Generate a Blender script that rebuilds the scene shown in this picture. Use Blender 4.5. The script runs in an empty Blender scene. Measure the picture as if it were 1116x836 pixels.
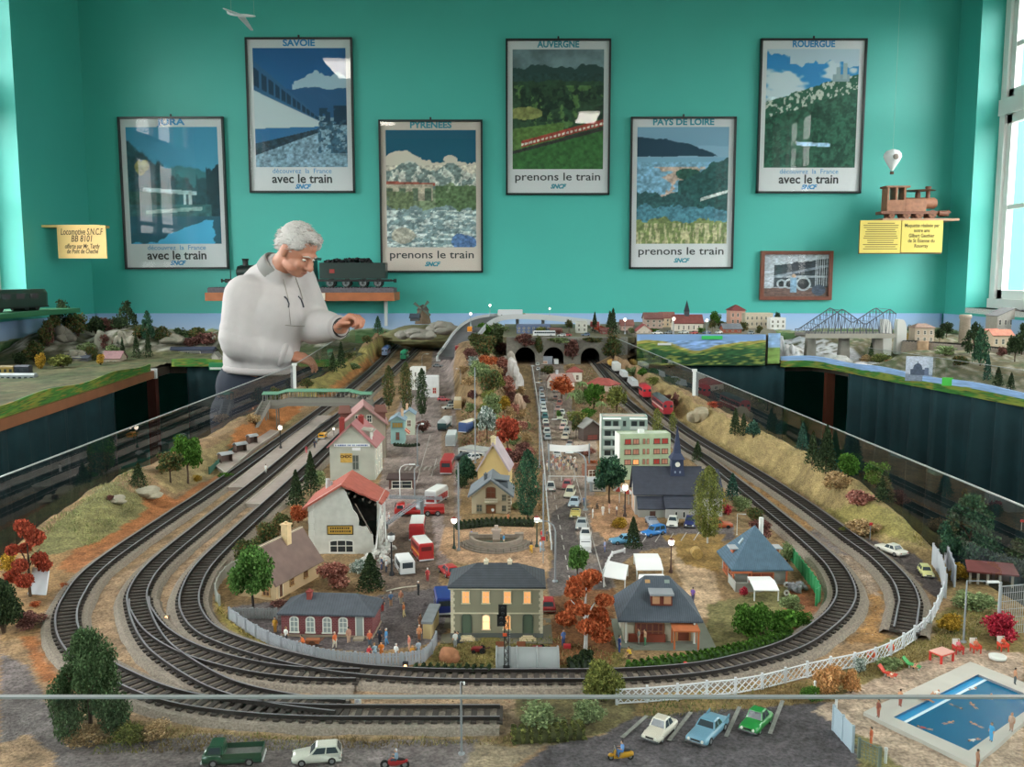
import bpy,math,random
import numpy as np
from mathutils import Vector as VV,Matrix
eN=enumerate
random.seed(7)
RNG=np.random.default_rng(7)
SC=bpy.context.scene
COL=SC.collection
PI=math.pi
#camera
CAM_Z=1.45
FPX=1000.
PITCH=math.atan2(118.,FPX)
cam_d=bpy.data.cameras.new('camera')
cam_d.sensor_width=36.
cam_d.lens=FPX/1116.*36.
cam_d.clip_start=.02
cam_d.clip_end=80
cam=bpy.data.objects.new('camera',cam_d)
COL.objects.link(cam)
cam.location=(0,0,CAM_Z)
cam.rotation_euler=(PI/2-PITCH,0,0)
SC.camera=cam
#world, exposure
SC.view_settings.view_transform='Standard'
SC.view_settings.look='None'
SC.view_settings.exposure=.64
SC.view_settings.gamma=1.
SC.view_settings.use_curve_mapping=0
w=bpy.data.worlds.new('sky')
SC.world=w
w.use_nodes=1
bg=w.node_tree.nodes['Background']
bg.inputs[0].default_value=(1.,.985,.97,1)
bg.inputs[1].default_value=11.
_t=w.node_tree;_c=_t.nodes.new('ShaderNodeTexCoord');_s=_t.nodes.new('ShaderNodeSeparateXYZ');_r=_t.nodes.new('ShaderNodeValToRGB')
_r.color_ramp.elements[0].position=.47;_r.color_ramp.elements[0].color=(.13,.12,.11,1)
_r.color_ramp.elements[1].position=.53;_r.color_ramp.elements[1].color=(1.,.985,.97,1)
_m=_t.nodes.new('ShaderNodeMapRange');_m.inputs[1].default_value=-1.
_t.links.new(_c.outputs['Generated'],_s.inputs[0]);_t.links.new(_s.outputs['Z'],_m.inputs[0]);_t.links.new(_m.outputs[0],_r.inputs[0]);_t.links.new(_r.outputs[0],bg.inputs[0])
#ceiling lamps: power, colour
LAMP_W=10.
LAMP_COL=(1.,.97,.92)
#helpers
ZB=1.02
WALL_Y=5.7
CP,SP=math.cos(PITCH),math.sin(PITCH)
def ray(px,py):
 a=(px-558.)/FPX
 b=(418.-py)/FPX
 return VV((a,CP+b*SP,-SP+b*CP))
def G(px,py,z=ZB):
 ''
 d=ray(px,py)
 t=(z-CAM_Z)/d.z
 return VV((d.x*t,d.y*t,z))
def GY(px,py,y):
 d=ray(px,py)
 t=y/d.y
 return VV((d.x*t,y,CAM_Z+d.z*t))
def proj(X,Y,Z):
 dz=Z-CAM_Z
 dep=Y*CP-dz*SP
 up=Y*SP+dz*CP
 return 558.+FPX*X/dep,418.-FPX*up/dep
def ppm(p):
 ''
 return FPX/(p[1]*CP-(p[2]-CAM_Z)*SP)
def lin(c):
 if isinstance(c,str):
  c=c.lstrip('#')
  c=tuple(int(c[i:i+2],16)/255. for i in(0,2,4))
 return tuple(x/12.92 if x<=.04045 else((x+.055)/1.055)**2.4 for x in c[:3])
def nlin(a):
 a=np.asarray(a,dtype=float)
 return np.where(a<=.04045,a/12.92,((np.maximum(a,0)+.055)/1.055)**2.4)
def hexc(h):
 h=h.lstrip('#')
 return np.array([int(h[i:i+2],16)/255. for i in(0,2,4)])
MATS={}
class NT:
 ''
 def __init__(s,name,rough=None):
  s.m=bpy.data.materials.new(name)
  s.m.use_nodes=1
  s.t=s.m.node_tree
  s.b=s.t.nodes['Principled BSDF']
  s.o=s.t.nodes['Material Output']
  if rough is not None:
   s.set(s.b,Roughness=rough)
 def set(s,n,**k):
  for q,v in k.items():
   q=q.replace('_',' ')
   n.inputs[int(q[1:])if q[0]=='i' and q[1:].isdigit()else q].default_value=(*lin(v),1)if isinstance(v,str)else v
  return n
 def n(s,kd,**k):
  return s.set(s.t.nodes.new('ShaderNode'+kd),**k)
 def j(s,*ab):
  for a,b in zip(ab[::2],ab[1::2]):
   s.t.links.new(a,b)
 def obj(s):
  return s.n('TexCoord').outputs['Object']
 def noise(s,scale,detail=5):
  n=s.n('TexNoise',Scale=scale,Detail=detail)
  s.j(s.obj(),n.inputs['Vector'])
  return n.outputs['Fac']
 def vary(s,col,var,scale):
  r=s.n('MapRange',i1=.3,i2=.7,i3=1-var,i4=1+var)
  x=s.n('VectorMath')
  x.operation='SCALE'
  s.j(s.noise(scale),r.inputs[0],r.outputs[0],x.inputs['Scale'])
  if isinstance(col,str):x.inputs[0].default_value=lin(col)
  else:s.j(col,x.inputs[0])
  return x.outputs[0]
 def bump(s,h,k,dist):
  n=s.n('Bump',Strength=k,Distance=dist)
  s.j(h,n.inputs['Height'],n.outputs[0],s.b.inputs['Normal'])
  return n
 def math(s,op,a,v):
  n=s.n('Math',i1=v)
  n.operation=op
  s.j(a,n.inputs[0])
  return n.outputs[0]
def mt(hx,rough=.6,metal=.0,var=.0,vs=40.,bump=.0,bs=200.,emit=.0,coat=.0):
 key=(hx,rough,metal,var,vs,bump,bs,emit,coat)
 if key not in MATS:
  N=NT('paint_'+hx.lstrip('#'),rough)
  N.set(N.b,Base_Color=hx,Metallic=metal,Coat_Weight=coat,Coat_Roughness=.08)
  if emit:N.set(N.b,Emission_Color=hx,Emission_Strength=emit)
  if var:N.j(N.vary(hx,var,vs),N.b.inputs['Base Color'])
  if bump:N.bump(N.noise(bs),bump,.002)
  MATS[key]=N.m
 return MATS[key]
def mat_stripes(hx,hex2,scale,axis='Z',rough=.7,width=.12):
 ''
 N=NT('striped_'+hx.lstrip('#'),rough)
 sp=N.n('SeparateXYZ')
 N.j(N.obj(),sp.inputs[0])
 lt=N.math('LESS_THAN',N.math('FRACT',N.math('MULTIPLY',sp.outputs[axis],scale),0),width)
 x=N.n('Mix');x.data_type='RGBA'
 N.set(x,i6=hx,i7=hex2)
 N.j(lt,x.inputs[0],N.vary(x.outputs[2],.15,120),N.b.inputs['Base Color'])
 N.bump(lt,.4,.001).invert=1
 return N.m
def mat_brick(hx,mortar,scale,rough=.8):
 N=NT('brick_'+hx.lstrip('#'),rough)
 sp=N.n('SeparateXYZ');cb=N.n('CombineXYZ')
 ad=N.n('Math')
 br=N.n('TexBrick',Scale=scale,Color1=hx,Mortar=mortar)
 br.inputs['Color2'].default_value=(*[x*.75 for x in lin(hx)],1)
 N.j(N.obj(),sp.inputs[0],sp.outputs['X'],ad.inputs[0],sp.outputs['Y'],ad.inputs[1],ad.outputs[0],cb.inputs[0],sp.outputs['Z'],cb.inputs[1],cb.outputs[0],br.inputs['Vector'],br.outputs['Color'],N.b.inputs['Base Color'])
 return N.m
def mat_col(rough=.85,name='painted',bump=.0,bs=300.,var=.0,vs=100.):
 ''
 key=('col',rough,name)
 if key not in MATS:
  N=NT(name,rough)
  N.b.inputs['Specular IOR Level'].default_value=.25
  a=N.n('Attribute');a.attribute_name='Col'
  out=a.outputs['Color']
  N.j(N.vary(out,var,vs)if var else out,N.b.inputs['Base Color'])
  if bump:N.bump(N.noise(bs),bump,.004)
  MATS[key]=N.m
 return MATS[key]
def mat_pane(name,tint,rough=.0,ior=1.45,base=.0):
 N=NT(name)
 N.t.nodes.remove(N.b)
 t=N.n('BsdfTransparent');t.inputs[0].default_value=(*tint,1)
 g=N.n('BsdfGlossy',Roughness=rough);x=N.n('MixShader')
 q=N.n('Math',i1=.0);q.operation='MULTIPLY'
 N.j(N.math('ADD',N.n('Fresnel',IOR=ior).outputs[0],base),q.inputs[0],N.math('SUBTRACT',N.n('NewGeometry').outputs['Backfacing'],1),q.inputs[1],N.math('ABSOLUTE',q.outputs[0],0),x.inputs[0],t.outputs[0],x.inputs[1],g.outputs[0],x.inputs[2],x.outputs[0],N.o.inputs['Surface'])
 return N.m
class MB:
 ''
 def __init__(s):
  s.v=[];s.f=[];s.m=[];s.sm=[]
 def add(s,vs,fs,m=0,sm=0):
  o=len(s.v)
  s.v.extend([tuple(v)for v in vs])
  for f in fs:
   s.f.append(tuple(i+o for i in f));s.m.append(m);s.sm.append(sm)
  return s
 def box(s,c,d,rz=.0,m=0,top=(1,1),shift=(0,0)):
  ''
  x,y,z=d[0]/2,d[1]/2,d[2]
  pts=[(-x,-y,0),(x,-y,0),(x,y,0),(-x,y,0)]
  pts+=[(px*top[0]+shift[0],py*top[1]+shift[1],z)for px,py,_ in pts[:4]]
  cs,sn=math.cos(rz),math.sin(rz)
  vs=[(c[0]+a*cs-b*sn,c[1]+a*sn+b*cs,c[2]+h)for a,b,h in pts]
  return s.add(vs,[(3,2,1,0),(4,5,6,7),(0,1,5,4),(1,2,6,5),(2,3,7,6),(3,0,4,7)],m)
 def bb(s,x0,y0,z0,x1,y1,z1,m=0):
  return s.box(((x0+x1)/2,(y0+y1)/2,z0),(abs(x1-x0),abs(y1-y0),z1-z0),0,m)
 def cyl(s,p0,p1,r0,r1=None,n=12,m=0,sm=1,caps=1):
  r1=r0 if r1 is None else r1
  p0=VV(p0);p1=VV(p1)
  d=(p1-p0)
  if d.length<1e-9:
   return s
  d.normalize()
  u=d.orthogonal().normalized();v=d.cross(u)
  vs=[]
  for p,r in((p0,r0),(p1,r1)):
   for k in range(n):
    a=2*PI*k/n
    vs.append(p+u*math.cos(a)*r+v*math.sin(a)*r)
  s.add(vs,[(k,(k+1)%n,n+(k+1)%n,n+k)for k in range(n)],m,sm)
  if caps:
   s.add(vs[:n],[tuple(reversed(range(n)))],m);s.add(vs[n:],[tuple(range(n))],m)
  return s
 def tube(s,path,r,n=8,m=0,closed=0,sm=1,caps=1):
  P=[VV(p)for p in path]
  N=len(P)
  vs=[]
  up=None
  for i,p in eN(P):
   a=P[(i-1)%N]if(closed or i>0)else P[i]
   b=P[(i+1)%N]if(closed or i<N-1)else P[i]
   t=(b-a).normalized()
   if up is None:
    up=t.orthogonal().normalized()
   u=(up-t*up.dot(t))
   u=u.normalized()if u.length>1e-6 else t.orthogonal().normalized()
   up=u
   v=t.cross(u)
   rr=r[i]if isinstance(r,(list,tuple))else r
   for k in range(n):
    an=2*PI*k/n
    vs.append(p+u*math.cos(an)*rr+v*math.sin(an)*rr)
  fs=[]
  for i in range(N if closed else N-1):
   j=(i+1)%N
   for k in range(n):
    fs.append((i*n+k,i*n+(k+1)%n,j*n+(k+1)%n,j*n+k))
  s.add(vs,fs,m,sm)
  if caps and not closed:
   s.add(vs[:n],[tuple(reversed(range(n)))],m);s.add(vs[-n:],[tuple(range(n))],m)
  return s
 def lathe(s,prof,c=(0,0,0),n=16,m=0,sm=1,sx=1,sy=1):
  vs=[]
  for r,z in prof:
   for k in range(n):
    a=2*PI*k/n
    vs.append((c[0]+r*math.cos(a)*sx,c[1]+r*math.sin(a)*sy,c[2]+z))
  fs=[]
  for i in range(len(prof)-1):
   for k in range(n):
    fs.append((i*n+k,i*n+(k+1)%n,(i+1)*n+(k+1)%n,(i+1)*n+k))
  s.add(vs,fs,m,sm)
  s.add(vs[:n],[tuple(reversed(range(n)))],m);s.add(vs[-n:],[tuple(range(n))],m)
  return s
 def ball(s,c,r,n=12,m=0,noise=.0,sd=0):
  rr=r if isinstance(r,(tuple,list))else(r,r,r)
  rnd=random.Random(sd)
  h=n//2
  vs=[(c[0],c[1],c[2]-rr[2])]
  for i in range(1,h):
   t=PI*i/h
   for k in range(n):
    a=2*PI*k/n
    q=1+(rnd.random()-.5)*noise
    vs.append((c[0]+rr[0]*math.sin(t)*math.cos(a)*q,c[1]+rr[1]*math.sin(t)*math.sin(a)*q,c[2]-rr[2]*math.cos(t)*q))
  vs.append((c[0],c[1],c[2]+rr[2]))
  fs=[(0,1+(k+1)%n,1+k)for k in range(n)]
  for i in range(h-2):
   for k in range(n):
    a=1+i*n
    fs.append((a+k,a+(k+1)%n,a+n+(k+1)%n,a+n+k))
  L=len(vs)-1
  a=1+(h-2)*n
  fs+=[(a+k,a+(k+1)%n,L)for k in range(n)]
  return s.add(vs,fs,m,1)
 def rock(s,c,r,sd=0,n=18,m=0):
  ''
  rnd=np.random.default_rng(sd);N=rnd.normal(size=(22,3));N/=np.linalg.norm(N,axis=1)[:,None];h=rnd.uniform(.62,.95,22)
  o=len(s.v);s.ball((0,0,0),1,n,m)
  for i in range(o,len(s.v)):
   d=np.array(s.v[i]);q=N@d;k=np.min(np.where(q>.05,h/np.maximum(q,.05),1.1))
   s.v[i]=tuple(c[j]+d[j]*min(k,1.1)*r[j]for j in range(3))
  for i in range(len(s.sm)):s.sm[i]=0
  return s
 def prism(s,poly,z0,z1,m=0):
  ''
  n=len(poly)
  vs=[(p[0],p[1],z0)for p in poly]+[(p[0],p[1],z1)for p in poly]
  return s.add(vs,[tuple(reversed(range(n))),tuple(range(n,2*n))]+[(k,(k+1)%n,n+(k+1)%n,n+k)for k in range(n)],m)
 def side(s,poly,y0,y1,m=0):
  ''
  n=len(poly)
  vs=[(p[0],y0,p[1])for p in poly]+[(p[0],y1,p[1])for p in poly]
  return s.add(vs,[tuple(range(n)),tuple(reversed(range(n,2*n)))]+[(k,n+k,n+(k+1)%n,(k+1)%n)for k in range(n)],m)
 def face(s,pts,m=0):
  return s.add(pts,[tuple(range(len(pts)))],m)
 def slab(s,pts,th,m=0):
  ''
  P=[VV(p)for p in pts]
  nrm=(P[1]-P[0]).cross(P[2]-P[0]).normalized()*th
  n=len(P)
  vs=P+[p-nrm for p in P]
  return s.add(vs,[tuple(range(n)),tuple(reversed(range(n,2*n)))]+[(k,n+k,n+(k+1)%n,(k+1)%n)for k in range(n)],m)
 def loft(s,rings,m=0,sm=1,caps=1):
  n=len(rings[0])
  vs=[p for r in rings for p in r]
  fs=[]
  for i in range(len(rings)-1):
   for k in range(n):
    fs.append((i*n+k,i*n+(k+1)%n,(i+1)*n+(k+1)%n,(i+1)*n+k))
  s.add(vs,fs,m,sm)
  if caps:
   s.add(vs[:n],[tuple(reversed(range(n)))],m);s.add(vs[-n:],[tuple(range(n))],m)
  return s
 def xf(s,M,start=0):
  s.v[start:]=[tuple(M@VV(v))for v in s.v[start:]]
  return s
 def mesh(s,name,mats,weld=0):
  me=bpy.data.meshes.new(name)
  me.from_pydata(s.v,[],s.f)
  mats=mats if isinstance(mats,(list,tuple))else[mats]
  for q in mats:
   me.materials.append(q)
  me.polygons.foreach_set('material_index',s.m)
  me.polygons.foreach_set('use_smooth',s.sm)
  me.update()
  return me
 def bd(s,name,mats,pr_=None,loc=None,rz=None,l_=None):
  return link(name,s.mesh(name,mats),pr_,loc,rz,l_)
def link(name,me,pr_=None,loc=None,rz=None,l_=None):
 o=bpy.data.objects.new(name,me)
 COL.objects.link(o)
 if pr_ is not None:
  o.parent=pr_
 if loc is not None:
  o.location=loc
 if rz is not None:
  o.rotation_euler=(0,0,rz)
 if l_:
  o['label']=l_
 return o
def tg(o,l_,cat,gp=None,kd=None):
 o['label']=l_;o['category']=cat
 if gp:o['group']=gp
 if kd:o['kind']=kd
 return o
def sT(o,l_=None,cat=None):
 o['kind']='structure'
 if l_:o['label']=l_
 if cat:o['category']=cat
 return o
def tI(name,l_,cat,loc=(0,0,0),rz=.0,gp=None):
 o=bpy.data.objects.new(name,None)
 COL.objects.link(o)
 o.empty_display_size=.02
 o.location=loc
 o.rotation_euler=(0,0,rz)
 return tg(o,l_,cat,gp)
def np_mesh(name,V,F,col=None,mats=None,sm=0):
 ''
 me=bpy.data.meshes.new(name)
 nv,nf,k=len(V),len(F),F.shape[1]
 me.vertices.add(nv)
 me.vertices.foreach_set('co',np.asarray(V,dtype=np.float32).ravel())
 me.loops.add(nf*k)
 me.loops.foreach_set('vertex_index',np.asarray(F,dtype=np.int32).ravel())
 me.polygons.add(nf)
 me.polygons.foreach_set('loop_start',np.arange(0,nf*k,k,dtype=np.int32))
 me.polygons.foreach_set('loop_total',np.full(nf,k,dtype=np.int32))
 if sm:
  me.polygons.foreach_set('use_smooth',np.ones(nf,dtype=bool))
 if col is not None:
  at=me.color_attributes.new('Col','FLOAT_COLOR','POINT')
  c=np.ones((nv,4),dtype=np.float32)
  c[:,:3]=nlin(np.clip(col,0,1))
  at.data.foreach_set('color',c.ravel())
 if mats is not None:
  for q in(mats if isinstance(mats,(list,tuple))else[mats]):
   me.materials.append(q)
 me.update(calc_edges=1)
 me.validate()
 return me
def grid_faces(nu,nv):
 i=np.arange(nu*nv).reshape(nv,nu)
 return np.stack([i[:-1,:-1],i[:-1,1:],i[1:,1:],i[1:,:-1]],-1).reshape(-1,4)
def vN(x,y,scale,sd=0,octaves=3):
 ''
 out=np.zeros_like(np.asarray(x,dtype=float));amp=1.;tot=.0
 for o in range(octaves):
  r=np.random.default_rng(sd+o*17)
  T=r.random((64,64))
  u=np.asarray(x)*scale;v=np.asarray(y)*scale
  iu=np.floor(u).astype(int);iv=np.floor(v).astype(int)
  fu=u-iu;fv=v-iv
  fu=fu*fu*(3-2*fu);fv=fv*fv*(3-2*fv)
  a=T[iv%64,iu%64];b=T[iv%64,(iu+1)%64];c=T[(iv+1)%64,iu%64];d=T[(iv+1)%64,(iu+1)%64]
  out+=amp*((a*(1-fu)+b*fu)*(1-fv)+(c*(1-fu)+d*fu)*fv)
  tot+=amp;amp*=.55;scale*=2.1
 return out/tot
def inpoly(x,y,poly):
 r=np.zeros(x.shape,dtype=bool)
 n=len(poly);j=n-1
 for i in range(n):
  xi,yi=poly[i];xj,yj=poly[j]
  if yi!=yj:
   c=((yi>y)!=(yj>y))&(x<(xj-xi)*(y-yi)/(yj-yi)+xi)
   r^=c
  j=i
 return r
def sstep(a,b,x):
 t=np.clip((np.asarray(x,dtype=float)-a)/(b-a),0,1)
 return t*t*(3-2*t)
def sp_(pts,step=.012):
 ''
 P=[VV(p)for p in pts]
 P=[P[0]*2-P[1]]+P+[P[-1]*2-P[-2]]
 out=[]
 for i in range(1,len(P)-2):
  p0,p1,p2,p3=P[i-1:i+3]
  for k in range(24):
   t=k/24
   out.append(.5*((2*p1)+(-p0+p2)*t+(2*p0-5*p1+4*p2-p3)*t*t+(-p0+3*p1-3*p2+p3)*t**3))
 out.append(P[-2])
 res=[out[0]];acc=.0
 for a,b in zip(out,out[1:]):
  L=(b-a).length
  while acc+L>=step:
   q=(step-acc)/L
   a=a+(b-a)*q
   res.append(a.copy());L=(b-a).length;acc=.0
  acc+=L
 return res
TEXTS={}
def text_mesh(s,size,bold=.0,shear=.0,depth=.0,spacing=1.):
 key=(s,size,bold,shear,depth,spacing)
 if key in TEXTS:
  return TEXTS[key]
 cu=bpy.data.curves.new('lettering','FONT')
 cu.body=s;cu.size=size;cu.align_x='CENTER';cu.align_y='CENTER'
 cu.offset=bold;cu.shear=shear;cu.extrude=depth;cu.space_character=spacing;cu.resolution_u=3
 ob=bpy.data.objects.new('lettering',cu)
 COL.objects.link(ob)
 bpy.context.view_layer.update()
 dg=bpy.context.evaluated_depsgraph_get()
 me=bpy.data.meshes.new_from_object(ob.evaluated_get(dg))
 bpy.data.objects.remove(ob)
 TEXTS[key]=me
 return me
def lT(name,s,size,m,pr_,loc,rot=(PI/2,0,0),bold=.0,shear=.0,depth=.0004,width=None,spacing=1.):
 me=text_mesh(s,size,bold,shear,depth,spacing).copy()
 me.materials.clear();me.materials.append(m)
 o=link(name,me,pr_)
 o.location=loc;o.rotation_euler=rot
 if width:
  xs=[v.co.x for v in me.vertices]
  o.scale=(width/(max(xs)-min(xs)),1,1)
 return o
def remesh(mb,voxel,sm=4,factor=.5):
 ''
 me=bpy.data.meshes.new('body')
 me.from_pydata(mb.v,[],mb.f)
 ob=bpy.data.objects.new('body',me)
 COL.objects.link(ob)
 md=ob.modifiers.new('r','REMESH');md.mode='VOXEL';md.voxel_size=voxel;md.use_smooth_shade=1
 if sm:
  s=ob.modifiers.new('s','SMOOTH');s.factor=factor;s.iterations=sm
 bpy.context.view_layer.update()
 dg=bpy.context.evaluated_depsgraph_get()
 out=bpy.data.meshes.new_from_object(ob.evaluated_get(dg))
 bpy.data.objects.remove(ob)
 bpy.data.meshes.remove(me)
 out.materials.clear()
 return out
ORD=['first','second','third','fourth','fifth','sixth','seventh','eighth','ninth','tenth','eleventh','twelfth','thirteenth','fourteenth','fifteenth','sixteenth','seventeenth','eighteenth','nineteenth','twentieth','twenty-first','twenty-second','twenty-third','twenty-fourth','twenty-fifth','twenty-sixth','twenty-seventh','twenty-eighth','twenty-ninth','thirtieth']+['%d-th'%k for k in range(31,200)]
#THE ROOM
XL,XR,YB,YF,ZC=-2.59,2.68,WALL_Y,-4.6,3.75
WALL=mt('#40aba0',.5,var=.03,vs=3.,bump=.12,bs=90)
WHITE=mt('#e4e6e4',.5)
SILL_Z,HEAD_Z=1.26,3.08
m=MB();m.bb(XL-.4,YF-.2,-.1,XR+.4,YB+.3,0)
sT(m.bd('floor',mt('#4a443e',.6,var=.2,vs=6)),'dark floor in the aisles around the layout','floor')
m=MB();m.bb(XL-.4,YF-.2,ZC,XR+.4,YB+.3,ZC+.1)
sT(m.bd('ceiling',mt('#a6a69e',.8)),'pale ceiling of the room','ceiling')
m=MB();m.bb(XL-.4,YB,0,XR+.4,YB+.2,ZC)
sT(m.bd('wall_back',WALL),'turquoise green wall behind the layout hung with posters','wall')
m=MB();m.bb(XL-.4,YF-.2,0,XR+.4,YF,ZC)
sT(m.bd('wall_front',WALL),'turquoise green wall','wall')
def side_wall(name,x,out,openings):
 m=MB()
 x1=x+out*.34
 edges=sorted(openings)
 y=YF
 for a,b in edges:
  m.bb(x,y,0,x1,a,ZC)
  m.bb(x,a,0,x1,b,SILL_Z);m.bb(x,a,HEAD_Z,x1,b,ZC)
  y=b
 m.bb(x,y,0,x1,YB,ZC)
 sT(m.bd(name,WALL),'turquoise green side wall with tall windows','wall')
OPEN_L=[(3.3,4.92),(.8,2.4),(-2.,-.4)]
OPEN_R=[(3.75,5.44),(1.2,2.9),(-1.6,.1)]
side_wall('wall_left',XL,-1,OPEN_L)
side_wall('wall_right',XR,1,OPEN_R)
GLASSW=mat_pane('window_glass',(.97,.98,.98))
wn=0
def window(x,out,a,b,l_):
 ''
 global wn
 wn+=1
 xc=x+out*.17
 t=tI('window_%d'%wn,l_,'window',(xc,(a+b)/2,SILL_Z))
 t['kind']='structure'
 L=b-a;H=HEAD_Z-SILL_Z;trz=1.10
 f=MB()
 def bar(y0,z0,y1,z1,d=.05):
  f.bb(-d/2,y0,z0,d/2,y1,z1)
 bar(-L/2,0,-L/2+.055,H,.07);bar(L/2-.055,0,L/2,H,.07)
 bar(-L/2,0,L/2,.055,.09);bar(-L/2,H-.05,L/2,H,.07)
 bar(-L/2,trz,L/2,trz+.09,.09)
 f.bd('frame',WHITE,t)
 for s in(-1,1):
  g=MB()
  y0,y1=(.002,L/2-.055)if s>0 else(-L/2+.055,-.002)
  def br(ya,za,yb,zb,d=.036):
   g.bb(-d/2,ya,za,d/2,yb,zb)
  for z0,z1,rows in((.055,trz,2),(trz+.09,H-.05,2)):
   br(y0,z0,y0+.05,z1);br(y1-.05,z0,y1,z1)
   br(y0,z0,y1,z0+.05);br(y0,z1-.05,y1,z1)
   for k in range(1,rows):
    zz=z0+(z1-z0)*k/rows
    br(y0,zz-.013,y1,zz+.013,.028)
   ym=(y0+y1)/2
   br(ym-.013,z0,ym+.013,z1,.028)
  lf=g.bd('sash',WHITE,t)
  p=MB();p.bb(-.003,y0+.04,.09,.003,y1-.04,H-.08)
  p.bd('glass',GLASSW,lf)
 s_=MB();s_.bb(-out*.17,-L/2,-.03,out*.03,L/2,0)
 s_.bd('sill',WHITE,t)
for a,b in OPEN_L:
 window(XL,-1,a,b,'tall white window in the left wall')
for a,b in OPEN_R:
 window(XR,1,a,b,'tall white casement window in the right wall')
m=MB();m.bb(9.,2.,-1,9.4,26,6)
sT(m.bd('exterior_wall',mat_brick('#c8bcae','#f0ece4',3.2)),'pale brick house across the yard','building')
for x,out,ops in((XL,-1,OPEN_L),(XR,1,OPEN_R)):
 for a,b in ops:
  l=bpy.data.lights.new('daylight','AREA')
  l.shape='RECTANGLE';l.size=b-a;l.size_y=HEAD_Z-SILL_Z
  l.cycles.is_portal=1
  o=bpy.data.objects.new('daylight',l);COL.objects.link(o)
  o.location=(x+out*.30,(a+b)/2,(SILL_Z+HEAD_Z)/2)
  o.rotation_euler=VV((-out,0,0)).to_track_quat('-Z','Y').to_euler()
EM=mt('#fff6e6',.5,emit=13.)
for i,(x,y)in eN([(-1.80,1.15),(1.95,1.15),(-1.86,-2.1),(1.06,-1.9)]):
 t=tI('ceiling_light','fluorescent ceiling lamp box','lamp',(x,y,ZC-.10),0,'ceiling lamps')
 m=MB();m.bb(-.16,-.45,.02,.16,.45,.10);m.bd('housing',WHITE,t)
 m=MB();m.bb(-.14,-.43,0,.14,.43,.02);m.bd('diffuser',EM,t)
 l=bpy.data.lights.new('lamp_light','AREA');l.shape='RECTANGLE';l.size=.28;l.size_y=.85
 l.energy=LAMP_W;l.color=LAMP_COL
 o=bpy.data.objects.new('lamp_light',l);COL.objects.link(o);o.location=(x,y,ZC-.11)
 #PICTURES ON THE WALL
def paint_plane(name,w_,h_,nu,nv,fn,pr_,rough=.5,y=.0):
 ''
 u,v=np.meshgrid(np.linspace(0,1,nu),np.linspace(0,1,nv))
 col=fn(u.ravel(),v.ravel())
 V=np.stack([(u.ravel()-.5)*w_,np.full(u.size,y),(1-v.ravel())*h_],-1)
 F=grid_faces(nu,nv)[:,::-1]
 me=np_mesh(name,V,F,col,mat_col(rough,'print_%.1f'%rough))
 return link(name,me,pr_)
def bL(c,mask,h):
 k=np.clip(np.asarray(mask,dtype=float),0,1)[:,None]
 return c*(1-k)+(hexc(h)if isinstance(h,str)else h)*k
def speck(c,u,v,mask,amt,sc,sd):
 n=vN(u,v*1.45,sc,sd,4)-.5
 return np.clip(c*(1+(n*amt*1.3*np.asarray(mask,dtype=float))[:,None]),0,1)
def pic_jura(u,v):
 n=vN(u,v,14,3)-.5
 c=np.outer(1-v,hexc('#3d8fb4'))+np.outer(v,hexc('#63b4d0'))
 hill=.10+.62*u-.12*u*u+n*.10
 c=bL(c,sstep(0,.02,v-(.36+.04*np.sin(u*8)+n*.05)),'#3d7c86')
 c=bL(c,sstep(0,.03,v-np.where(u<.75,hill,.42+n*.1)),'#24505a')
 c=bL(c,(u>.86)*sstep(0,.03,v-(.30+.4*(1-u)+n*.2)),'#1c3d49')
 c=bL(c,((u-.15)**2/.006+(v-.33)**2/.004<1+n*2),'#8a8a4e')
 c=bL(c,(v>.55)&(u<.5),'#2f5c58')
 c=bL(c,(np.abs(v-.52-.06*u)<.018)&(u>.16)&(u<.75),'#a9c3c9')
 c=bL(c,(u>.60)&(u<.69)&(v>.56)&(v<.66)&(np.abs(u-.645)>.015),'#b6ccd0')
 c=bL(c,(v>.66)&(u<.9),'#3a6a70')
 c=bL(c,(np.abs(v-.735+.05*u)<.016)&(u>.18)&(u<.8),'#8fb0b0')
 water=v>.76
 c=bL(c,water,'#2c5f72')
 c=bL(c,water&(v>.99-.19*np.clip((u-.22)/.6,0,1)+n*.05)&(u<.93+n*.1),'#4fb0dc')
 return speck(c,u,v,(v>hill)&~water,.45,22,5)
def pic_savoie(u,v):
 n=vN(u,v,12,8)-.5
 c=np.outer(1-v,hexc('#235f96'))+np.outer(v,hexc('#2f6ea4'))
 mtop=.30-.10*np.exp(-((u-.68)/.14)**2)-.09*np.exp(-((u-.92)/.08)**2)+n*.06
 c=bL(c,(v>mtop)&(v<.335+n*.05)&(u>.42),'#a8c4d6')
 c=bL(c,(v>.335+n*.04)&(u>.3),'#2b5c88')
 c=bL(c,(v>.57+n*.03),'#7f9cb0')
 tt=.10+.68*u;tb=.80-.18*u
 body=(v>tt)&(v<tb)&(u<.70)
 c=bL(c,body,'#c3d0d6')
 k=np.clip((v-tt)/np.maximum(tb-tt,.01),0,1)
 c=bL(c,body&(k<.36),'#31628c')
 c=bL(c,body&(k>.08)&(k<.30)&(np.mod(u*(1.2+u)*9,1)<.72),'#1d3c58')
 c=bL(c,body&(k>.82),'#2f6ea0')
 c=bL(c,(v>tb)&(v<tb+.10-.1*u)&(u<.7),'#22384a')
 c=bL(c,(u>.70)&(v>.50)&(v<.62)&(n>-.12)&(u<.82),'#22415a')
 c=bL(c,(u>.86)&(v>.48)&(v<.64)&(n>-.15),'#1e3b54')
 c=bL(c,(u>.68)&(v>.60)&(v<.88)&(vN(u,v,30,2)>.45),'#3b5a70')
 return speck(c,u,v,(v>.60+n*.1)&~body,.8,40,9)
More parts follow.
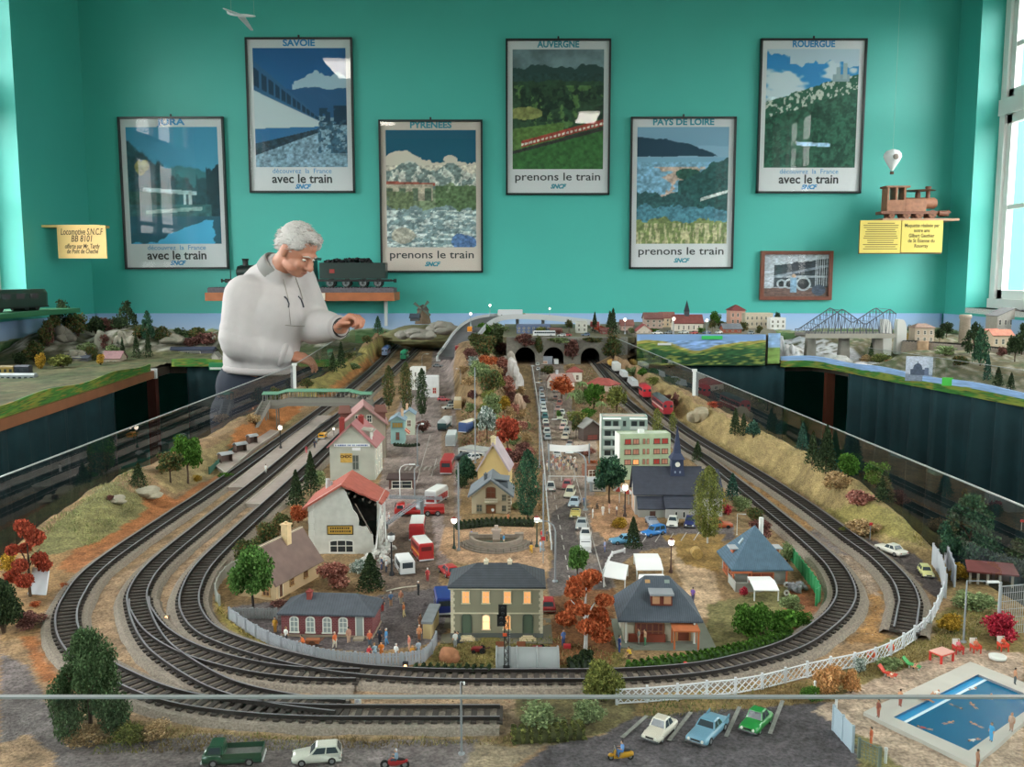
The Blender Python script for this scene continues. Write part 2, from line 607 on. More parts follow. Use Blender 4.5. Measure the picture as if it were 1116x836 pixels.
def pic_pyr(u,v):
 n=vN(u,v,10,18)-.5
 c=np.tile(hexc('#1f5d76'),(u.size,1))
 c=bL(c,(v>.27-.10*np.exp(-((u-.2)/.2)**2)+n*.06)&(v<.5),'#d9cfc0')
 c=bL(c,((u-.72)**2/.006+(v-.25)**2/.0012<1+n),'#d9cfc0')
 mt=.36-.10*np.exp(-((u-.25)/.18)**2)-.09*np.exp(-((u-.72)/.13)**2)+n*.06
 c=bL(c,v>mt,'#7d8c8a')
 c=bL(c,(v>mt)&(v<.47)&(vN(u,v,16,31)>.52),'#d3d4cc')
 c=bL(c,v>.47+n*.14,'#7f8f70')
 c=bL(c,(np.abs(v-.445-.03*u)<.013)&(u<.55),'#a85a4c')
 c=bL(c,(v>.46)&(v<.60)&(u<.52),'#b5ab98')
 c=bL(c,(v>.49)&(v<.60)&(u<.52)&(np.mod(u*7,1)<.5),'#5f6e5c')
 c=bL(c,(v>.52)&(u<.30)&(n>-.2),'#6d7a5a')
 c=bL(c,(v>.47)&(v<.70)&(u>.55)&(n>-.3),'#5c7350')
 c=bL(c,(v>.66+n*.14),'#7e9296')
 c=bL(c,(v>.68)&(vN(u*.6,v*2.4,22,6)>.52),'#c9d2d0')
 c=bL(c,((u-.2)**2/.02+(v-.9)**2/.004<1+n*1.5),'#b5b0a2')
 c=bL(c,((u-.85)**2/.02+(v-.95)**2/.004<1+n*1.5),'#5a78a8')
 return speck(c,u,v,v>.3,.7,34,19)
def pic_auv(u,v):
 n=vN(u,v,9,28)-.5
 c=speck(np.tile(hexc('#6d8288'),(u.size,1)),u,v,1+0*u,.5,6,77)
 c=bL(c,v>.14+n*.08,'#2e4a48')
 c=bL(c,v>.26+n*.06,'#33503a')
 c=bL(c,(v>.30)&(vN(u,v,13,40)>.60),'#587a48')
 c=bL(c,(v>.30)&(v<.60)&(vN(u,v,17,44)>.55),'#22382c')
 c=bL(c,((u-.14)**2/.03+(v-.53)**2/.003<1+n),'#8d9158')
 c=bL(c,(v>.66-.1*u)&(u<.56),'#5e7d42')
 line=.80-.20*u
 c=bL(c,v>line+.06,'#3d6a3a')
 c=bL(c,(np.abs(v-line-.06)<.014),'#3a3a38')
 tr=(v>line-.02)&(v<line+.035)&(u>.10)
 c=bL(c,tr,'#a8483e')
 c=bL(c,(v>line+.005)&(v<line+.022)&(u>.10)&(np.mod(u*22,1)<.65),'#e8e0d0')
 return speck(c,u,v,v>.2,.5,30,29)
def pic_loire(u,v):
 n=vN(u,v,10,58)-.5
 c=np.tile(hexc('#7fa6c0'),(u.size,1))
 c=bL(c,v>.16+n*.03,'#8db4cc')
 c=bL(c,(v>.09+.10*np.clip(u-.15,0,1)+.25*np.clip(u-.55,0,1)+n*.04)&(v<.25+n*.02),'#27455a')
 c=bL(c,(v>.26),'#7eabc6')
 c=bL(c,(v>.34)&(vN(u,v*2,5,62)>.50)&(u<.75),'#c0a89a')
 c=bL(c,((u-.55)**2/.02+(v-.40)**2/.0022<1+n),'#2f584e')
 c=bL(c,(v>.66-.42*u+n*.1)&(u>.45)&(v>.26),'#2d5656')
 c=bL(c,(v>.58+n*.14)&(u<.62),'#33595c')
 c=bL(c,(np.abs(v-(.62-.24*(u-.7)))<.013)&(u>.7),'#cfd8d6')
 c=bL(c,(v>.68+n*.12)&(v<.82),'#4f8294')
 c=bL(c,v>.80+n*.12,'#7d8a58')
 c=bL(c,(v>.82)&(vN(u*3,v*.6,18,66)>.56),'#b9b28c')
 return speck(c,u,v,v>.3,.6,34,59)
def pic_rouergue(u,v):
 n=vN(u,v,10,88)-.5
 c=np.tile(hexc('#2f86c2'),(u.size,1))
 c=bL(c,sstep(.50,.62,vN(u*.8,v*1.6,5,90)),'#c4d4dc')
 c=bL(c,v<.13+n*.12-.1*(u<.25),'#b4c8d6')
 top=.44-.24*u+n*.05
 c=bL(c,(v>top),'#2b5c48')
 c=bL(c,(v>top)&(v<top+.14)&(vN(u,v,34,92)>.58),'#b8bfb4')
 c=bL(c,(u>.72)&(u<.90)&(v>.21)&(v<.27),'#8aa0a6')
 c=bL(c,(np.abs(u-.78)<.02)&(v>.15)&(v<.25),'#93a8ae')
 c=bL(c,(np.abs(u-.85)<.022)&(v>.12)&(v<.25),'#9cb0b6')
 c=bL(c,(v>top+.14)&(vN(u,v,20,94)>.55),'#1f4638')
 c=bL(c,(np.abs(v-.80-.04*(u-.5))<.016)&(u>.35)&(u<.72),'#9fc2de')  # pale blue reflection in the poster glass, painted into the picture colour
 return speck(c,u,v,v>.4,.5,40,89)
BLACK=mt('#17191c',.35)
PAPER=mt('#d4d5d8',.6,var=.02,vs=5)
PAPER_P=mt('#cfc0b6',.6,var=.02,vs=5)
INK=mt('#2c2c30',.6);BLUE_INK=mt('#2f84bd',.6);PALE_INK=mt('#5b93c2',.6);TEAL_INK=mt('#2e8a9c',.6)
PGLASS=mat_pane('picture_glass',(.97,.98,.98),.0,1.34)
def poster(px,title,lines,fn,l_,tint,paper=PAPER):
 TL,TR,BL,BR=[GY(x,y,YB-.02)for x,y in px]
 c=(TL+TR+BL+BR)/4
 W=((TR-TL).length+(BR-BL).length)/2
 H=((TL-BL).length+(TR-BR).length)/2
 ang=math.atan2((TR-TL).z+(BR-BL).z,(TR-TL).x+(BR-BL).x)
 t=tI('poster',l_,'poster',(c.x,YB-.001,c.z-H/2))
 t.rotation_euler=(0,-ang,0)
 e=.011
 f=MB()
 f.bb(-W/2,-.028,0,-W/2+e,0,H);f.bb(W/2-e,-.028,0,W/2,0,H)
 f.bb(-W/2,-.028,0,W/2,0,e);f.bb(-W/2,-.028,H-e,W/2,0,H)
 f.cyl((0,-.012,H),(0,-.012,H+.016),.006,n=8)
 f.bd('frame',BLACK,t)
 p=MB();p.bb(-W/2+e,-.012,e,W/2-e,-.002,H-e)
 pp=p.bd('sheet',paper,t)
 v0,v1=.065,.832
 pic=paint_plane('picture',W*.87,H*(v1-v0),110,150,fn,pp)
 pic.location=(0,-.0125,H*(1-v1))
 lT('title',title,.052,tint,pp,(0,-.0125,H*.966),bold=.0019,width=W*(.27 if len(title)<5 else .30 if len(title)<7 else .40 if len(title)<10 else .58))
 if lines=='avec':
  lT('slogan','découvrez  la  France',.040,PALE_INK,pp,(0,-.0125,H*.142),bold=.0003,width=W*.56)
  lT('slogan','avec le train',.074,INK,pp,(0,-.0125,H*.090),bold=.0015,width=W*.57)
  zz=.040
 else:
  lT('slogan','prenons le train',.066,INK,pp,(0,-.0125,H*.117),bold=.0006,width=W*.82)
  zz=.055
 lT('logo','SNCF',.036,tint,pp,(0,-.0125,H*zz),bold=.0018,shear=.35,width=W*.155)
 g=MB();g.bb(-W/2+e,-.0225,e,W/2-e,-.0205,H-e)
 g.bd('glass',PGLASS,t)
 return t
poster([(128.4,127.4),(244,127),(137,293.5),(249.4,293)],'JURA','avec',pic_jura,'framed JURA travel poster of a bridge over a dark lake',BLUE_INK)
poster([(266.2,40.8),(383.5,40.8),(272.8,210),(387,210)],'SAVOIE','avec',pic_savoie,'framed SAVOIE travel poster of a white train under snowy mountains',BLUE_INK)
poster([(411,130.5),(525.3,130.5),(416.5,297),(527,297)],'PYRÉNÉES','pren',pic_pyr,'framed PYRENEES travel poster of a viaduct above a rocky river',TEAL_INK,PAPER_P)
poster([(550.4,42.3),(666,42.3),(552.2,212.5),(664.5,212.3)],'AUVERGNE','pren',pic_auv,'framed AUVERGNE travel poster of a red railcar in green hills',TEAL_INK)
poster([(687.8,127.5),(802.8,127),(685.7,293),(799,293)],'PAYS DE LOIRE','pren',pic_loire,'framed PAYS DE LOIRE travel poster of a river with sandbanks',TEAL_INK)
poster([(829,42),(944.5,42),(824.7,210.5),(939,210.5)],'ROUERGUE','avec',pic_rouergue,'framed ROUERGUE travel poster of a castle on a wooded hill',BLUE_INK)
def pic_engine(u,v):
 n=vN(u,v,12,101)-.5
 c=np.tile(hexc('#b9c0ca'),(u.size,1))
 c=bL(c,v>.80-.02*u,'#6e5852')
 top=.30-.22*u
 eng=(u>.16)&(v>top+n*.06)&(v<.78)
 c=bL(c,eng,'#3a4048')
 c=bL(c,(u>.16)&(np.abs(v-top-.18-.1*(1-u))<.03),'#7e8894')
 c=bL(c,(u>.2)&(np.abs(v-.52)<.025),'#98a2ac')
 for cx,r in((.28,.09),(.40,.10),(.62,.15)):
  d=np.hypot((u-cx)*1.45,v-.70)
  c=bL(c,(np.abs(d-r)<.02),'#a8b2ba')
  c=bL(c,d<r-.03,'#22262c')
 c=bL(c,(u>.8)&(v<.75)&(np.mod(u*30,1)<.3),'#c9d2da')
 c=bL(c,(np.abs(u-.47)<.05)&(v>.55)&(v<.90),'#7fa0bc')
 c=bL(c,(np.hypot((u-.47)*1.45,v-.51)<.045),'#caa890')
 c=bL(c,(np.hypot((u-.86)*1.2,v-.85)<.13),'#4c5668')
 return speck(c,u,v,1+0*u,.5,26,103)
TL,TR,BL,BR=[GY(x,y,YB-.02)for x,y in((829.5,273.5),(908,273),(829,327),(906,326.5))]
W=(TR-TL).length;H=(TL-BL).length
t=tI('framed_photograph','wood-framed photograph of a black steam engine with a man in front','picture',((TL.x+TR.x)/2,YB-.001,BL.z))
f=MB();e=.022
f.bb(-W/2,-.03,0,-W/2+e,0,H);f.bb(W/2-e,-.03,0,W/2,0,H)
f.bb(-W/2+e,-.03,0,W/2-e,0,e);f.bb(-W/2+e,-.03,H-e,W/2-e,0,H)
f.bd('frame',mt('#6b3a28',.4,var=.2,vs=30),t)
pic=paint_plane('picture',W-2*e,H-2*e,110,80,pic_engine,t)
pic.location=(0,-.012,e)
g=MB();g.bb(-W/2+e,-.022,e,W/2-e,-.020,H-e);g.bd('glass',PGLASS,t)
CARD=mt('#dbb878',.7,var=.04,vs=12)
c=GY(90,264,5.12)
t=tI('card_sign','cream card about a locomotive hung in the left corner','sign',(c.x,c.y,c.z))
k=ppm(c)
m=MB();m.bb(-27/k,-.003,-17.5/k,26/k,.003,18/k);cd=m.bd('card',CARD,t)
m=MB();m.bb(XL-c.x-.001,-.004,16/k,20/k,.12,18.6/k);m.bd('shelf',CARD,t)
DARKINK=mt('#4a3a26',.7)
for i,(s,sz,zz,wd)in eN((('Locomotive S.N.C.F',.050,11,46),('BB 8101',.050,3.5,23),('offerte par Mr. Tardy',.036,-4.5,38),('de Pont de Cheche',.036,-10,34))):
 lT('lettering',s,sz,DARKINK,cd,(-.5/k,-.0034,zz/k),bold=.0006,shear=.2,width=wd/k)
c=GY(263,16.5,4.6);k=ppm(c)
t=tI('model_aeroplane','small white model airliner hanging on threads by the wall','model',c)
PW=mt('#d6d8dc',.5)
m=MB();m.loft([[VV((x/k,math.cos(a)*r/k,(z+math.sin(a)*r)/k))for a in[2*PI*j/10 for j in range(10)]]for x,z,r in((-15,1.8,.5),(-12,1.,1.2),(-4,.2,1.6),(6,-.6,1.7),(12,-1.,1.3),(15.5,-1.2,.4))])
m.bd('fuselage',PW,t)
m=MB();m.slab([(-5/k,.02,-.2/k),(3/k,.02,-.6/k),(-6/k,.30,2/k),(-9/k,.30,2/k)],.004)
m.slab([(-5/k,-.02,-.2/k),(-9/k,-.16,-2.5/k),(-7/k,-.16,-2.8/k),(3/k,-.02,-.6/k)],.004)
m.bd('wing',PW,t)
m=MB();m.side([(-15.5/k,2/k),(-12/k,1.5/k),(-14.5/k,6/k),(-16/k,6/k)],-.002,.002);m.bd('tail_fin',PW,t)
m=MB()
m.cyl((-11/k,0,2/k),(-9/k,0,2.2),.0009,n=5);m.cyl((14/k,0,0),(6/k,0,2.2),.0009,n=5)
m.bd('thread',mt('#8fb8aa',.6),t)
c=GY(972,189,5.3);k=ppm(c)
t=tI('model_balloon','small white model hot air balloon hung above the wooden engine','model',c)
m=MB();m.lathe([(1.2/k,3/k),(4/k,7.5/k),(7.5/k,13/k),(9.4/k,17.5/k),(9/k,21/k),(6.5/k,24/k),(2/k,25.6/k),(.1/k,25.8/k)],n=20)
m.bd('envelope',mt('#dfe2e4',.5),t)
m=MB();m.bb(-1.6/k,-1.6/k,-1/k,1.6/k,1.6/k,2/k)
m.bd('basket',mt('#5c4636',.8),t)
m=MB();m.cyl((0,0,25.6/k),(0,0,2.1),.0007,n=5);m.bd('thread',mt('#8fb8aa',.6),t)
m=MB();m.ball((0,-8.8/k,17/k),(3.2/k,.9/k,3.2/k),10);m.bd('emblem',mt('#8a7f78',.7),t)
WOODSH=mt('#9a5a34',.5,var=.15,vs=20)
c=GY(326.5,328,5.42);k=ppm(c)
t=tI('wall_shelf','brown wooden shelf carrying the black model locomotive','shelf',(c.x,5.555,c.z))
m=MB();m.bb(-103/k,-.135,0,103/k,.143,9/k);m.bd('board',WOODSH,t)
m=MB();m.bb(-101/k,-.12,9/k,102/k,.05,14/k)
for q in range(60):
 m.bb((-100+q*3.35)/k,-.118,14/k,(-98.3+q*3.35)/k,.04,14.8/k)
m.bd('track_bed',mt('#58545a',.9,var=.2,vs=80),t)
m=MB();m.bb(-2/k+.06,.10,-.16,.015+.06,.143,0);m.bb(86/k,.10,-.16,89/k,.143,0)
m.bd('bracket',mt('#d0d4d4',.5),t)
SHELF_TOP=c.z+14.8/k
m=MB();m.bb(8/k,-.142,1/k,28/k,-.136,8.5/k);q=m.bd('card_label',mt('#d8d0c0',.7),None,(c.x,5.555,c.z))
tg(q,'small cream card fixed to the shelf edge beneath the black locomotive','sign')
def wheel(m,x,y,z,r,w_=.012,spokes=10,mi=0):
 m.cyl((x,y-w_/2,z),(x,y+w_/2,z),r,n=20,m=mi,sm=0)
 m.cyl((x,y-w_/2-.002,z),(x,y-w_/2,z),r*.82,n=20,m=1,sm=0)
 for q in range(spokes):
  a=2*PI*q/spokes
  m.cyl((x,y-w_/2-.003,z),(x+math.cos(a)*r*.8,y-w_/2-.003,z+math.sin(a)*r*.8),r*.05,n=4,m=0)
 m.cyl((x,y-w_/2-.006,z),(x,y,z),r*.2,n=10,m=0)
def pair(t,x,y,r,w_,sp,ms):
 for s_ in(-1,1):
  m=MB();wheel(m,x,-y if s_<0 else y,r,r,w_,sp);m.bd('wheel',ms,t)
LB=mt('#16211f',.35,coat=.2);LB2=mt('#0e1213',.5);STEEL=mt('#8a8f92',.35,.8);LGREEN=mt('#1c2b28',.4,coat=.2)
def big_loco(origin,k):
 ''
 t=tI('model_locomotive','large black model steam locomotive on the wall shelf behind the man','model locomotive',origin)
 S=1/k
 W_=9*S
 m=MB()
 m.cyl((-80*S,0,15*S),(-22*S,0,15*S),7.2*S,n=24)
 m.cyl((-82.5*S,0,15*S),(-80*S,0,15*S),6.4*S,n=24)
 m.cyl((-84*S,0,15*S),(-82*S,0,15*S),3.2*S,n=16)
 m.bd('boiler',LB,t)
 m=MB();m.lathe([(3.2*S,0),(2.7*S,2*S),(2.7*S,5*S),(3.6*S,7.5*S)],(-75*S,0,21*S));m.bd('chimney',LB2,t)
 m=MB();m.lathe([(4*S,0),(3.8*S,3*S),(2.4*S,5*S),(.2*S,5.6*S)],(-56*S,0,21*S));m.bd('dome',LB,t)
 m=MB();m.lathe([(3.4*S,0),(3.2*S,3*S),(2*S,4.6*S),(.2*S,5*S)],(-38*S,0,21*S));m.bd('dome',LB,t)
 m=MB();m.bb(-22*S,-W_,5*S,-4*S,W_,27*S);m.bb(-24*S,-W_*1.08,27*S,0,W_*1.08,29.5*S)
 cab=m.bd('cab',LB,t)
 m=MB();m.bb(-17*S,-W_-.003,17*S,-9*S,-W_,24*S);m.bd('cab_window',mt('#6f7d80',.2),cab)
 m=MB();m.bb(-16*S,-W_-.003,11*S,-11*S,-W_,14.5*S);m.bd('number_plate',mt('#8a2f2a',.5),cab)
 m=MB();m.bb(-92*S,-W_,6*S,-4*S,W_,8*S);m.bb(-70*S,-W_*1.02,2.5*S,-52*S,-W_*.6,7*S)
 m.cyl((-84*S,-W_*.95,5*S),(-72*S,-W_*.95,5*S),3.4*S,n=14)
 m.bb(-93*S,-W_*1.05,4.5*S,-91*S,W_*1.05,8.5*S)
 for s in(-1,1):
  m.cyl((-97*S,s*6*S,6.5*S),(-93*S,s*6*S,6.5*S),.9*S,n=8);m.cyl((-98*S,s*6*S,6.5*S),(-97*S,s*6*S,6.5*S),2*S,n=12)
 m.cyl((-88*S,-W_*.9,8*S),(-88*S,-W_*.9,18*S),.5*S,n=6)
 m.bd('running_board',LB2,t)
 for x,r in((-86,3.6),(-76,3.6),(-62,6),(-48.5,6),(-35,6),(-12,4.5)):
  pair(t,x*S,6.5*S,r*S,.014,10,[LB2,STEEL])
 m=MB();m.box((-48.5*S,-8*S,4*S),(29*S,.004,1.4*S));m.box((-66*S,-8.3*S,4.4*S),(22*S,.004,1*S));m.bd('coupling_rod',STEEL,t)
 q=tI('model_tender','black coal tender coupled behind the large model locomotive','model locomotive',VV(origin)+VV((1.5*S,0,0)))
 m=MB();m.bb(0,-W_,8.5*S,66*S,W_,24*S);m.bb(0,-W_*1.04,23.4*S,66*S,W_*1.04,24.4*S);m.bd('tank',LGREEN,q)
 m=MB()
 rnd=random.Random(3)
 for _ in range(150):
  x=rnd.uniform(4,52)
  m.ball((x*S,rnd.uniform(-.8,.8)*W_,(24+rnd.uniform(0,1)*(5.5-abs(x-34)/9))*S),rnd.uniform(1,2)*S,6,noise=.5,sd=_)
 m.bd('coal',mt('#15171a',.7),q)
 m=MB();m.bb(-2*S,-W_*.9,5.5*S,70*S,W_*.9,8*S)
 for s in(-1,1):
  m.cyl((70*S,s*6*S,6.5*S),(74*S,s*6*S,6.5*S),.9*S,n=8);m.cyl((74*S,s*6*S,6.5*S),(75*S,s*6*S,6.5*S),2*S,n=12)
 m.bd('frame',LB2,q)
 for x in(10,26,43,58):
  pair(q,x*S,6.5*S,4.2*S,.014,10,[LB2,STEEL])
 m=MB();m.bb(10*S,-W_-.003,14*S,15*S,-W_,18*S);m.bd('number_plate',mt('#8a2f2a',.5),q)
o=GY(349,312,5.50)
big_loco(VV((o.x,5.50,SHELF_TOP)),ppm(o)*.93)
c=GY(1001,241,5.46);k=ppm(c)
t=tI('wall_shelf','thin shelf in the right corner under the wooden locomotive','shelf',(c.x,5.55,c.z))
m=MB();m.bb(-42/k,-.13,0,41/k,.148,2.6/k);m.bd('board',mt('#a07c64',.6,var=.1,vs=20),t)
WSH=c.z+2.6/k
o=GY(993,238,5.50);k=ppm(o);S=1/k
WD=mt('#8f6248',.6,var=.2,vs=50);WD2=mt('#6f4632',.6,var=.2,vs=50)
t=tI('wooden_locomotive','wooden model tank locomotive on the right corner shelf','model locomotive',(o.x,5.50,WSH))
W_=8*S
m=MB();m.cyl((-8*S,0,17*S),(24*S,0,17*S),6*S,n=20);m.cyl((24*S,0,17*S),(26*S,0,17*S),4.6*S,n=16);m.bd('boiler',WD,t)
m=MB();m.bb(-30*S,-W_,8*S,-10*S,W_,20*S)
for x in(-30,-21,-12):m.bb(x*S,-W_,20*S,(x+2)*S,W_,33*S)
m.bb(-32*S,-W_*1.1,33*S,-6*S,W_*1.1,35*S);m.bd('cab',WD,t)
m=MB();m.bb(-10*S,-W_*1.05,8*S,12*S,W_*1.05,21*S);m.bd('side_tank',WD,t)
m=MB();m.lathe([(2.6*S,0),(2.2*S,3*S),(2.2*S,9*S),(3.4*S,12*S),(2.8*S,13*S)],(17*S,0,22*S));m.bd('chimney',WD2,t)
m=MB();m.lathe([(3*S,0),(2.8*S,5*S),(1.6*S,8*S),(.1,8.4*S)],(6*S,0,22*S),n=12);m.bd('dome',WD2,t)
m=MB();m.bb(-36*S,-W_,5*S,36*S,W_,8*S);m.bb(35*S,-W_*1.1,3*S,37*S,W_*1.1,9*S)
m.cyl((26*S,-W_,5.5*S),(35*S,-W_,5.5*S),3*S,n=12)
for s in(-1,1):m.cyl((37*S,s*5*S,7*S),(40*S,s*5*S,7*S),1.4*S,n=10)
m.bd('frame',WD2,t)
for x,r in((-24,3.4),(-8,4.6),(6,4.6),(20,4.6)):
 pair(t,x*S,6*S,r*S,.012,8,[WD2,WD])
YEL=mt('#c9b85c',.7,var=.03,vs=10)
c=GY(982,258,5.41);k=ppm(c)
t=tI('card_sign','yellow two-page notice hung under the wooden locomotive','sign',c)
m=MB();m.bb(-45/k,-.003,-17.5/k,-.6/k,.003,17.5/k);a_=m.bd('page',YEL,t)
m=MB();m.bb(.2/k,-.004,-17/k,45/k,.003,17.5/k);b_=m.bd('page',YEL,t)
m=MB();m.bb(-45.5/k,.003,-18.6/k,45/k,.008,17.5/k);m.bd('backing_board',mt('#5a4c34',.7),t)
m=MB();rnd=random.Random(1)
for r_ in range(13):
 ln=rnd.uniform(28,40);m.bb((-22.5-ln/2)/k,-.0034,(14-r_*2.3)/k,(-22.5+ln/2)/k,-.003,(14.9-r_*2.3)/k)
m.bd('print_lines',mt('#6a5c30',.7),a_)
for s,zz,wd in(('Maquette réalisée par',12,38),('notre ami',6.5,17),('Gilbert Gauthier',1,28),('de St Étienne du',-4.5,29),('Rouvray',-10,15)):
 lT('lettering',s,.030,mt('#4a4426',.7),b_,(22/k,-.0044,zz/k),bold=.0004,width=wd/k)
 #THE LAYOUT: curtains, boards, backdrops
XGL=lambda y:-.766+(y-1.35)*.019
XGR=lambda y:.669-(y-1.17)*.0527
GTOP=ZB+.13
GF=.623
#tracks: centre lines, traced on the board
TRK={}
def tr(pts,z=ZB+.008):
 return[G(x,y,z)for x,y in pts]
A_PX=[(452,362),(440,370),(409,401),(383,424),(373,432),(315,476),(230,538),(193,563),(112,620),(80,658),(73,690),(92,722),(140,750),(190,769),(250,779),(330,785),(430,786),(557,786)]
B_PX=[(470,366),(445,390),(410,422),(373,453),(337,482),(293,520),(230,571),(175,617),(152,648),(152,672),(166,703),(190,726),(240,755),(300,771),(378,781)]
B2_PX=[(152,660),(154,672),(172,696),(210,718),(270,735),(330,743),(397,744.5)]
C_PX=[(640,387),(652,400),(668,420),(684,441),(743,487),(768,503),(817,542),(840,561),(869,585),(898,611),(914,630),(922,652),(915,672),(894,692),(866,710),(825,724),(763,737.5),(681,744),(600,745),(500,745),(440,743),(378,738),(319,727),(259,710),(222,692),(207,668),(210,645),(225,620),(259,586),(315,534),(350,500),(385,466),(420,436)]
D_PX=[(640,387),(656,396),(672,408),(690,425),(714,446),(740,467),(770,487),(820,517),(876,554),(927,592),(957,614),(981,639),(990,660),(989,674),(985,697)]
SLEEP=mt('#3a3430',.85,var=.2,vs=60)
RAIL=mt('#26211f',.45,.3);RAILTOP=mt('#86848a',.45,.3)
BALLAST=mt('#8b8176',.95,var=.35,vs=420,bump=.8,bs=500)
GAUGE=.024
def track(name,l_,px,step=.0125,z0=ZB):
 c=sp_(tr(px,z0),.0125)
 TRK[name]=c
 t=tg(bpy.data.objects.new('railway_track',None),l_,'railway track')
 COL.objects.link(t);t.location=c[len(c)//2]
 o=VV(t.location)
 N=[]
 for i in range(len(c)):
  d=(c[min(i+1,len(c)-1)]-c[max(i-1,0)]).normalized()
  N.append(VV((-d.y,d.x,0)))
 def strip(prof,mb,m=0):
  vs=[];n=len(prof)
  for p,q in zip(c,N):
   for a,h in prof:
    vs.append(p-o+q*a+VV((0,0,h)))
  fs=[(i*n+k,(i+1)*n+k,(i+1)*n+k+1,i*n+k+1)for i in range(len(c)-1)for k in range(n-1)]
  mb.add(vs,fs,m)
 m=MB();strip([(-.031,-.003),(-.024,.0055),(.024,.0055),(.031,-.003)],m);m.bd('ballast',BALLAST,t)
 m=MB()
 run=0
 for i in range(0,len(c)):
  d=math.atan2(N[i].y,N[i].x)
  m.box(c[i]-o+VV((0,0,.005)),(.034,.0058,.0025),d)
 q=m.bd('sleepers',SLEEP,t);q['kind']='stuff'
 for s in(-1,1):
  m=MB();g=s*GAUGE/2
  strip([(g-.0016,.0075),(g-.0011,.0105),(g-.0011,.0112)],m)
  strip([(g-.0011,.0112),(g+.0011,.0112)],m,1)
  strip([(g+.0011,.0112),(g+.0011,.0105),(g+.0016,.0075)],m)
  m.bd('rail',[RAIL,RAILTOP],t)
 return t
track('A','outermost left track curving round into the front siding',A_PX)
track('B','middle left track curving across to join the front siding',B_PX)
track('B2','short connecting track leading from the left switch to the inner loop',B2_PX,z0=ZB-.0007)
track('C','inner loop track running in front of the stone station building',C_PX)
track('D','outermost right track that passes the red coaches and the level crossing',D_PX)
def near_track(X,Y):
 ''
 d=np.full(X.shape,9.)
 for c in TRK.values():
  P=np.array([(p.x,p.y)for p in c[::3]])
  for k in range(0,len(P),40):
   q=P[k:k+40]
   d=np.minimum(d,np.sqrt(((X[...,None]-q[:,0])**2+(Y[...,None]-q[:,1])**2)).min(-1))
 return d
def xat(name,Y,lo=None):
 P=np.array([(p.y,p.x)for p in TRK[name]])
 if name=='A':P=P[:int(len(P)*.62)]
 P=P[np.argsort(P[:,0])]
 return np.interp(Y,P[:,0],P[:,1])
 #ground of the long table
def ground_z(X,Y):
 X=np.asarray(X,dtype=float);Y=np.asarray(Y,dtype=float)
 z=np.zeros_like(X)
 n=vN(X,Y,9,201);n2=vN(X,Y,40,202)
 xa=xat('A',Y)
 t=np.clip((xa-.04-X)/np.maximum(xa-.04-XGL(Y),.02),0,1)
 hb=np.interp(Y,[1.30,1.42,1.6,1.9,2.3,2.7,3.2,3.8,4.4,4.8],[0,.022,.050,.036,.040,.045,.055,.055,.06,.10])
 z+=hb*sstep(0,.8,t)*(.75+.5*n)*(Y>1.2)
 xd=xat('D',Y)
 t=np.clip((X-xd-.035)/np.maximum(XGR(Y)-xd-.035,.02),0,1)
 hb=np.interp(Y,[1.36,1.50,1.65,2.,2.6,3.2,3.8],[0,.030,.050,.055,.052,.05,.05])
 z+=hb*sstep(0,.7,t)*(.75+.5*n)
 rx=np.interp(Y,[2.,2.6,3.2,4.5],[-.035,-.06,-.115,-.20])
 rh=np.interp(Y,[1.9,2.2,2.8,3.3,4.,4.4],[0,.015,.05,.09,.105,.11])
 rw=np.interp(Y,[2.,2.8,3.4,4.4],[.05,.055,.075,.11])
 z+=rh*np.exp(-((X-rx)/rw)**4)*(.8+.4*n)
 p=G(165,775)
 z+=.010*np.exp(-(((X-p.x)/.09)**2+((Y-p.y)/.03)**2))*(near_track(X,Y)>.045)
 z+=(n2-.5)*.003
 return z
def gz(x,y):
 return ZB+float(ground_z(np.array([x]),np.array([y]))[0])
def on(px,py,dz=.0):
 ''
 z=ZB
 for _ in range(12):
  p=G(px,py,z)
  z=.5*z+.5*gz(p.x,p.y)
 p=G(px,py,z);p.z=gz(p.x,p.y)+dz
 return p
ASPH='#7c7c82';ASPH2='#8d898c';TAN='#9a7f5c';SOIL='#a0714c';STONE='#a39683';GRASS='#7d7a4e';DRY='#938a62';PAVE='#a39a8e'
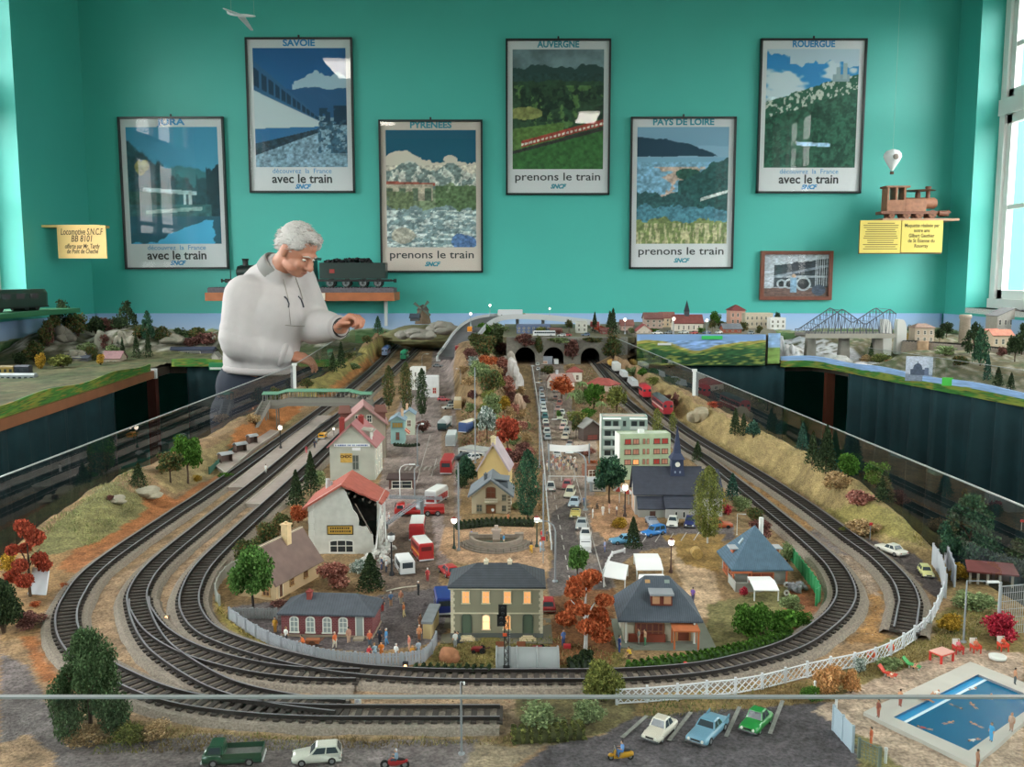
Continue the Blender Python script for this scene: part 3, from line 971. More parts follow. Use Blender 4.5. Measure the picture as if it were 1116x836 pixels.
def ground_colour(X,Y,Z):
 px,py=proj(X,Y,Z)
 n=vN(X,Y,22,211);n2=vN(X,Y,90,212);n3=vN(X,Y,200,213,2)
 wob=(n2-.5)*7
 wx=px+wob;wy=py+(n-.5)*6
 c=np.tile(hexc('#94836a'),(X.size,1))
 def aR(poly,h,crisp=0,k=1.):
  nonlocal c
  msk=inpoly(px if crisp else wx,py if crisp else wy,poly)
  c=bL(c,msk*k,h)
 aR([(395,425),(300,505),(190,590),(95,650),(100,720),(260,770),(560,790),(560,735),(330,730),(215,690),(240,610),(330,520),(430,430)],'#9d8d78')
 aR([(300,485),(255,505),(150,570),(60,640),(20,690),(45,740),(95,760),(75,690),(80,650),(115,610),(240,528),(330,465)],SOIL)
 aR([(0,560),(0,700),(60,690),(70,640),(110,600),(60,590)],'#96805f')
 aR([(60,620),(120,560),(170,530),(190,545),(130,590),(90,625)],SOIL)
 aR([(30,610),(75,600),(110,590),(160,555),(155,540),(120,525),(60,570)],'#7f8560')
 aR([(165,520),(200,505),(260,470),(320,440),(330,455),(260,505),(190,540)],'#8f8868')
 aR([(255,470),(290,445),(330,430),(330,445),(280,490),(240,505)],'#a5744a')
 aR([(320,440),(345,400),(400,375),(440,355),(445,368),(400,400),(360,430)],'#8a8a58')
 aR([(345,432),(400,392),(432,372),(438,375),(400,402),(355,436)],'#a27a50')
 aR([(690,385),(760,440),(870,486),(1010,556),(1060,580),(1060,640),(1000,612),(930,575),(860,530),(770,482),(735,455)],'#99906a')
 aR([(735,462),(770,482),(860,535),(935,588),(925,592),(850,540),(760,482)],'#a5764e')
 aR([(890,560),(945,545),(1010,575),(1000,590),(940,580)],'#8a8a58')
 aR([(960,600),(1060,590),(1116,640),(1116,680),(1030,650),(990,640)],'#8c7f5c')
 aR([(655,396),(745,470),(930,597),(985,650),(975,700),(915,700),(925,650),(905,615),(840,558),(740,483)],'#9c8058')
 aR([(860,575),(925,600),(955,625),(960,650),(930,640),(900,605)],'#a39a90')
 aR([(868,580),(905,575),(950,590),(930,606),(893,600)],ASPH,1)
 aR([(905,572),(940,585),(1000,605),(1030,640),(1025,655),(1005,640),(975,612),(925,598)],'#57565a',1)
 aR([(425,440),(520,400),(660,400),(745,487),(905,612),(920,650),(880,690),(760,732),(600,738),(440,736),(260,700),(215,660),(240,600),(330,520)],'#8b7c60')
 aR([(250,660),(250,610),(330,540),(345,540),(330,620),(300,660),(255,670)],'#75684f')
 aR([(408,640),(412,540),(422,470),(440,430),(470,400),(475,360),(492,352),(500,365),(494,400),(496,440),(502,520),(500,605),(450,640)],ASPH2,1)
 aR([(420,470),(445,440),(452,460),(430,520),(415,530)],'#8e8a8a',1)
 aR([(408,590),(440,560),(470,560),(480,640),(420,655)],'#6b645e',1)
 aR([(480,440),(492,440),(498,600),(484,600)],'#857b70',1)
 aR([(577,392),(612,392),(640,500),(652,560),(672,640),(640,660),(598,660),(604,610),(592,520),(584,440)],'#86827f',1)
 aR([(600,560),(622,545),(640,640),(604,650)],'#5c5c60',1)
 aR([(601,470),(650,470),(652,520),(606,520)],'#9a938a',1)
 aR([(405,650),(480,640),(500,655),(480,700),(400,712),(290,700),(250,662),(300,655),(390,655)],'#5f5f66',1)
 aR([(596,620),(660,612),(668,640),(640,650),(598,662)],'#66666a',1)
 aR([(640,600),(690,575),(800,572),(800,588),(700,600),(668,620)],'#66666c',1)
 aR([(483,575),(580,572),(596,590),(600,622),(560,625),(492,612),(478,600)],'#a8937c',1)
 aR([(640,540),(700,540),(712,575),(660,590),(645,575)],'#a58a70')
 aR([(730,595),(775,610),(790,670),(760,675),(735,620)],'#b3a690')
 aR([(720,585),(790,580),(785,625),(745,615),(735,595)],'#8d7a4c')
 aR([(490,690),(600,690),(680,690),(680,735),(480,735),(465,720)],'#6e6c44')
 aR([(600,650),(670,640),(668,725),(600,725)],'#77593e')
 aR([(770,660),(850,640),(905,640),(900,690),(800,715),(770,700)],'#6f7250')
 aR([(860,640),(910,630),(918,660),(890,690),(850,690)],'#8a5f46')
 aR([(505,560),(590,560),(590,572),(505,575)],'#7c6f52')
 aR([(235,650),(255,680),(310,705),(390,725),(390,732),(300,715),(240,690)],'#8d8a4e')
 aR([(620,420),(668,415),(700,460),(650,470),(632,470)],'#86795e')
 aR([(130,785),(560,797),(560,815),(300,812),(100,820),(60,800)],'#8d8062')
 aR([(0,712),(30,725),(55,770),(110,812),(220,800),(330,808),(520,806),(505,850),(0,850)],'#727278')
 aR([(0,812),(30,800),(60,822),(60,850),(0,850)],'#a1907a')
 aR([(520,806),(560,815),(600,790),(640,808),(590,812),(540,850),(500,850)],'#8f8a7a')
 aR([(548,850),(600,812),(660,800),(690,780),(880,762),(925,770),(945,800),(930,850)],'#5a5c66',1)
 aR([(560,795),(560,755),(690,755),(690,782),(660,800),(600,812)],'#6d6c4e')
 aR([(690,755),(880,740),(920,740),(900,765),(690,780)],'#8a7d58')
 aR([(885,775),(960,735),(1060,705),(1116,712),(1116,850),(960,850),(930,800)],'#b0a79c',1)
 aR([(900,745),(960,700),(1040,660),(1116,670),(1116,712),(1050,706),(960,737),(905,765)],'#7f7a52')
 aR([(930,800),(950,806),(985,840),(940,850)],'#7d7f58')
 d=near_track(X,Y)
 c=bL(c,sstep(.036,.029,d)*.9,'#8d8272')
 c=c*(1+((n-.5)*.34+(n2-.5)*.42+(n3-.5)*.30))[:,None]
 c=c*np.array([1.02,.95,.90])
 return np.clip(c,0,1)
pys=np.concatenate([np.arange(880,420,-1.7),np.arange(420,352,-1.)])
ys=np.array([G(558,p,ZB).y for p in pys]);ys=ys[ys<WALL_Y-.06]
ys=np.concatenate([ys,np.linspace(ys[-1]+.02,WALL_Y-.03,6)])if ys[-1]<WALL_Y-.06 else ys
nu=330
U,Yg=np.meshgrid(np.linspace(0,1,nu),ys)
Xl=np.where(Yg<4.4,XGL(Yg),-.75);Xr=np.where(Yg<4.4,XGR(Yg),.62)
Xl=np.where(Yg<1.25,Xl-.6*sstep(1.25,1.,Yg)*0,Xl)
Xg=Xl+(Xr-Xl)*U
Xg,Yf=Xg.ravel(),Yg.ravel()
Zg=ZB+ground_z(Xg,Yf)
me=np_mesh('ground',np.stack([Xg,Yf,Zg],-1),grid_faces(nu,len(ys)),ground_colour(Xg,Yf,Zg),mat_col(.95,'scenery_ground',bump=.8,bs=330,var=.42,vs=330),1)
o=link('ground',me);sT(o,'modelled ground of the long railway table with streets and banks','ground')
m=MB()
m.prism([(XGL(GF),GF),(XGR(GF),GF),(XGR(4.4),4.4),(.62,WALL_Y-.02),(-.75,WALL_Y-.02),(XGL(4.4),4.4)],ZB-.06,ZB-.012)
o=m.bd('layout_table',mt('#4a3a2c',.7));tg(o,'long wooden table that carries the central layout','table')
#glass round the table
PANE=mat_pane('acrylic',(.93,.95,.95),.0,1.9,.0)
EDGE=mt('#848a8a',.4)
def glass(l_,quad,th=.004,grp=None):
 ''
 t=tI('glass_barrier',l_,'glass panel',quad[0],0,grp)
 o=VV(quad[0]);P=[VV(q)-o for q in quad]
 m=MB();m.slab(P,th);m.bd('pane',PANE,t)
 e=MB();d=(P[2]-P[3])
 nrm=(P[1]-P[0]).cross(P[2]-P[0]).normalized()
 a,b=P[3],P[2]
 up=VV((0,0,.0015))
 e.add([a,b,b-nrm*th,a-nrm*th,a+up,b+up,b-nrm*th+up,a-nrm*th+up],[(0,1,5,4),(1,2,6,5),(2,3,7,6),(3,0,4,7),(4,5,6,7)])
 e.bd('top_edge',EDGE,t)
 return t
def q4(xa,ya,xb,yb,za0,za1,zb1,zb0=None):
 zb0=za0 if zb0 is None else zb0
 return[(xa,ya,za0),(xb,yb,zb0),(xb,yb,zb1),(xa,ya,za1)]
glass('clear panel along the left edge of the layout in front of the curtain',q4(XGL(3.04),3.04,XGL(GF),GF,ZB-.05,GTOP,GTOP))
glass('shorter clear panel rising under the man\'s raised hand',q4(XGL(3.04)-.002,4.28,XGL(3.04),3.05,ZB-.05,1.205,GTOP))
glass('clear panel along the right edge of the layout reflecting the red train',q4(XGR(GF),GF,XGR(4.38),4.38,ZB-.05,GTOP,GTOP))
glass('clear panel across the front edge of the layout',q4(XGL(GF),GF,XGR(GF),GF,ZB-.05,GTOP,GTOP))
PW_=mt('#d9dcdc',.4)
def clip_post(x,y,z0,z1,l_):
 m=MB();m.box((0,0,0),(.009,.009,z1-z0));m.box((0,0,z1-z0-.004),(.014,.012,.008));m.box((0,0,0),(.012,.012,.005))
 tg(m.bd('white_post',PW_,None,(x,y,z0)),l_,'post')
clip_post(XGL(3.045)+.008,3.045,ZB+.03,GTOP+.004,'white post holding the left glass panel by the man')
clip_post(XGR(2.86)-.008,2.86,ZB+.045,GTOP+.004,'white post holding the right glass panel near the red coaches')
clip_post(XGR(.95)-.008,.95,ZB-.012,GTOP+.004,'white post holding the right glass panel near the front corner')
#side tables, fascias, curtains
CURT=mt('#113238',.9,var=.25,vs=9)
def curtain(l_,path,z0,z1,amp=.02,per=.16,sd=0,gather=0):
 ''
 P=sp_([VV((*p,0))for p in path],.012)
 rnd=np.random.default_rng(sd)
 nz=14
 V=[]
 ph=np.cumsum(rnd.uniform(.6,1.5,len(P)))*.012/per*2*PI
 for i,p in eN(P):
  d=(P[min(i+1,len(P)-1)]-P[max(i-1,0)]).normalized();nn=VV((-d.y,d.x,0))
  for k in range(nz):
   f=k/(nz-1)
   q=p+nn*amp*(math.sin(ph[i])+.4*math.sin(2.3*ph[i]+1+f))*(.35+.65*f)
   V.append((q.x,q.y,z1+(z0-z1)*f))
 n=len(P)
 idx=np.arange(n*nz).reshape(n,nz)
 F=np.stack([idx[:-1,:-1],idx[:-1,1:],idx[1:,1:],idx[1:,:-1]],-1).reshape(-1,4)
 me=np_mesh('curtain',np.array(V),F,None,CURT,1)
 o=link('curtain',me)
 md=o.modifiers.new('t','SOLIDIFY');md.thickness=.003
 return tg(o,l_,'curtain')
TLx=lambda y:-1.53-(y-2.71)*.0647
TRx=lambda y:1.467+(4.40-y)*.1918
curtain('dark green curtain hanging below the left side table',[(TLx(1.)-.03,1.),(TLx(2.5)-.03,2.5),(TLx(3.72)-.03,3.72)],.02,.99,sd=1,amp=.035)
curtain('dark green curtain below the far left corner table',[(TLx(4.1)+.06,4.37),(-1.05,4.38),(-.76,4.37)],.02,ZB-.002,sd=2,per=.12)
curtain('dark green curtain below the painted valley panel',[(.62,4.44),(1.,4.45),(1.335,4.44)],.02,ZB-.004,sd=3,per=.14)
curtain('dark green curtain hanging in folds below the right side table',[(TRx(4.2)+.03,4.2),(TRx(3.4)+.03,3.4),(TRx(2.4)+.03,2.4),(TRx(1.2)+.03,1.2)],.02,ZB-.012,sd=4,per=.13,amp=.045)
def ring(px):
 return[(p.x,p.y)for p in px]
TABLE=mt('#3a3128',.8)
def side_table(l_,poly,leg,col):
 t=tI('side_table',l_,'table',(poly[2][0],poly[2][1],0))
 o=VV(t.location)
 m=MB();m.prism([(x-o.x,y-o.y)for x,y in poly],ZB-.04,ZB-.001);m.bd('tabletop',TABLE,t)
 m=MB();m.bb(leg[0]-o.x-.02,leg[1]-o.y-.02,0,leg[0]-o.x+.02,leg[1]-o.y+.02,ZB-.04);m.bd('leg',mt(col,.6),t)
 return t
t=side_table('side table along the left wall and far left corner',[(XL,.9),(TLx(.9)-.03,.9),(TLx(4.1)-.03,4.1),(TLx(4.1)-.03,4.40),(-.76,4.40),(-.76,YB-.001),(XL,YB-.001)],(-1.68,4.26),'#4a2018')
o=VV(t.location)
m=MB()
m.slab([VV(q)-o for q in((TLx(.9)+.012,.9,ZB-.03),(TLx(4.1)+.012,4.1,ZB-.03),(TLx(4.1)+.012,4.1,ZB+.004),(TLx(.9)+.012,.9,ZB+.004))],.038)
m.bd('rim',mt('#8d5c3e',.5,var=.15,vs=14),t)
m=MB();m.box((TLx(4.1)+.002-o.x,4.108-o.y,ZB-.032),(.036,.018,.044));m.bd('corner_cap',PW_,t)
side_table('side table along the right wall and far right corner',[(.62,4.50),(1.48,4.50),(TRx(4.35)+.06,4.40),(TRx(.9)+.06,.9),(XR,.9),(XR,YB-.001),(.62,YB-.001)],(1.55,4.45),'#5c2f1e')
def fA(l_,pts,h0,h1,fn,cat='painted panel',top=None,nseg=160,nh=26,th=.006):
 ''
 P=sp_([VV((*p,0))for p in pts],.02)
 n=len(P);V=[];uu=[];vv=[]
 for i,p in eN(P):
  s=i/(n-1);zt=h1 if top is None else top(s)
  for k in range(nh):
   f=k/(nh-1)
   V.append((p.x,p.y,h0+(zt-h0)*f));uu.append(s);vv.append(f)
 idx=np.arange(n*nh).reshape(n,nh)
 F=np.stack([idx[:-1,:-1],idx[1:,:-1],idx[1:,1:],idx[:-1,1:]],-1).reshape(-1,4)
 me=np_mesh('painted_board',np.array(V),F,fn(np.array(uu),np.array(vv)),mat_col(.6,'painted_board'),0)
 o=link('painted_board',me)
 md=o.modifiers.new('t','SOLIDIFY');md.thickness=th
 return tg(o,l_,cat)
def paint_meadow(sd,sky=.0,L=12.):
 def fn(u,v):
  n=vN(u*L,v,2.2,sd);n2=vN(u*L,v*3,6,sd+1)
  c=np.tile(hexc('#3f7a34'),(u.size,1))
  c=bL(c,sstep(.45,.6,n),'#7d8a3a')
  c=bL(c,sstep(.55,.7,n2),'#2c5a2a')
  c=bL(c,sstep(.62,.75,vN(u*L,v*2,5,sd+5)),'#9a7a3a')
  if sky:
   c=bL(c,v>1-sky+.18*(n-.5),'#8fb0dc')
  return speck(c,u*8,v,1+0*u,.25,12,sd+9)
 return fn
fA('green painted strip along the edge of the left side table',[(TLx(1.),1.),(TLx(4.1),4.1)],ZB+.004,ZB+.07,paint_meadow(5),top=lambda s:ZB+.060-.022*s+.006*math.sin(s*31))
fA('green painted strip along the far left table edge',[(TLx(4.1),4.345),(-.76,4.345)],ZB-.002,ZB+.04,paint_meadow(6,L=6),top=lambda s:ZB+.034+.004*math.sin(s*14))
def paint_valley(u,v):
 n=vN(u*4,v,3,41)-.5;n2=vN(u*6,v*1.6,9,43)
 c=np.tile(hexc('#86a8d8'),(u.size,1))
 sk=.80-.34*np.exp(-((u-.47)/.20)**2)+.10*np.exp(-((u-.6)/.1)**2)+.05*np.sin(u*7)
 c=bL(c,v<sk+n*.05,'#a39a52')
 c=bL(c,v<sk-.10+n*.2,'#5d7a3e')
 c=bL(c,v<.55-.25*np.exp(-((u-.45)/.16)**2)+n*.3,'#2f5a38')
 c=bL(c,v<.30+n*.3,'#24482c')
 c=bL(c,(v<sk-.05)&(n2>.62),'#88944a')
 return speck(c,u*5,v*1.4,v<.8,.7,14,44)
zt=GY(760,364.5,4.41).z
fA('painted board of a green valley under blue sky in front of the town',[(.602,4.41),(1.225,4.41)],ZB-.003,zt,paint_valley,nh=60)
fA('narrow painted end board beside the painted valley board',[(1.235,4.41),(1.295,4.42)],ZB+.005,zt+.005,lambda u,v:speck(bL(np.tile(hexc('#8fb0d8'),(u.size,1)),v<.55,'#7c9a52'),u,v,1+0*u,.4,6,3),nh=30)
m=MB();m.bb(-.05,-.002,-.008,.05,.002,.009);
fx=m.bd('paper_label',mt('#35b85c',.6),None,(GY(776,368,4.40).x,4.398,GY(776,368,4.40).z));tg(fx,'green place-name label on the painted valley board','label')
m=MB();m.bb(-.032,-.002,-.005,.032,.002,.005)
fx=m.bd('paper_label',mt('#d8dcdc',.6),None,(GY(724,375,4.40).x,4.398,GY(724,375,4.40).z));tg(fx,'white paper label on the painted valley board','label')
fA('low painted meadow strip along the right side table',[(1.30,4.425),(TRx(4.36),4.36),(TRx(3.7),3.7),(TRx(3.06),3.06),(TRx(2.2),2.2),(TRx(1.),1.)],ZB-.012,ZB+.05,paint_meadow(9,.42,16),top=lambda s:ZB+.040+.004*math.sin(s*40))
glass('clear panel standing on the painted strip of the right side table',q4(TRx(4.)+.012,4.,TRx(2.2)+.012,2.2,ZB+.02,ZB+.115,ZB+.105))
def card_on_right(px,py,wpx,hpx,hx,l_,fn=None):
 for y in np.linspace(4.3,2.4,400):
  if proj(TRx(y),y,ZB+.03)[0]>px:break
 k=ppm((TRx(y),y,ZB+.03))
 c=VV((TRx(y)-.012,y,GY(px,py,y).z))
 ang=math.atan2(-1,.1918)+PI
 if fn is None:
  m=MB();m.bb(-wpx/k/2,-.002,-hpx/k/2,wpx/k/2,.002,hpx/k/2);o=m.bd('paper_label',mt(hx,.6),None,c)
 else:
  o=bpy.data.objects.new('photo_card',None);COL.objects.link(o);o.location=c
  m=MB();m.bb(-wpx/k/2,.001,-hpx/k/2,wpx/k/2,.004,hpx/k/2);m.bd('card',mt('#c8ccd2',.6),o)
  p=paint_plane('picture',wpx/k,hpx/k,60,60,fn,o);p.location=(0,0,-hpx/k/2)
 o.rotation_euler=(0,0,-.35)
 tg(o,l_,'card')
def pic_mosque(u,v):
 c=np.tile(hexc('#b4bccc'),(u.size,1))
 c=bL(c,v>.72,'#7f8a9c')
 c=bL(c,(np.hypot((u-.45)*1.2,v-.48)<.2)|((np.abs(u-.45)<.28)&(v>.52)&(v<.75)),'#4f5a6c')
 c=bL(c,(np.abs(u-.45)<.02)&(v>.2)&(v<.35),'#4f5a6c')
 c=bL(c,(np.abs(u-.78)<.07)&(v>.45)&(v<.75),'#66718a')
 return speck(c,u,v,1+0*u,.3,20,4)
card_on_right(1004,402,27,27,'','grey picture card of a domed building leaning on the right strip',pic_mosque)
card_on_right(1036,416,11,9,'#4cc04a','small green label on the painted strip of the right table')
#backdrops on the walls
def paint_sky(sd,L):
 def fn(u,v):
  n=vN(u*L,v,3,sd)-.5;n2=vN(u*L,v,12,sd+1)-.5
  c=np.outer(v,hexc('#8fb2da'))+np.outer(1-v,hexc('#c4cfe0'))
  c=bL(c,v<.50+n*.22,'#8e9a72')
  c=bL(c,v<.44+n*.3+n2*.1,'#5e7a52')
  c=bL(c,v<.36+n2*.3,'#48663f')
  return speck(c,u*L,v,v<.5,.35,9,sd+3)
 return fn
zt=GY(558,341.5,YB-.012).z
fA('painted sky and hills backdrop along the foot of the rear wall',[(XL+.012,YB-.012),(XR-.012,YB-.012)],ZB+.001,zt,paint_sky(61,10),'backdrop',nh=40)
fA('painted sky and fields backdrop along the left wall',[(XL+.014,1.2),(XL+.014,YB-.02)],ZB+.001,zt,paint_sky(71,8),'backdrop',nh=40)
fA('painted sky and hills backdrop along the right wall',[(XR-.014,YB-.02),(XR-.014,1.2)],ZB+.001,zt,paint_sky(81,8),'backdrop',nh=40)
#BUILDERS FOR THE SMALL THINGS
#trees
_n=NT('foliage');_n.t.nodes.remove(_n.b);FOL=_n.m
_a=_n.n('Attribute');_a.attribute_name='Col';_a=_a.outputs['Color']
_d=_n.n('BsdfDiffuse');_t=_n.n('BsdfTranslucent');_m=_n.n('MixShader',i0=.38)
_n.j(_a,_d.inputs[0],_a,_t.inputs[0],_d.outputs[0],_m.inputs[1],_t.outputs[0],_m.inputs[2],_m.outputs[0],_n.o.inputs['Surface'])
def crown(kd,hexcols,sd,n=900,leaf=.034):
 n=int(n*2.3);leaf*=1.08
 r=np.random.default_rng(sd)
 C=np.array([hexc(h)for h in hexcols])
 if kd=='conifer':
  t=r.random(n)**.75;z=.06+.94*t
  lay=np.mod(z*9,1)
  rad=.5*(1-t)**.85*(.62+.38*(1-lay))+.012
  a=r.random(n)*2*PI
  rr=rad*np.sqrt(r.uniform(.15,1,n))
  P=np.stack([rr*np.cos(a),rr*np.sin(a),z-.05*rr],-1)
 elif kd=='poplar':
  t=r.random(n);z=.10+.90*t
  rad=.5*np.sin(PI*np.clip(t*.93+.07,0,1))**.6*(.8+.4*r.random(n))
  a=r.random(n)*2*PI
  rr=rad*np.sqrt(r.uniform(.3,1,n))
  rr*=.8+.3*np.sin(a*3+z*14)
  P=np.stack([rr*np.cos(a),rr*np.sin(a),z],-1)
 elif kd in('round','bush','tiers','willow','clump'):
  nl={'round':15,'bush':10,'tiers':19,'willow':16,'clump':12}[kd]
  L=[]
  for i in range(nl):
   a=2*PI*i*.618+r.uniform(-.3,.3)
   if kd=='round':
    zz=r.uniform(.44,.86);q=.30*math.sin(PI*np.clip((zz-.28)/.72,.12,.9))**.6*r.uniform(.5,1.1);s=r.uniform(.14,.20)
   elif kd=='tiers':
    zz=(.22,.30,.40,.56,.66,.84)[i%6]+r.uniform(-.03,.03);q=(.36,.32,.34,.24,.20,.05)[i%6];s=r.uniform(.13,.19)
   elif kd=='clump':
    zz=(.28,.36,.46,.60,.72,.86)[i%6]+r.uniform(-.04,.04);q=(.34,.30,.22,.28,.20,.08)[i%6];s=r.uniform(.09,.14)
   elif kd=='willow':
    zz=r.uniform(.45,.86);q=r.uniform(.1,.36);s=r.uniform(.10,.16)
   else:
    zz=r.uniform(.22,.62);q=r.uniform(.0,.32);s=r.uniform(.16,.26)
   L.append((q*math.cos(a),q*math.sin(a),zz,s))
  L=np.array(L)
  k=r.integers(0,nl,n)
  d=r.normal(size=(n,3));d/=np.linalg.norm(d,axis=1)[:,None]
  d*=(r.uniform(.45,1.12,n))[:,None]
  P=L[k,:3]+d*L[k,3:4]*np.array([1.35,1.35,.6]if kd=='clump' else[1,1,.85])
  if kd=='willow':
   P[:,2]-=np.abs(r.normal(size=n))*.16*(np.hypot(P[:,0],P[:,1])>.2)
  if kd=='bush':
   P[:,2]=np.maximum(P[:,2],.02)
 else:
  d=r.normal(size=(n,3));d/=np.linalg.norm(d,axis=1)[:,None];d[:,2]=np.abs(d[:,2])
  P=d*np.array([.5,.5,1.])*r.uniform(.8,1.05,n)[:,None]
  P[:,:2]*=(1+.2*np.sin(np.arctan2(P[:,1],P[:,0])*5))[:,None]
 u=r.normal(size=(n,3));u/=np.linalg.norm(u,axis=1)[:,None]
 v=np.cross(u,r.normal(size=(n,3)));v/=np.linalg.norm(v,axis=1)[:,None]
 s=(leaf*r.uniform(.6,1.5,n))[:,None]
 sc=np.array([1.,1.,.7])if kd in('conifer','poplar')else np.ones(3)
 u=u*s*sc;v=v*s*.75*sc
 V=np.stack([P-u,P-v,P+u,P+v],1).reshape(-1,3)
 col=C[r.integers(0,len(C),n)]*r.uniform(.9,1.4,n)[:,None]
 return V,np.arange(4*n).reshape(-1,4),np.repeat(col,4,axis=0)
CROWNS={}
def crown_mesh(kd,cols,sd,n,leaf):
 key=(kd,cols,sd,n,leaf)
 if key not in CROWNS:
  V,F,c=crown(kd,cols,sd,n,leaf)
  CROWNS[key]=np_mesh('foliage',V,F,c,FOL)
 return CROWNS[key]
TRUNKS={}
def trunk_mesh(kd,hx='#4a3a2c'):
 key=(kd,hx)
 if key not in TRUNKS:
  m=MB()
  if kd in('round','tiers','willow','clump'):
   m.tube([(0,0,0),(.01,0,.2),(-.005,.01,.45),(0,0,.75)],[.035,.026,.022,.010],7)
   for a in(0,2.1,4.2):
    m.tube([(0,0,.36),(.12*math.cos(a),.12*math.sin(a),.5),(.24*math.cos(a),.24*math.sin(a),.58)],[.014,.010,.005],5)
  elif kd in('conifer','poplar'):
   m.tube([(0,0,0),(0,0,.5),(0,0,.97)],[.030,.020,.004],7)
  else:
   for a in(.3,2.4,4.3):
    m.tube([(0,0,0),(.15*math.cos(a),.15*math.sin(a),.35)],[.03,.012],5)
  TRUNKS[key]=m.mesh('trunk',mt(hx,.9,var=.2,vs=20))
 return TRUNKS[key]
PAL={'dark':('#384632','#46543a','#2e3a2c'),'pine':('#3a5544','#46664c','#30483c'),'blue':('#3a564c','#446456','#2f4840'),'green':('#46662e','#557a36','#3a5628'),'bright':('#4e6e3a','#5e7e46','#405c30'),'olive':('#6a7040','#7c7f48','#585e36'),'yellow':('#a8893a','#b99a48','#8c7230'),'mustard':('#8d7430','#a08438','#7a6428'),'red':('#944a3a','#a85642','#7c3c30'),'rust':('#9c5638','#b06a48','#84442c'),'brown':('#80543c','#94664a','#6a4430'),'pink':('#9a6a60','#b08478','#7c5048'),'grey':('#7d8a84','#c4ccc8','#5c6c64'),'tan':('#a08a68','#b29c7a','#8a7456'),'plum':('#6a4a46','#7c5a52','#563c3a'),'crimson':('#a03040','#b84858','#842434'),'sage':('#74825c','#86946c','#62704e'),'straw':('#b08a60','#c09a70','#9c7850'),'fir':('#44583c','#54684a','#3a4c34'),'darkmix':('#3c4c34','#55603c','#6a5a3c'),}
TREE_N=0
def plant(name,cat,l_,kd,pal,px,py,hpx,wpx,gp=None,n=800,leaf=.034,trunk='#4a3a2c',base=None,variant=None):
 ''
 global TREE_N
 TREE_N+=1
 p=on(px,py)if base is None else base
 k=ppm(p);f_=min(max(hpx/40,1),3.2);n=int(n*f_**1.25);leaf=leaf/f_**.8
 sd=(TREE_N%4 if variant is None else variant)+11
 t=tI(name,l_,cat,p-VV((0,0,.001)),TREE_N*1.3,gp)
 if kd=='conifer':wpx*=1.3
 t.scale=(wpx/k,wpx/k,hpx/k)
 link('foliage',crown_mesh(kd,PAL[pal],sd,n,leaf),t)
 link('trunk' if cat=='tree' else 'stems',trunk_mesh(kd,trunk),t)
 return t
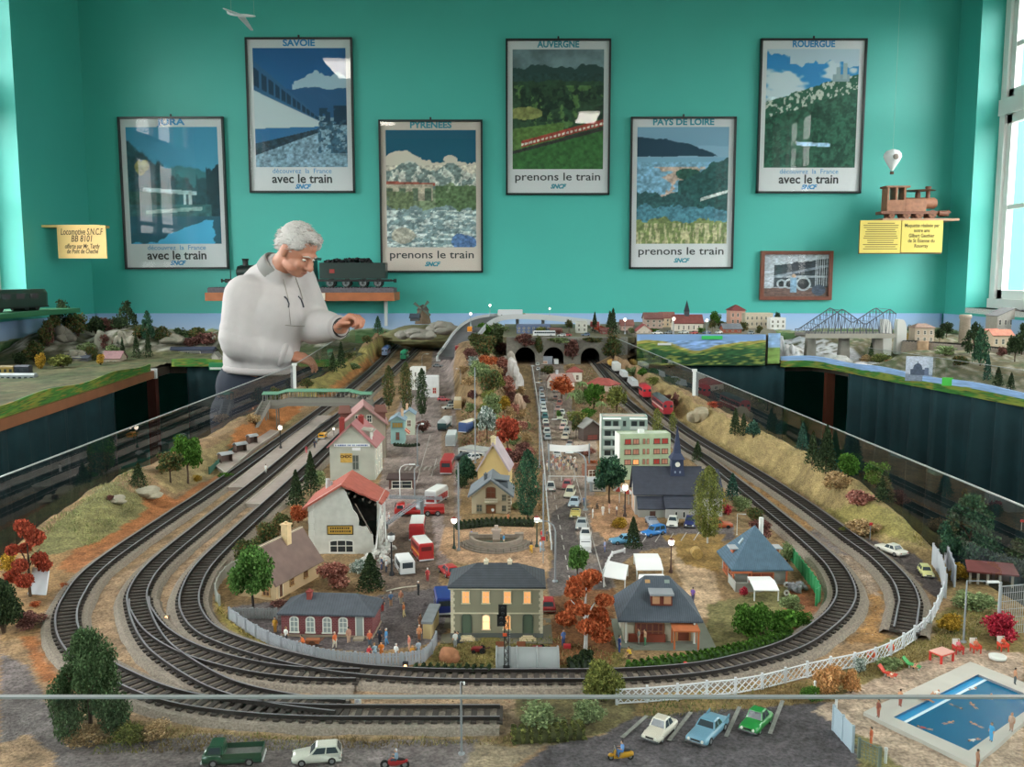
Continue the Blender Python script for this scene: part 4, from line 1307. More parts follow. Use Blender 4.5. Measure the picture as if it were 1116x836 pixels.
 #people a couple of centimetres tall
def cP(m,a,b,ra,rb,n=10):
 a=VV(a);b=VV(b)
 m.cyl(a,b,ra,rb,n);m.ball(a,ra,n);m.ball(b,rb,n)
def pose_parts(pose):
 ''
 H=[]
 def lim(reg,*pts):
  for(a,ra),(b,rb)in zip(pts,pts[1:]):H.append((reg,a,b,ra,rb))
 if pose in('stand','walk','wave','carry'):
  s=.16 if pose=='walk' else .03
  lim('pants',((.10,0,1.),.13),((.11,-s*.6,.55),.10),((.11,s*.3-(.10 if pose=='walk' else 0),.12),.07))
  lim('pants',((-.10,0,1.),.13),((-.11,s*.5,.55),.10),((-.11,s*1.6,.12),.07))
  f0=s*.3-(.10 if pose=='walk' else 0)
  lim('shoes',((.11,f0,.06),.06),((.12,f0-.16,.05),.05));lim('shoes',((-.11,s*1.6,.06),.06),((-.12,s*1.6-.16,.05),.05))
  lim('shirt',((0,0,1.02),.17),((0,0,1.30),.18),((0,.01,1.50),.17));lim('shirt',((.16,.01,1.54),.09),((-.16,.01,1.54),.09))
  ha,hb=((.30,-.06,.95),(-.30,-.05,.95))
  ea,eb=((.28,.03,1.24),(-.28,.03,1.24))
  if pose=='wave':ea,ha=(.34,-.04,1.62),(.28,-.10,1.92)
  if pose=='carry':ea,ha,eb,hb=(.27,-.02,1.28),(.12,-.28,1.30),(-.27,-.02,1.28),(-.12,-.28,1.26)
  lim('shirt',((.22,.01,1.52),.085),(ea,.07));lim('shirt',((-.22,.01,1.52),.085),(eb,.07))
  lim('skin',(ea,.065),(ha,.05));lim('skin',(eb,.065),(hb,.05))
  lim('skin',((0,0,1.55),.07),((0,-.01,1.72),.07));lim('skin',((0,-.03,1.80),.125),((0,-.03,1.84),.125))
  lim('skin',((0,-.15,1.80),.035),((0,-.14,1.83),.03))
  lim('hair',((0,.03,1.86),.125),((0,.02,1.90),.12))
 elif pose in('sit','ride'):
  z=.85
  for s in(1,-1):
   lim('pants',((s*.10,0,z),.13),((s*.14,-.42,z+.02),.10),((s*.14,-.44 if pose=='sit' else-.34,z-.48),.07))
   lim('shoes',((s*.14,-.44 if pose=='sit' else-.34,z-.54),.06),((s*.14,-.58 if pose=='sit' else-.48,z-.55),.05))
   e=(s*.28,-.06,z+.26);h=(s*.14,-.34,z+.16)if pose=='sit' else(s*.24,-.42,z+.34)
   lim('shirt',((s*.22,.02,z+.54),.085),(e,.07));lim('skin',(e,.065),(h,.05))
  lim('shirt',((0,0,z),.17),((0,.02,z+.30),.18),((0,.01,z+.50),.17));lim('shirt',((.16,.01,z+.54),.09),((-.16,.01,z+.54),.09))
  lim('skin',((0,0,z+.55),.07),((0,-.02,z+.72),.07));lim('skin',((0,-.04,z+.80),.125),((0,-.04,z+.84),.125));lim('skin',((0,-.16,z+.80),.035),((0,-.15,z+.83),.03))
  lim('hair',((0,.02,z+.86),.125),((0,.01,z+.90),.12))
 elif pose in('lie','swim'):
  z=.14
  lim('pants',((0,.0,z),.15),((0,.14,z),.13))
  for s in(1,-1):
   lim('skin',((s*.09,.1,z),.11),((s*.12,.50,z+(.10 if pose=='lie' and s>0 else 0)),.085),((s*.12,.95,z-.04),.06),((s*.13,1.05,z),.05))
   e=(s*.36,-.34,z-.02)if pose=='lie' else(s*.34,-.66,z)
   h=(s*.34,-.04,z-.04)if pose=='lie' else(s*.20,-1.,z)
   lim('shirt',((s*.20,-.48,z),.085),(e,.065));lim('skin',(e,.06),(h,.05))
  lim('shirt',((0,-.10,z),.15),((0,-.34,z+.02),.17),((0,-.48,z),.16))
  lim('skin',((0,-.5,z),.07),((0,-.68,z+.04),.07));lim('skin',((0,-.80,z+.08),.125),((0,-.84,z+.08),.125));lim('skin',((0,-.78,z+.21),.035),((0,-.81,z+.20),.03))
  lim('hair',((0,-.88,z+.04),.125),((0,-.90,z+.06),.115))
 elif pose=='kneel':
  lim('pants',((.10,0,.62),.13),((.13,-.34,.55),.10),((.13,-.32,.10),.07));lim('pants',((-.10,0,.62),.13),((-.12,-.14,.14),.10),((-.12,.30,.08),.07))
  lim('shoes',((.13,-.32,.06),.06),((.13,-.46,.05),.05));lim('shoes',((-.12,.34,.07),.06),((-.12,.40,.05),.05))
  lim('shirt',((0,0,.64),.17),((0,-.08,.90),.18),((0,-.14,1.08),.17));lim('shirt',((.16,-.15,1.12),.09),((-.16,-.15,1.12),.09))
  for s in(1,-1):lim('shirt',((s*.22,-.15,1.10),.085),((s*.28,-.28,.84),.07));lim('skin',((s*.28,-.28,.84),.065),((s*.16,-.52,.70),.05))
  lim('skin',((0,-.16,1.13),.07),((0,-.22,1.30),.07));lim('skin',((0,-.26,1.36),.125),((0,-.26,1.40),.125));lim('skin',((0,-.38,1.36),.035),((0,-.37,1.39),.03))
  lim('hair',((0,-.20,1.42),.125),((0,-.21,1.46),.12))
 return H
POSES={}
REG=['skin','hair','shirt','pants','shoes']
def pose_mesh(pose):
 if pose in POSES:return POSES[pose]
 parts=pose_parts(pose)
 m=MB()
 for reg,a,b,ra,rb in parts:cP(m,a,b,ra,rb,8)
 me=remesh(m,.05,2,.5)
 n=len(me.vertices);V=np.zeros(n*3);me.vertices.foreach_get('co',V);V=V.reshape(-1,3)
 F=[tuple(p.vertices)for p in me.polygons]
 cen=np.array([V[list(f)].mean(0)for f in F])
 best=np.full(len(F),9.);lab=np.zeros(len(F),dtype=int)
 for reg,a,b,ra,rb in parts:
  A=np.array(a);B=np.array(b);d=B-A;L=max(float(d@d),1e-9)
  t=np.clip((cen-A)@d/L,0,1)
  q=np.linalg.norm(cen-(A+t[:,None]*d),axis=1)-(ra+(rb-ra)*t)
  k=q<best;best[k]=q[k];lab[k]=REG.index(reg)
 POSES[pose]=(V,F,lab)
 bpy.data.meshes.remove(me)
 return POSES[pose]
BODIES={}
SKIN='#c99a7c'
def pS(l_,pose,p,rz,shirt,pants,hair='#3a2a20',skin=SKIN,h=.0205,gp=None,shoes='#2a2624',tilt=None):
 key=(pose,shirt,pants,hair,skin)
 if key not in BODIES:
  V,F,lab=pose_mesh(pose)
  me=bpy.data.meshes.new('person');me.from_pydata(V.tolist(),[],F)
  for c in(skin,hair,shirt,pants,shoes):me.materials.append(mt(c,.6))
  me.polygons.foreach_set('material_index',lab.tolist());me.polygons.foreach_set('use_smooth',[1]*len(F));me.update()
  BODIES[key]=me
 o=link('person',BODIES[key],None,p,rz)
 o.scale=(h/2,)*3
 return tg(o,l_,'person',gp)
 #lamps
LGLOW=mt('#fff0d8',.4,emit=3.);LWHITE=mt('#d8dadb',.4);GREYP=mt('#8f959a',.45,.3);DKGREEN=mt('#1f3a30',.4)
def pL(l_,p,h,cap='#7a3a30',pole=None,glow=1):
 t=tI('street_lamp',l_,'street lamp',p,0)
 pole=pole or DKGREEN
 m=MB();m.lathe([(h*.06,0),(h*.055,h*.06),(h*.03,h*.10),(h*.022,h*.3),(h*.016,h*.74),(h*.03,h*.76),(h*.03,h*.78)],n=10);m.bd('pole',pole,t)
 m=MB();m.lathe([(h*.035,h*.78),(h*.075,h*.82),(h*.085,h*.90),(h*.06,h*.94)],n=12);m.bd('globe',LGLOW if glow else LWHITE,t)
 m=MB();m.lathe([(h*.09,h*.94),(h*.07,h*.965),(h*.02,h*.985),(h*.012,h)],n=12);m.bd('cap',mt(cap,.5),t)
 return t
def mL(l_,p,h,arm,rz=.0,col=None,curved=1,gp=None):
 ''
 t=tI('street_lamp',l_,'street lamp',p,rz,gp)
 col=col or GREYP
 m=MB();m.lathe([(h*.045,0),(h*.045,h*.02),(h*.018,h*.035)],n=10)
 if curved:
  path=[(0,0,h*.03),(0,0,h*.5),(0,0,h*.82),(arm*.10,0,h*.92),(arm*.35,0,h*.985),(arm*.7,0,h)]
 else:
  path=[(0,0,h*.03),(0,0,h*.5),(0,0,h),(arm*.5,0,h*.99),(arm*.75,0,h*.985)]
 m.tube(path,[h*.017,h*.015,h*.013,h*.011,h*.009,h*.008][:len(path)],8)
 m.bd('mast',col,t)
 m=MB();m.box((arm*.85,0,path[-1][2]-h*.018),(arm*.42,h*.055,h*.03),0,0,(.9,.6));m.bd('lamp_head',LWHITE,t)
 return t
 #houses
def face_frame(W,D,f):
 return{'F':((0,0),(1,0),(0,-1),W),'R':((W,0),(0,1),(1,0),D),'B':((W,D),(-1,0),(0,1),W),'L':((0,D),(0,-1),(-1,0),D)}[f]
PANE_DK=mt('#2c3236',.15);PANE_LT=mt('#9aa4a4',.2);PANE_GLOW=mt('#f3a868',.4,emit=.45);PANE_YEL=mt('#ffc890',.4,emit=.9)
PANES={'dark':PANE_DK,'light':PANE_LT,'glow':PANE_GLOW,'bright':PANE_YEL,'red':mt('#b83a30',.5),'peach':mt('#c98a74',.5),'brown':mt('#5a3a28',.6),'green':mt('#566656',.6),'grey':mt('#565c58',.6),'white':mt('#cfd2cc',.5),'rust':mt('#7c3f2c',.6)}
def oP(t,W,D,f,u,z,w,h,pane='dark',fm='#d8d4c8',kd='window',bars=(1,1),arch=0,l_=None):
 ''
 org,d,nr,L=face_frame(W,D,f)
 M=Matrix(((d[0],nr[0],0,org[0]+d[0]*u),(d[1],nr[1],0,org[1]+d[1]*u),(0,0,1,z),(0,0,0,1)))
 e=max(min(w,h)*.11,.0005);th=.0012
 m=MB()
 top=[]
 if arch:
  m.bb(-w/2,-.0002,0,-w/2+e,th,h*.8);m.bb(w/2-e,-.0002,0,w/2,th,h*.8)
  N=8
  for k in range(N):
   a0,a1=PI*k/N,PI*(k+1)/N
   q=[(math.cos(a)*r_,math.sin(a))for a in(a0,a1)for r_ in(1,)]
   o_=[(math.cos(a)*w/2,h*.8+math.sin(a)*h*.2)for a in(a0,a1)]
   i_=[(math.cos(a)*(w/2-e),h*.8+math.sin(a)*(h*.2-e))for a in(a0,a1)]
   pts=[o_[0],o_[1],i_[1],i_[0]]
   m.add([(x,-.0002,zz)for x,zz in pts]+[(x,th,zz)for x,zz in pts],[(0,1,2,3),(7,6,5,4),(0,4,5,1),(2,6,7,3)])
 else:
  m.bb(-w/2,-.0002,0,-w/2+e,th,h);m.bb(w/2-e,-.0002,0,w/2,th,h);m.bb(-w/2+e,-.0002,h-e,w/2-e,th,h)
 if kd=='window':
  m.bb(-w/2-e*.6,-.0002,-e*.8,w/2+e*.6,th*1.7,e*.4)
  for k in range(1,bars[0]+1):
   x=-w/2+w*k/(bars[0]+1);m.bb(x-e*.28,-.0002,0,x+e*.28,th*.8,h*(.98 if arch else 1))
  for k in range(1,bars[1]+1):
   zz=h*k/(bars[1]+1);m.bb(-w/2,-.0002,zz-e*.28,w/2,th*.8,zz+e*.28)
 m.xf(M)
 o=m.bd(kd,mt(fm,.6),t)
 p=MB()
 if arch:
  N=8
  poly=[(-w/2+e*.5,0),(w/2-e*.5,0)]+[(math.cos(PI*k/N)*(w/2-e*.5),h*.8+math.sin(PI*k/N)*(h*.2-e*.5))for k in range(N+1)]
  p.add([(x,.0004,zz)for x,zz in poly],[tuple(range(len(poly)))])
 else:
  p.bb(-w/2+e*.5,-.0003,0,w/2-e*.5,.0004,h-e*.5)
  if kd=='door':
   p.bb(-w*.32,.0004,h*.08,w*.32,.0008,h*.42);p.bb(-w*.32,.0004,h*.5,w*.32,.0008,h*.88)
 p.xf(M)
 p.bd('pane' if kd=='window' else 'leaf',PANES.get(pane)or mt(pane,.6),o)
 if l_:o['label']=l_
 return o
def hO(name,l_,cat,fl,fr,D,hw,roof,wall,roofmat,wins=(),chims=(),over=.005,gp=None,z=None,plinth=None,br=None,rz=None,at=None,W=None,inset=.35,trim=None):
 ''
 if at is None:
  a=on(*fl)if z is None else G(*fl,z);b=on(*fr)if z is None else G(*fr,z)
  a.z=b.z=min(a.z,b.z)if z is None else z
  W=(b-a).length;rz=math.atan2(b.y-a.y,b.x-a.x)
 else:
  a=VV(at)
 if br is not None:
  c=G(*br,a.z);q=(c-b);D=q.length
  nrm=VV((-math.sin(rz),math.cos(rz),0));D=abs(q.dot(nrm))
 k=ppm(a+(VV((0,0,0))))
 h=hw/k if hw>1 else hw
 t=tI(name,l_,cat,a-VV((0,0,.0005)),rz,gp)
 kd,rise=roof[:2]
 wm=wall if not isinstance(wall,str)else mt(wall,.85,var=.08,vs=60)
 rm=roofmat if not isinstance(roofmat,str)else mt(roofmat,.8,var=.15,vs=70)
 m=MB();m.bb(0,0,0,W,D,h)
 if kd=='gx':
  m.add([(0,0,h),(0,D,h),(0,D/2,h+rise),(W,0,h),(W,D,h),(W,D/2,h+rise)],[(0,2,1),(3,4,5)])
 if kd=='gy':
  m.add([(0,0,h),(W,0,h),(W/2,0,h+rise),(0,D,h),(W,D,h),(W/2,D,h+rise)],[(0,1,2),(4,3,5)])
 if kd=='flat':
  e=.0025;r_=rise
  for x0,y0,x1,y1 in((0,0,W,e),(0,D-e,W,D),(0,0,e,D),(W-e,0,W,D)):m.bb(x0,y0,h,x1,y1,h+r_)
 wo=m.bd('walls',wm,t)
 if plinth:
  m=MB();m.bb(-.0012,-.0012,0,W+.0012,D+.0012,h*.10);m.bd('plinth',mt(plinth,.8),t)
 if trim:
  m=MB();m.bb(-.003,-.003,h-.004,W+.003,D+.003,h-.0002);m.bd('cornice',mt(trim,.7),t)
 th=.003;o=over
 m=MB()
 if kd=='gx':
  s=rise/(D/2)
  zt=h+rise+.0012;ze=h-o*s+.0012
  m.slab([(-o,-o,ze),(W+o,-o,ze),(W+o,D/2,zt),(-o,D/2,zt)],th);m.slab([(W+o,D+o,ze),(-o,D+o,ze),(-o,D/2,zt),(W+o,D/2,zt)],th)
 elif kd=='gy':
  s=rise/(W/2);zt=h+rise+.0012;ze=h-o*s+.0012
  m.slab([(-o,D+o,ze),(-o,-o,ze),(W/2,-o,zt),(W/2,D+o,zt)],th);m.slab([(W+o,-o,ze),(W+o,D+o,ze),(W/2,D+o,zt),(W/2,-o,zt)],th)
 elif kd=='hip':
  i=inset*min(W,D)if len(roof)<3 else roof[2]
  zt=h+rise
  if W>=D:A,B=(i,D/2,zt),(W-i,D/2,zt)
  else:A,B=(W/2,i,zt),(W/2,D-i,zt)
  e=[(-o,-o,h),(W+o,-o,h),(W+o,D+o,h),(-o,D+o,h)]
  vs=e+[A,B]+[(p[0],p[1],h-.0022)for p in e]
  if W>=D:fs=[(0,1,5,4),(1,2,5),(2,3,4,5),(3,0,4)]
  else:fs=[(0,1,4),(1,2,5,4),(2,3,5),(3,0,4,5)]
  fs+=[(6,7,1,0),(7,8,2,1),(8,9,3,2),(9,6,0,3),(9,8,7,6)]
  m.add(vs,fs)
 elif kd=='flat':
  m.bb(.0022,.0022,h-.0005,W-.0022,D-.0022,h+rise*.4)
 elif kd=='shed':
  m.slab([(-o,-o,h+.001),(W+o,-o,h+.001),(W+o,D+o,h+rise),(-o,D+o,h+rise)],th)
 ro=m.bd('roof',rm,t)
 for w_ in wins:
  f,u,zf,ww,hf,pane=w_[:6];kw=w_[6]if len(w_)>6 else{}
  L=W if f in 'FB' else D
  oP(t,W,D,f,u*L,zf*h,ww*L,hf*h,pane,**kw)
 for c_ in chims:
  u,v,cw,ch,cc=c_
  x,y=u*W,v*D
  if kd=='gx':zb=h+rise*(1-abs(y-D/2)/(D/2))
  elif kd=='gy':zb=h+rise*(1-abs(x-W/2)/(W/2))
  else:zb=h+rise*.45
  m=MB();m.box((x,y,zb-.004),(cw,cw,ch+.004));m.box((x,y,zb+ch),(cw*1.25,cw*1.25,.0018));m.cyl((x,y,zb+ch+.0018),(x,y,zb+ch+.0045),cw*.22,n=8)
  m.bd('chimney',mt(cc,.8,var=.1,vs=200),t)
 t['hw']=h;t['W']=W;t['D']=D
 return t
 #road vehicles, measured in centimetres
TYRE=mt('#17181a',.8);RIM=mt('#a8acb0',.35,.7);CHROME=mt('#c4c8cc',.25,.8);GZ=mt('#39434a',.12)
HEADL=mt('#e8e6da',.3);TAILL=mt('#b02a22',.4)
def wheel_mesh(r,w_):
 m=MB();m.cyl((0,-w_/2,0),(0,w_/2,0),r,n=14,sm=0)
 m.cyl((0,-w_/2-.008,0),(0,w_/2+.008,0),r*.58,n=12,m=1,sm=0)
 return m.mesh('wheel',[TYRE,RIM])
def ringx(x,w_,zb,zt,r=.22):
 ''
 h=zt-zb
 return[VV((x,-w_*.93,zb)),VV((x,w_*.93,zb)),VV((x,w_,zb+h*.35)),VV((x,w_*.98,zb+h*.75)),VV((x,w_*(1-r),zt)),VV((x,-w_*(1-r),zt)),VV((x,-w_*.98,zb+h*.75)),VV((x,-w_,zb+h*.35))]
CARS={'hatch':(4.35,1.9,1.62,.98,(.82,.98),.98,(-.16,.49),(-.02,.40),.34),'sedan':(5.2,2.,1.62,1.,(.86,1.),.98,(-.16,.30),(-.05,.20),.36),'round':(4.4,1.85,1.72,1.,(.78,1.02),.92,(-.14,.30),(-.05,.20),.36),'fin':(5.5,2.15,1.62,1.,(.86,.98),1.02,(-.12,.26),(-.03,.17),.38),'estate':(4.9,1.95,1.78,1.02,(.86,1.02),1.,(-.15,.49),(-.03,.47),.36),'beetle':(4.5,1.85,1.85,1.02,(.70,1.),.80,(-.14,.36),(-.04,.20),.36),'convertible':(4.6,1.9,1.15,1.,(.82,.98),.98,(-.10,.20),(-.06,.02),.36),}
CARP={}
def car_parts(kd):
 if kd in CARP:return CARP[kd]
 L,W,H,belt,hood,trunk,cf,cr,r=CARS[kd]
 w2=W/2
 b=MB()
 st=[(-.5,.80,.46,hood[0]-.16),(-.485,.94,.34,hood[0]),(-.40,1,.26,hood[0]+.04),(cf[0]-.02,1,.24,hood[1]),(0,1,.24,belt),(cf[1],1,.24,belt if cf[1]>.4 else trunk+.02),(.43,1,.27,trunk if cf[1]<.4 else belt),(.485,.95,.34,trunk-.03),(.5,.84,.46,trunk-.2)]
 if kd=='fin':st[-3]=(.43,1,.27,trunk+.06)
 b.loft([ringx(x*L,w2*k,zb,zt)for x,k,zb,zt in st])
 if kd!='convertible':
  fw,rw=w2*.90,w2*.70
  z0,z1=belt-.06,H
  def rect(x0,x1,ww,z):return[VV((x0*L,-ww,z)),VV((x1*L,-ww,z)),VV((x1*L,ww,z)),VV((x0*L,ww,z))]
  b.loft([rect(cf[0],cf[1],fw,z0),rect(cr[0],cr[1],rw,z1-.07),rect(cr[0]+.025,cr[1]-.025,rw*.86,z1)],sm=0)
 if kd=='fin':
  for s in(-1,1):b.side([(.22*L,belt-.05),(.5*L,belt-.05),(.5*L,belt+.28),(.44*L,belt+.20)],s*w2*.92-.05,s*w2*.92+.05)
 if kd in('beetle','round'):
  for s in(-1,1):
   for xx in(-.30,.30):b.ball((xx*L,s*w2*.86,.50),(.58,.20,.36),10)
 g=MB()
 if kd!='convertible':
  z0,z1=belt,H-.09
  def lerp(a,q,f):return a+(q-a)*f
  def pt(xf,sx,zz,off):
   f=(zz-(belt-.06))/(H-.07-(belt-.06))
   x0=lerp(cf[0],cr[0],f);x1=lerp(cf[1],cr[1],f);ww=lerp(w2*.90,w2*.70,f)
   return VV((lerp(x0,x1,xf)*L,sx*(ww+off),zz))
  o=.012
  for s in(-1,1):
   for u0,u1 in((.07,.48),(.53,.93)):
    q=[pt(u0,s,z0+.04,o),pt(u1,s,z0+.04,o),pt(u1,s,z1-.02,o),pt(u0,s,z1-.02,o)]
    g.face(q if s<0 else q[::-1])
  for xf,d in((0,-o),(1,o)):
   q=[pt(xf,-.86,z0+.05,0),pt(xf,.86,z0+.05,0),pt(xf,.84,z1-.02,0),pt(xf,-.84,z1-.02,0)]
   for p in q:p.x+=d*1.6
   g.face(q[::-1]if xf==0 else q)
 else:
  g.slab([(cf[0]*L,-w2*.8,belt),(cf[0]*L,w2*.8,belt),(cr[0]*L+.2,w2*.7,H+.25),(cr[0]*L+.2,-w2*.7,H+.25)],.03)
  b.box((.02*L,0,belt),(1.1,w2*1.4,.25));b.box((.16*L,0,belt),(.9,w2*1.4,.2))
 tr_=MB()
 for xx in(-.5,.5):tr_.box((xx*L,0,.38),(.12,W*.96,.14));
 hl=MB()
 for s in(-1,1):
  hl.cyl((-.5*L-.03,s*w2*.62,.66),(-.47*L,s*w2*.62,.66),.13,n=10)
 tl=MB()
 for s in(-1,1):tl.box((.497*L,s*w2*.70,.62),(.06,.22,.16))
 gr=MB();gr.box((-.497*L,0,.56),(.05,W*.42,.18))
 CARP[kd]=dict(body=b.mesh('body',mt('#ffffff',.3,coat=.5)),glazing=g.mesh('windows',GZ),bumper=tr_.mesh('bumpers',CHROME),head=hl.mesh('headlights',HEADL),tail=tl.mesh('tail_lights',TAILL),grille=gr.mesh('grille',mt('#2a2c2e',.4)),wheel=wheel_mesh(r,.24),wp=[(sx*L*.30,sy*(w2-.10),r)for sx in(-1,1)for sy in(-1,1)])
 return CARP[kd]
SC_CAR=.01*1.
def paint_on(o,m):
 o.material_slots[0].link='OBJECT';o.material_slots[0].material=m
def car(kd,l_,p,rz,hx,gp=None,s=SC_CAR,cat='car',name='car',roofcol=None):
 ''
 P=car_parts(kd)
 t=tI(name,l_,cat,p,rz,gp);t.scale=(s,s,s)
 b=link('body',P['body'],t);paint_on(b,mt(hx,.3,coat=.5))
 link('windows',P['glazing'],t);link('bumpers',P['bumper'],t);link('headlights',P['head'],t);link('tail_lights',P['tail'],t);link('grille',P['grille'],t)
 for w_ in P['wp']:
  o=link('wheel',P['wheel'],t);o.location=w_
 return t
SMALLCAR={}
def sC(kd,l_,p,rz,hx,gp=None,s=SC_CAR):
 ''
 if kd not in SMALLCAR:
  P=car_parts(kd)
  V=[];F=[];M=[]
  def take(me,mi,off=(0,0,0)):
   o=len(V);V.extend([tuple(v.co+VV(off))for v in me.vertices]);F.extend([tuple(i+o for i in p.vertices)for p in me.polygons]);M.extend([mi]*len(me.polygons))
  take(P['body'],0);take(P['glazing'],1);take(P['bumper'],2)
  for w_ in P['wp']:take(P['wheel'],3,w_)
  me=bpy.data.meshes.new('car');me.from_pydata(V,[],F)
  for q in(mt('#ffffff',.3),GZ,CHROME,TYRE):me.materials.append(q)
  me.polygons.foreach_set('material_index',M);me.update()
  SMALLCAR[kd]=me
 o=link('car',SMALLCAR[kd],None,p,rz)
 o.scale=(s,s,s);paint_on(o,mt(hx,.3,coat=.5))
 return tg(o,l_,'car',gp)
def bX(name,l_,cat,p,rz,L,W,H,body,roof=None,s=SC_CAR,gp=None,stripe=None,windows=1,cabglass=1,wheels=2,front=.12,bumper='#c8ccd0',nz=.1,base=.32,winband=(.50,.82),wincol=None):
 ''
 t=tI(name,l_,cat,p,rz,gp);t.scale=(s,s,s)
 w2=W/2
 wg=wincol or GZ
 def rr(x,k,zt,zb=base):
  return[VV((x,-w2*k,zb)),VV((x,w2*k,zb)),VV((x,w2*k,zb+(zt-zb)*.85)),VV((x,w2*k*.88,zt)),VV((x,-w2*k*.88,zt)),VV((x,-w2*k,zb+(zt-zb)*.85))]
 m=MB();m.loft([rr(-L/2,.9,H*.62),rr(-L/2+nz*.6,.98,H*.90),rr(-L/2+nz*1.6,1,H),rr(L/2-.12,1,H),rr(L/2,.96,H*.95)],sm=0)
 m.bd('body',mt(body,.35,coat=.4),t)
 if roof:
  m=MB();m.box((nz*.8,0,H-.10),(L-nz*2.2,W*.92,.17),0,0,(.98,.92));m.bd('roof',mt(roof,.4),t)
 z0,z1=base+(H-base)*winband[0],base+(H-base)*winband[1]
 if windows:
  n=max(2,int(L/1.1));g=MB();x0=-L/2+nz*1.7+.12;ln=(L/2-.2-x0)/n
  for k in range(n):
   for sd in(-1,1):g.bb(x0+k*ln+.08,sd*(w2-.01),z0,x0+(k+1)*ln-.04,sd*(w2+.02),z1)
  g.bd('side_windows',wg,t)
 g=MB()
 if cabglass:
  x=-L/2+nz*.30
  g.slab([(x-.03,w2*.80,z0),(x-.03,-w2*.80,z0),(x+nz*.5,-w2*.78,z1+.05),(x+nz*.5,w2*.78,z1+.05)],-.04)
  g.bd('windscreen',wg,t)
  g=MB();g.bb(L/2-.01,-w2*.7,z0,L/2+.02,w2*.7,z1);g.bd('rear_window',wg,t)
 if stripe:
  m=MB()
  for sd in(-1,1):m.bb(-L/2+nz*1.7,sd*(w2-.01),base+(H-base)*.30,L/2-.1,sd*(w2+.015),base+(H-base)*.40)
  m.bd('stripe',mt(stripe,.4),t)
 m=MB();m.box((-L/2,0,base-.05),(.14,W*.98,.2));m.box((L/2,0,base-.05),(.14,W*.98,.2));m.bd('bumpers',mt(bumper,.4),t)
 wm=wheel_mesh(.44,.3)if 'bw' not in CARP else CARP['bw'];CARP['bw']=wm
 for sx in((-.30,.30)if wheels==2 else(-.34,.18,.34)):
  for sy in(-1,1):
   o=link('wheel',wm,t);o.location=(sx*L,sy*(w2-.14),.44)
 h=MB()
 for sd in(-1,1):h.cyl((-L/2-.03,sd*w2*.68,base+.22),(-L/2+.1,sd*w2*.68,base+.22),.12,n=8)
 h.bd('headlights',HEADL,t)
 return t
 #BUILDINGS OF THE LAYOUT
SLATE=mat_stripes('#3c424a','#2b3036',520,'Z',.75,.2)
SLATE2=mat_stripes('#46505c','#353d47',420,'X',.75,.2)
SLATEB=mat_stripes('#4a6478','#38505f',420,'X',.75,.18)
OLIVE=mt('#8e8a76',.85,var=.06,vs=40)
t=hO('station_building','two-storey olive station building with cream quoins and orange lit windows','building',(492,695),(591,695),.058,59,('hip',.019,.030),OLIVE,SLATE,wins=[('F',.16,.67,.088,.235,'glow',dict(fm='#cfc5a8')),('F',.38,.67,.088,.235,'glow',dict(fm='#cfc5a8')),('F',.616,.67,.088,.235,'glow',dict(fm='#cfc5a8')),('F',.834,.67,.088,.235,'glow',dict(fm='#cfc5a8')),('F',.17,.055,.115,.43,'green',dict(kd='door',arch=1,fm='#4f5a50')),('F',.84,.055,.115,.43,'green',dict(kd='door',arch=1,fm='#4f5a50')),('F',.383,.17,.092,.29,'bright',dict(fm='#cfc5a8',arch=1,bars=(0,1))),('F',.612,.17,.092,.29,'glow',dict(fm='#cfc5a8',arch=1,bars=(0,1))),('R',.3,.67,.15,.235,'glow',dict(fm='#cfc5a8')),('L',.5,.67,.15,.235,'glow',dict(fm='#cfc5a8'))],chims=[(.375,.5,.005,.012,'#d2c9b4'),(.64,.5,.005,.012,'#d2c9b4')],over=.004,plinth='#5a5f5e',trim='#d2c8ae')
W,h=t['W'],t['hw']
m=MB()
for x in(0,W):
 for k in range(16):
  w_=.0042 if k%2 else .0028
  m.bb(x-.0006 if x==0 else x-w_,-.0010,h*(.1+k*.056),x+w_ if x==0 else x+.0006,.004,h*(.1+k*.056+.05))
m.bd('quoins',mt('#cfc6ae',.8),t)
m=MB();m.bb(-.001,-.0014,h*.47,W+.001,.0005,h*.49);m.bd('string_course',mt('#cfc6ae',.8),t)
for u in(.17,.84):
 m=MB()
 for q,(ww,yy)in eN(((.020,.012),(.016,.009),(.012,.006))):m.bb(u*W-ww/2,-yy,q*.0014,u*W+ww/2,.0,(q+1)*.0014)
 m.bd('doorstep',mt('#cfc0a0',.8),t)
m=MB();m.bb(-.012,-.018,0,W+.012,.062,.0012);m.bd('pavement',mt('#6d6a5c',.9),t)
REDB=mat_brick('#7a3a40','#8c6a68',130)
t=hO('waiting_hall','low red brick waiting hall with five white arched openings and slate roof','building',(307,693),(406,695),.048,27,('hip',.017,.024),REDB,mat_stripes('#4a505a','#3a4048',300,'X',.75,.12),wins=[('F',u,.2,.10,.66,'light',dict(fm='#e2e4dc',arch=1,bars=(1,2)))for u in(.143,.321,.505,.682)]+[('F',.862,.04,.092,.86,'light',dict(fm='#e2e4dc',kd='door'))],chims=[(.275,.36,.006,.012,'#8a3f3a')],over=.004,plinth='#9a8e7c')
W,h=t['W'],t['hw']
m=MB();m.box((W*.862,-.006,0),(.012,.010,.003));m.bd('doorstep',mt('#a49a88',.9),t)
_b=on(301,655);_r=math.radians(-20);_W=.060
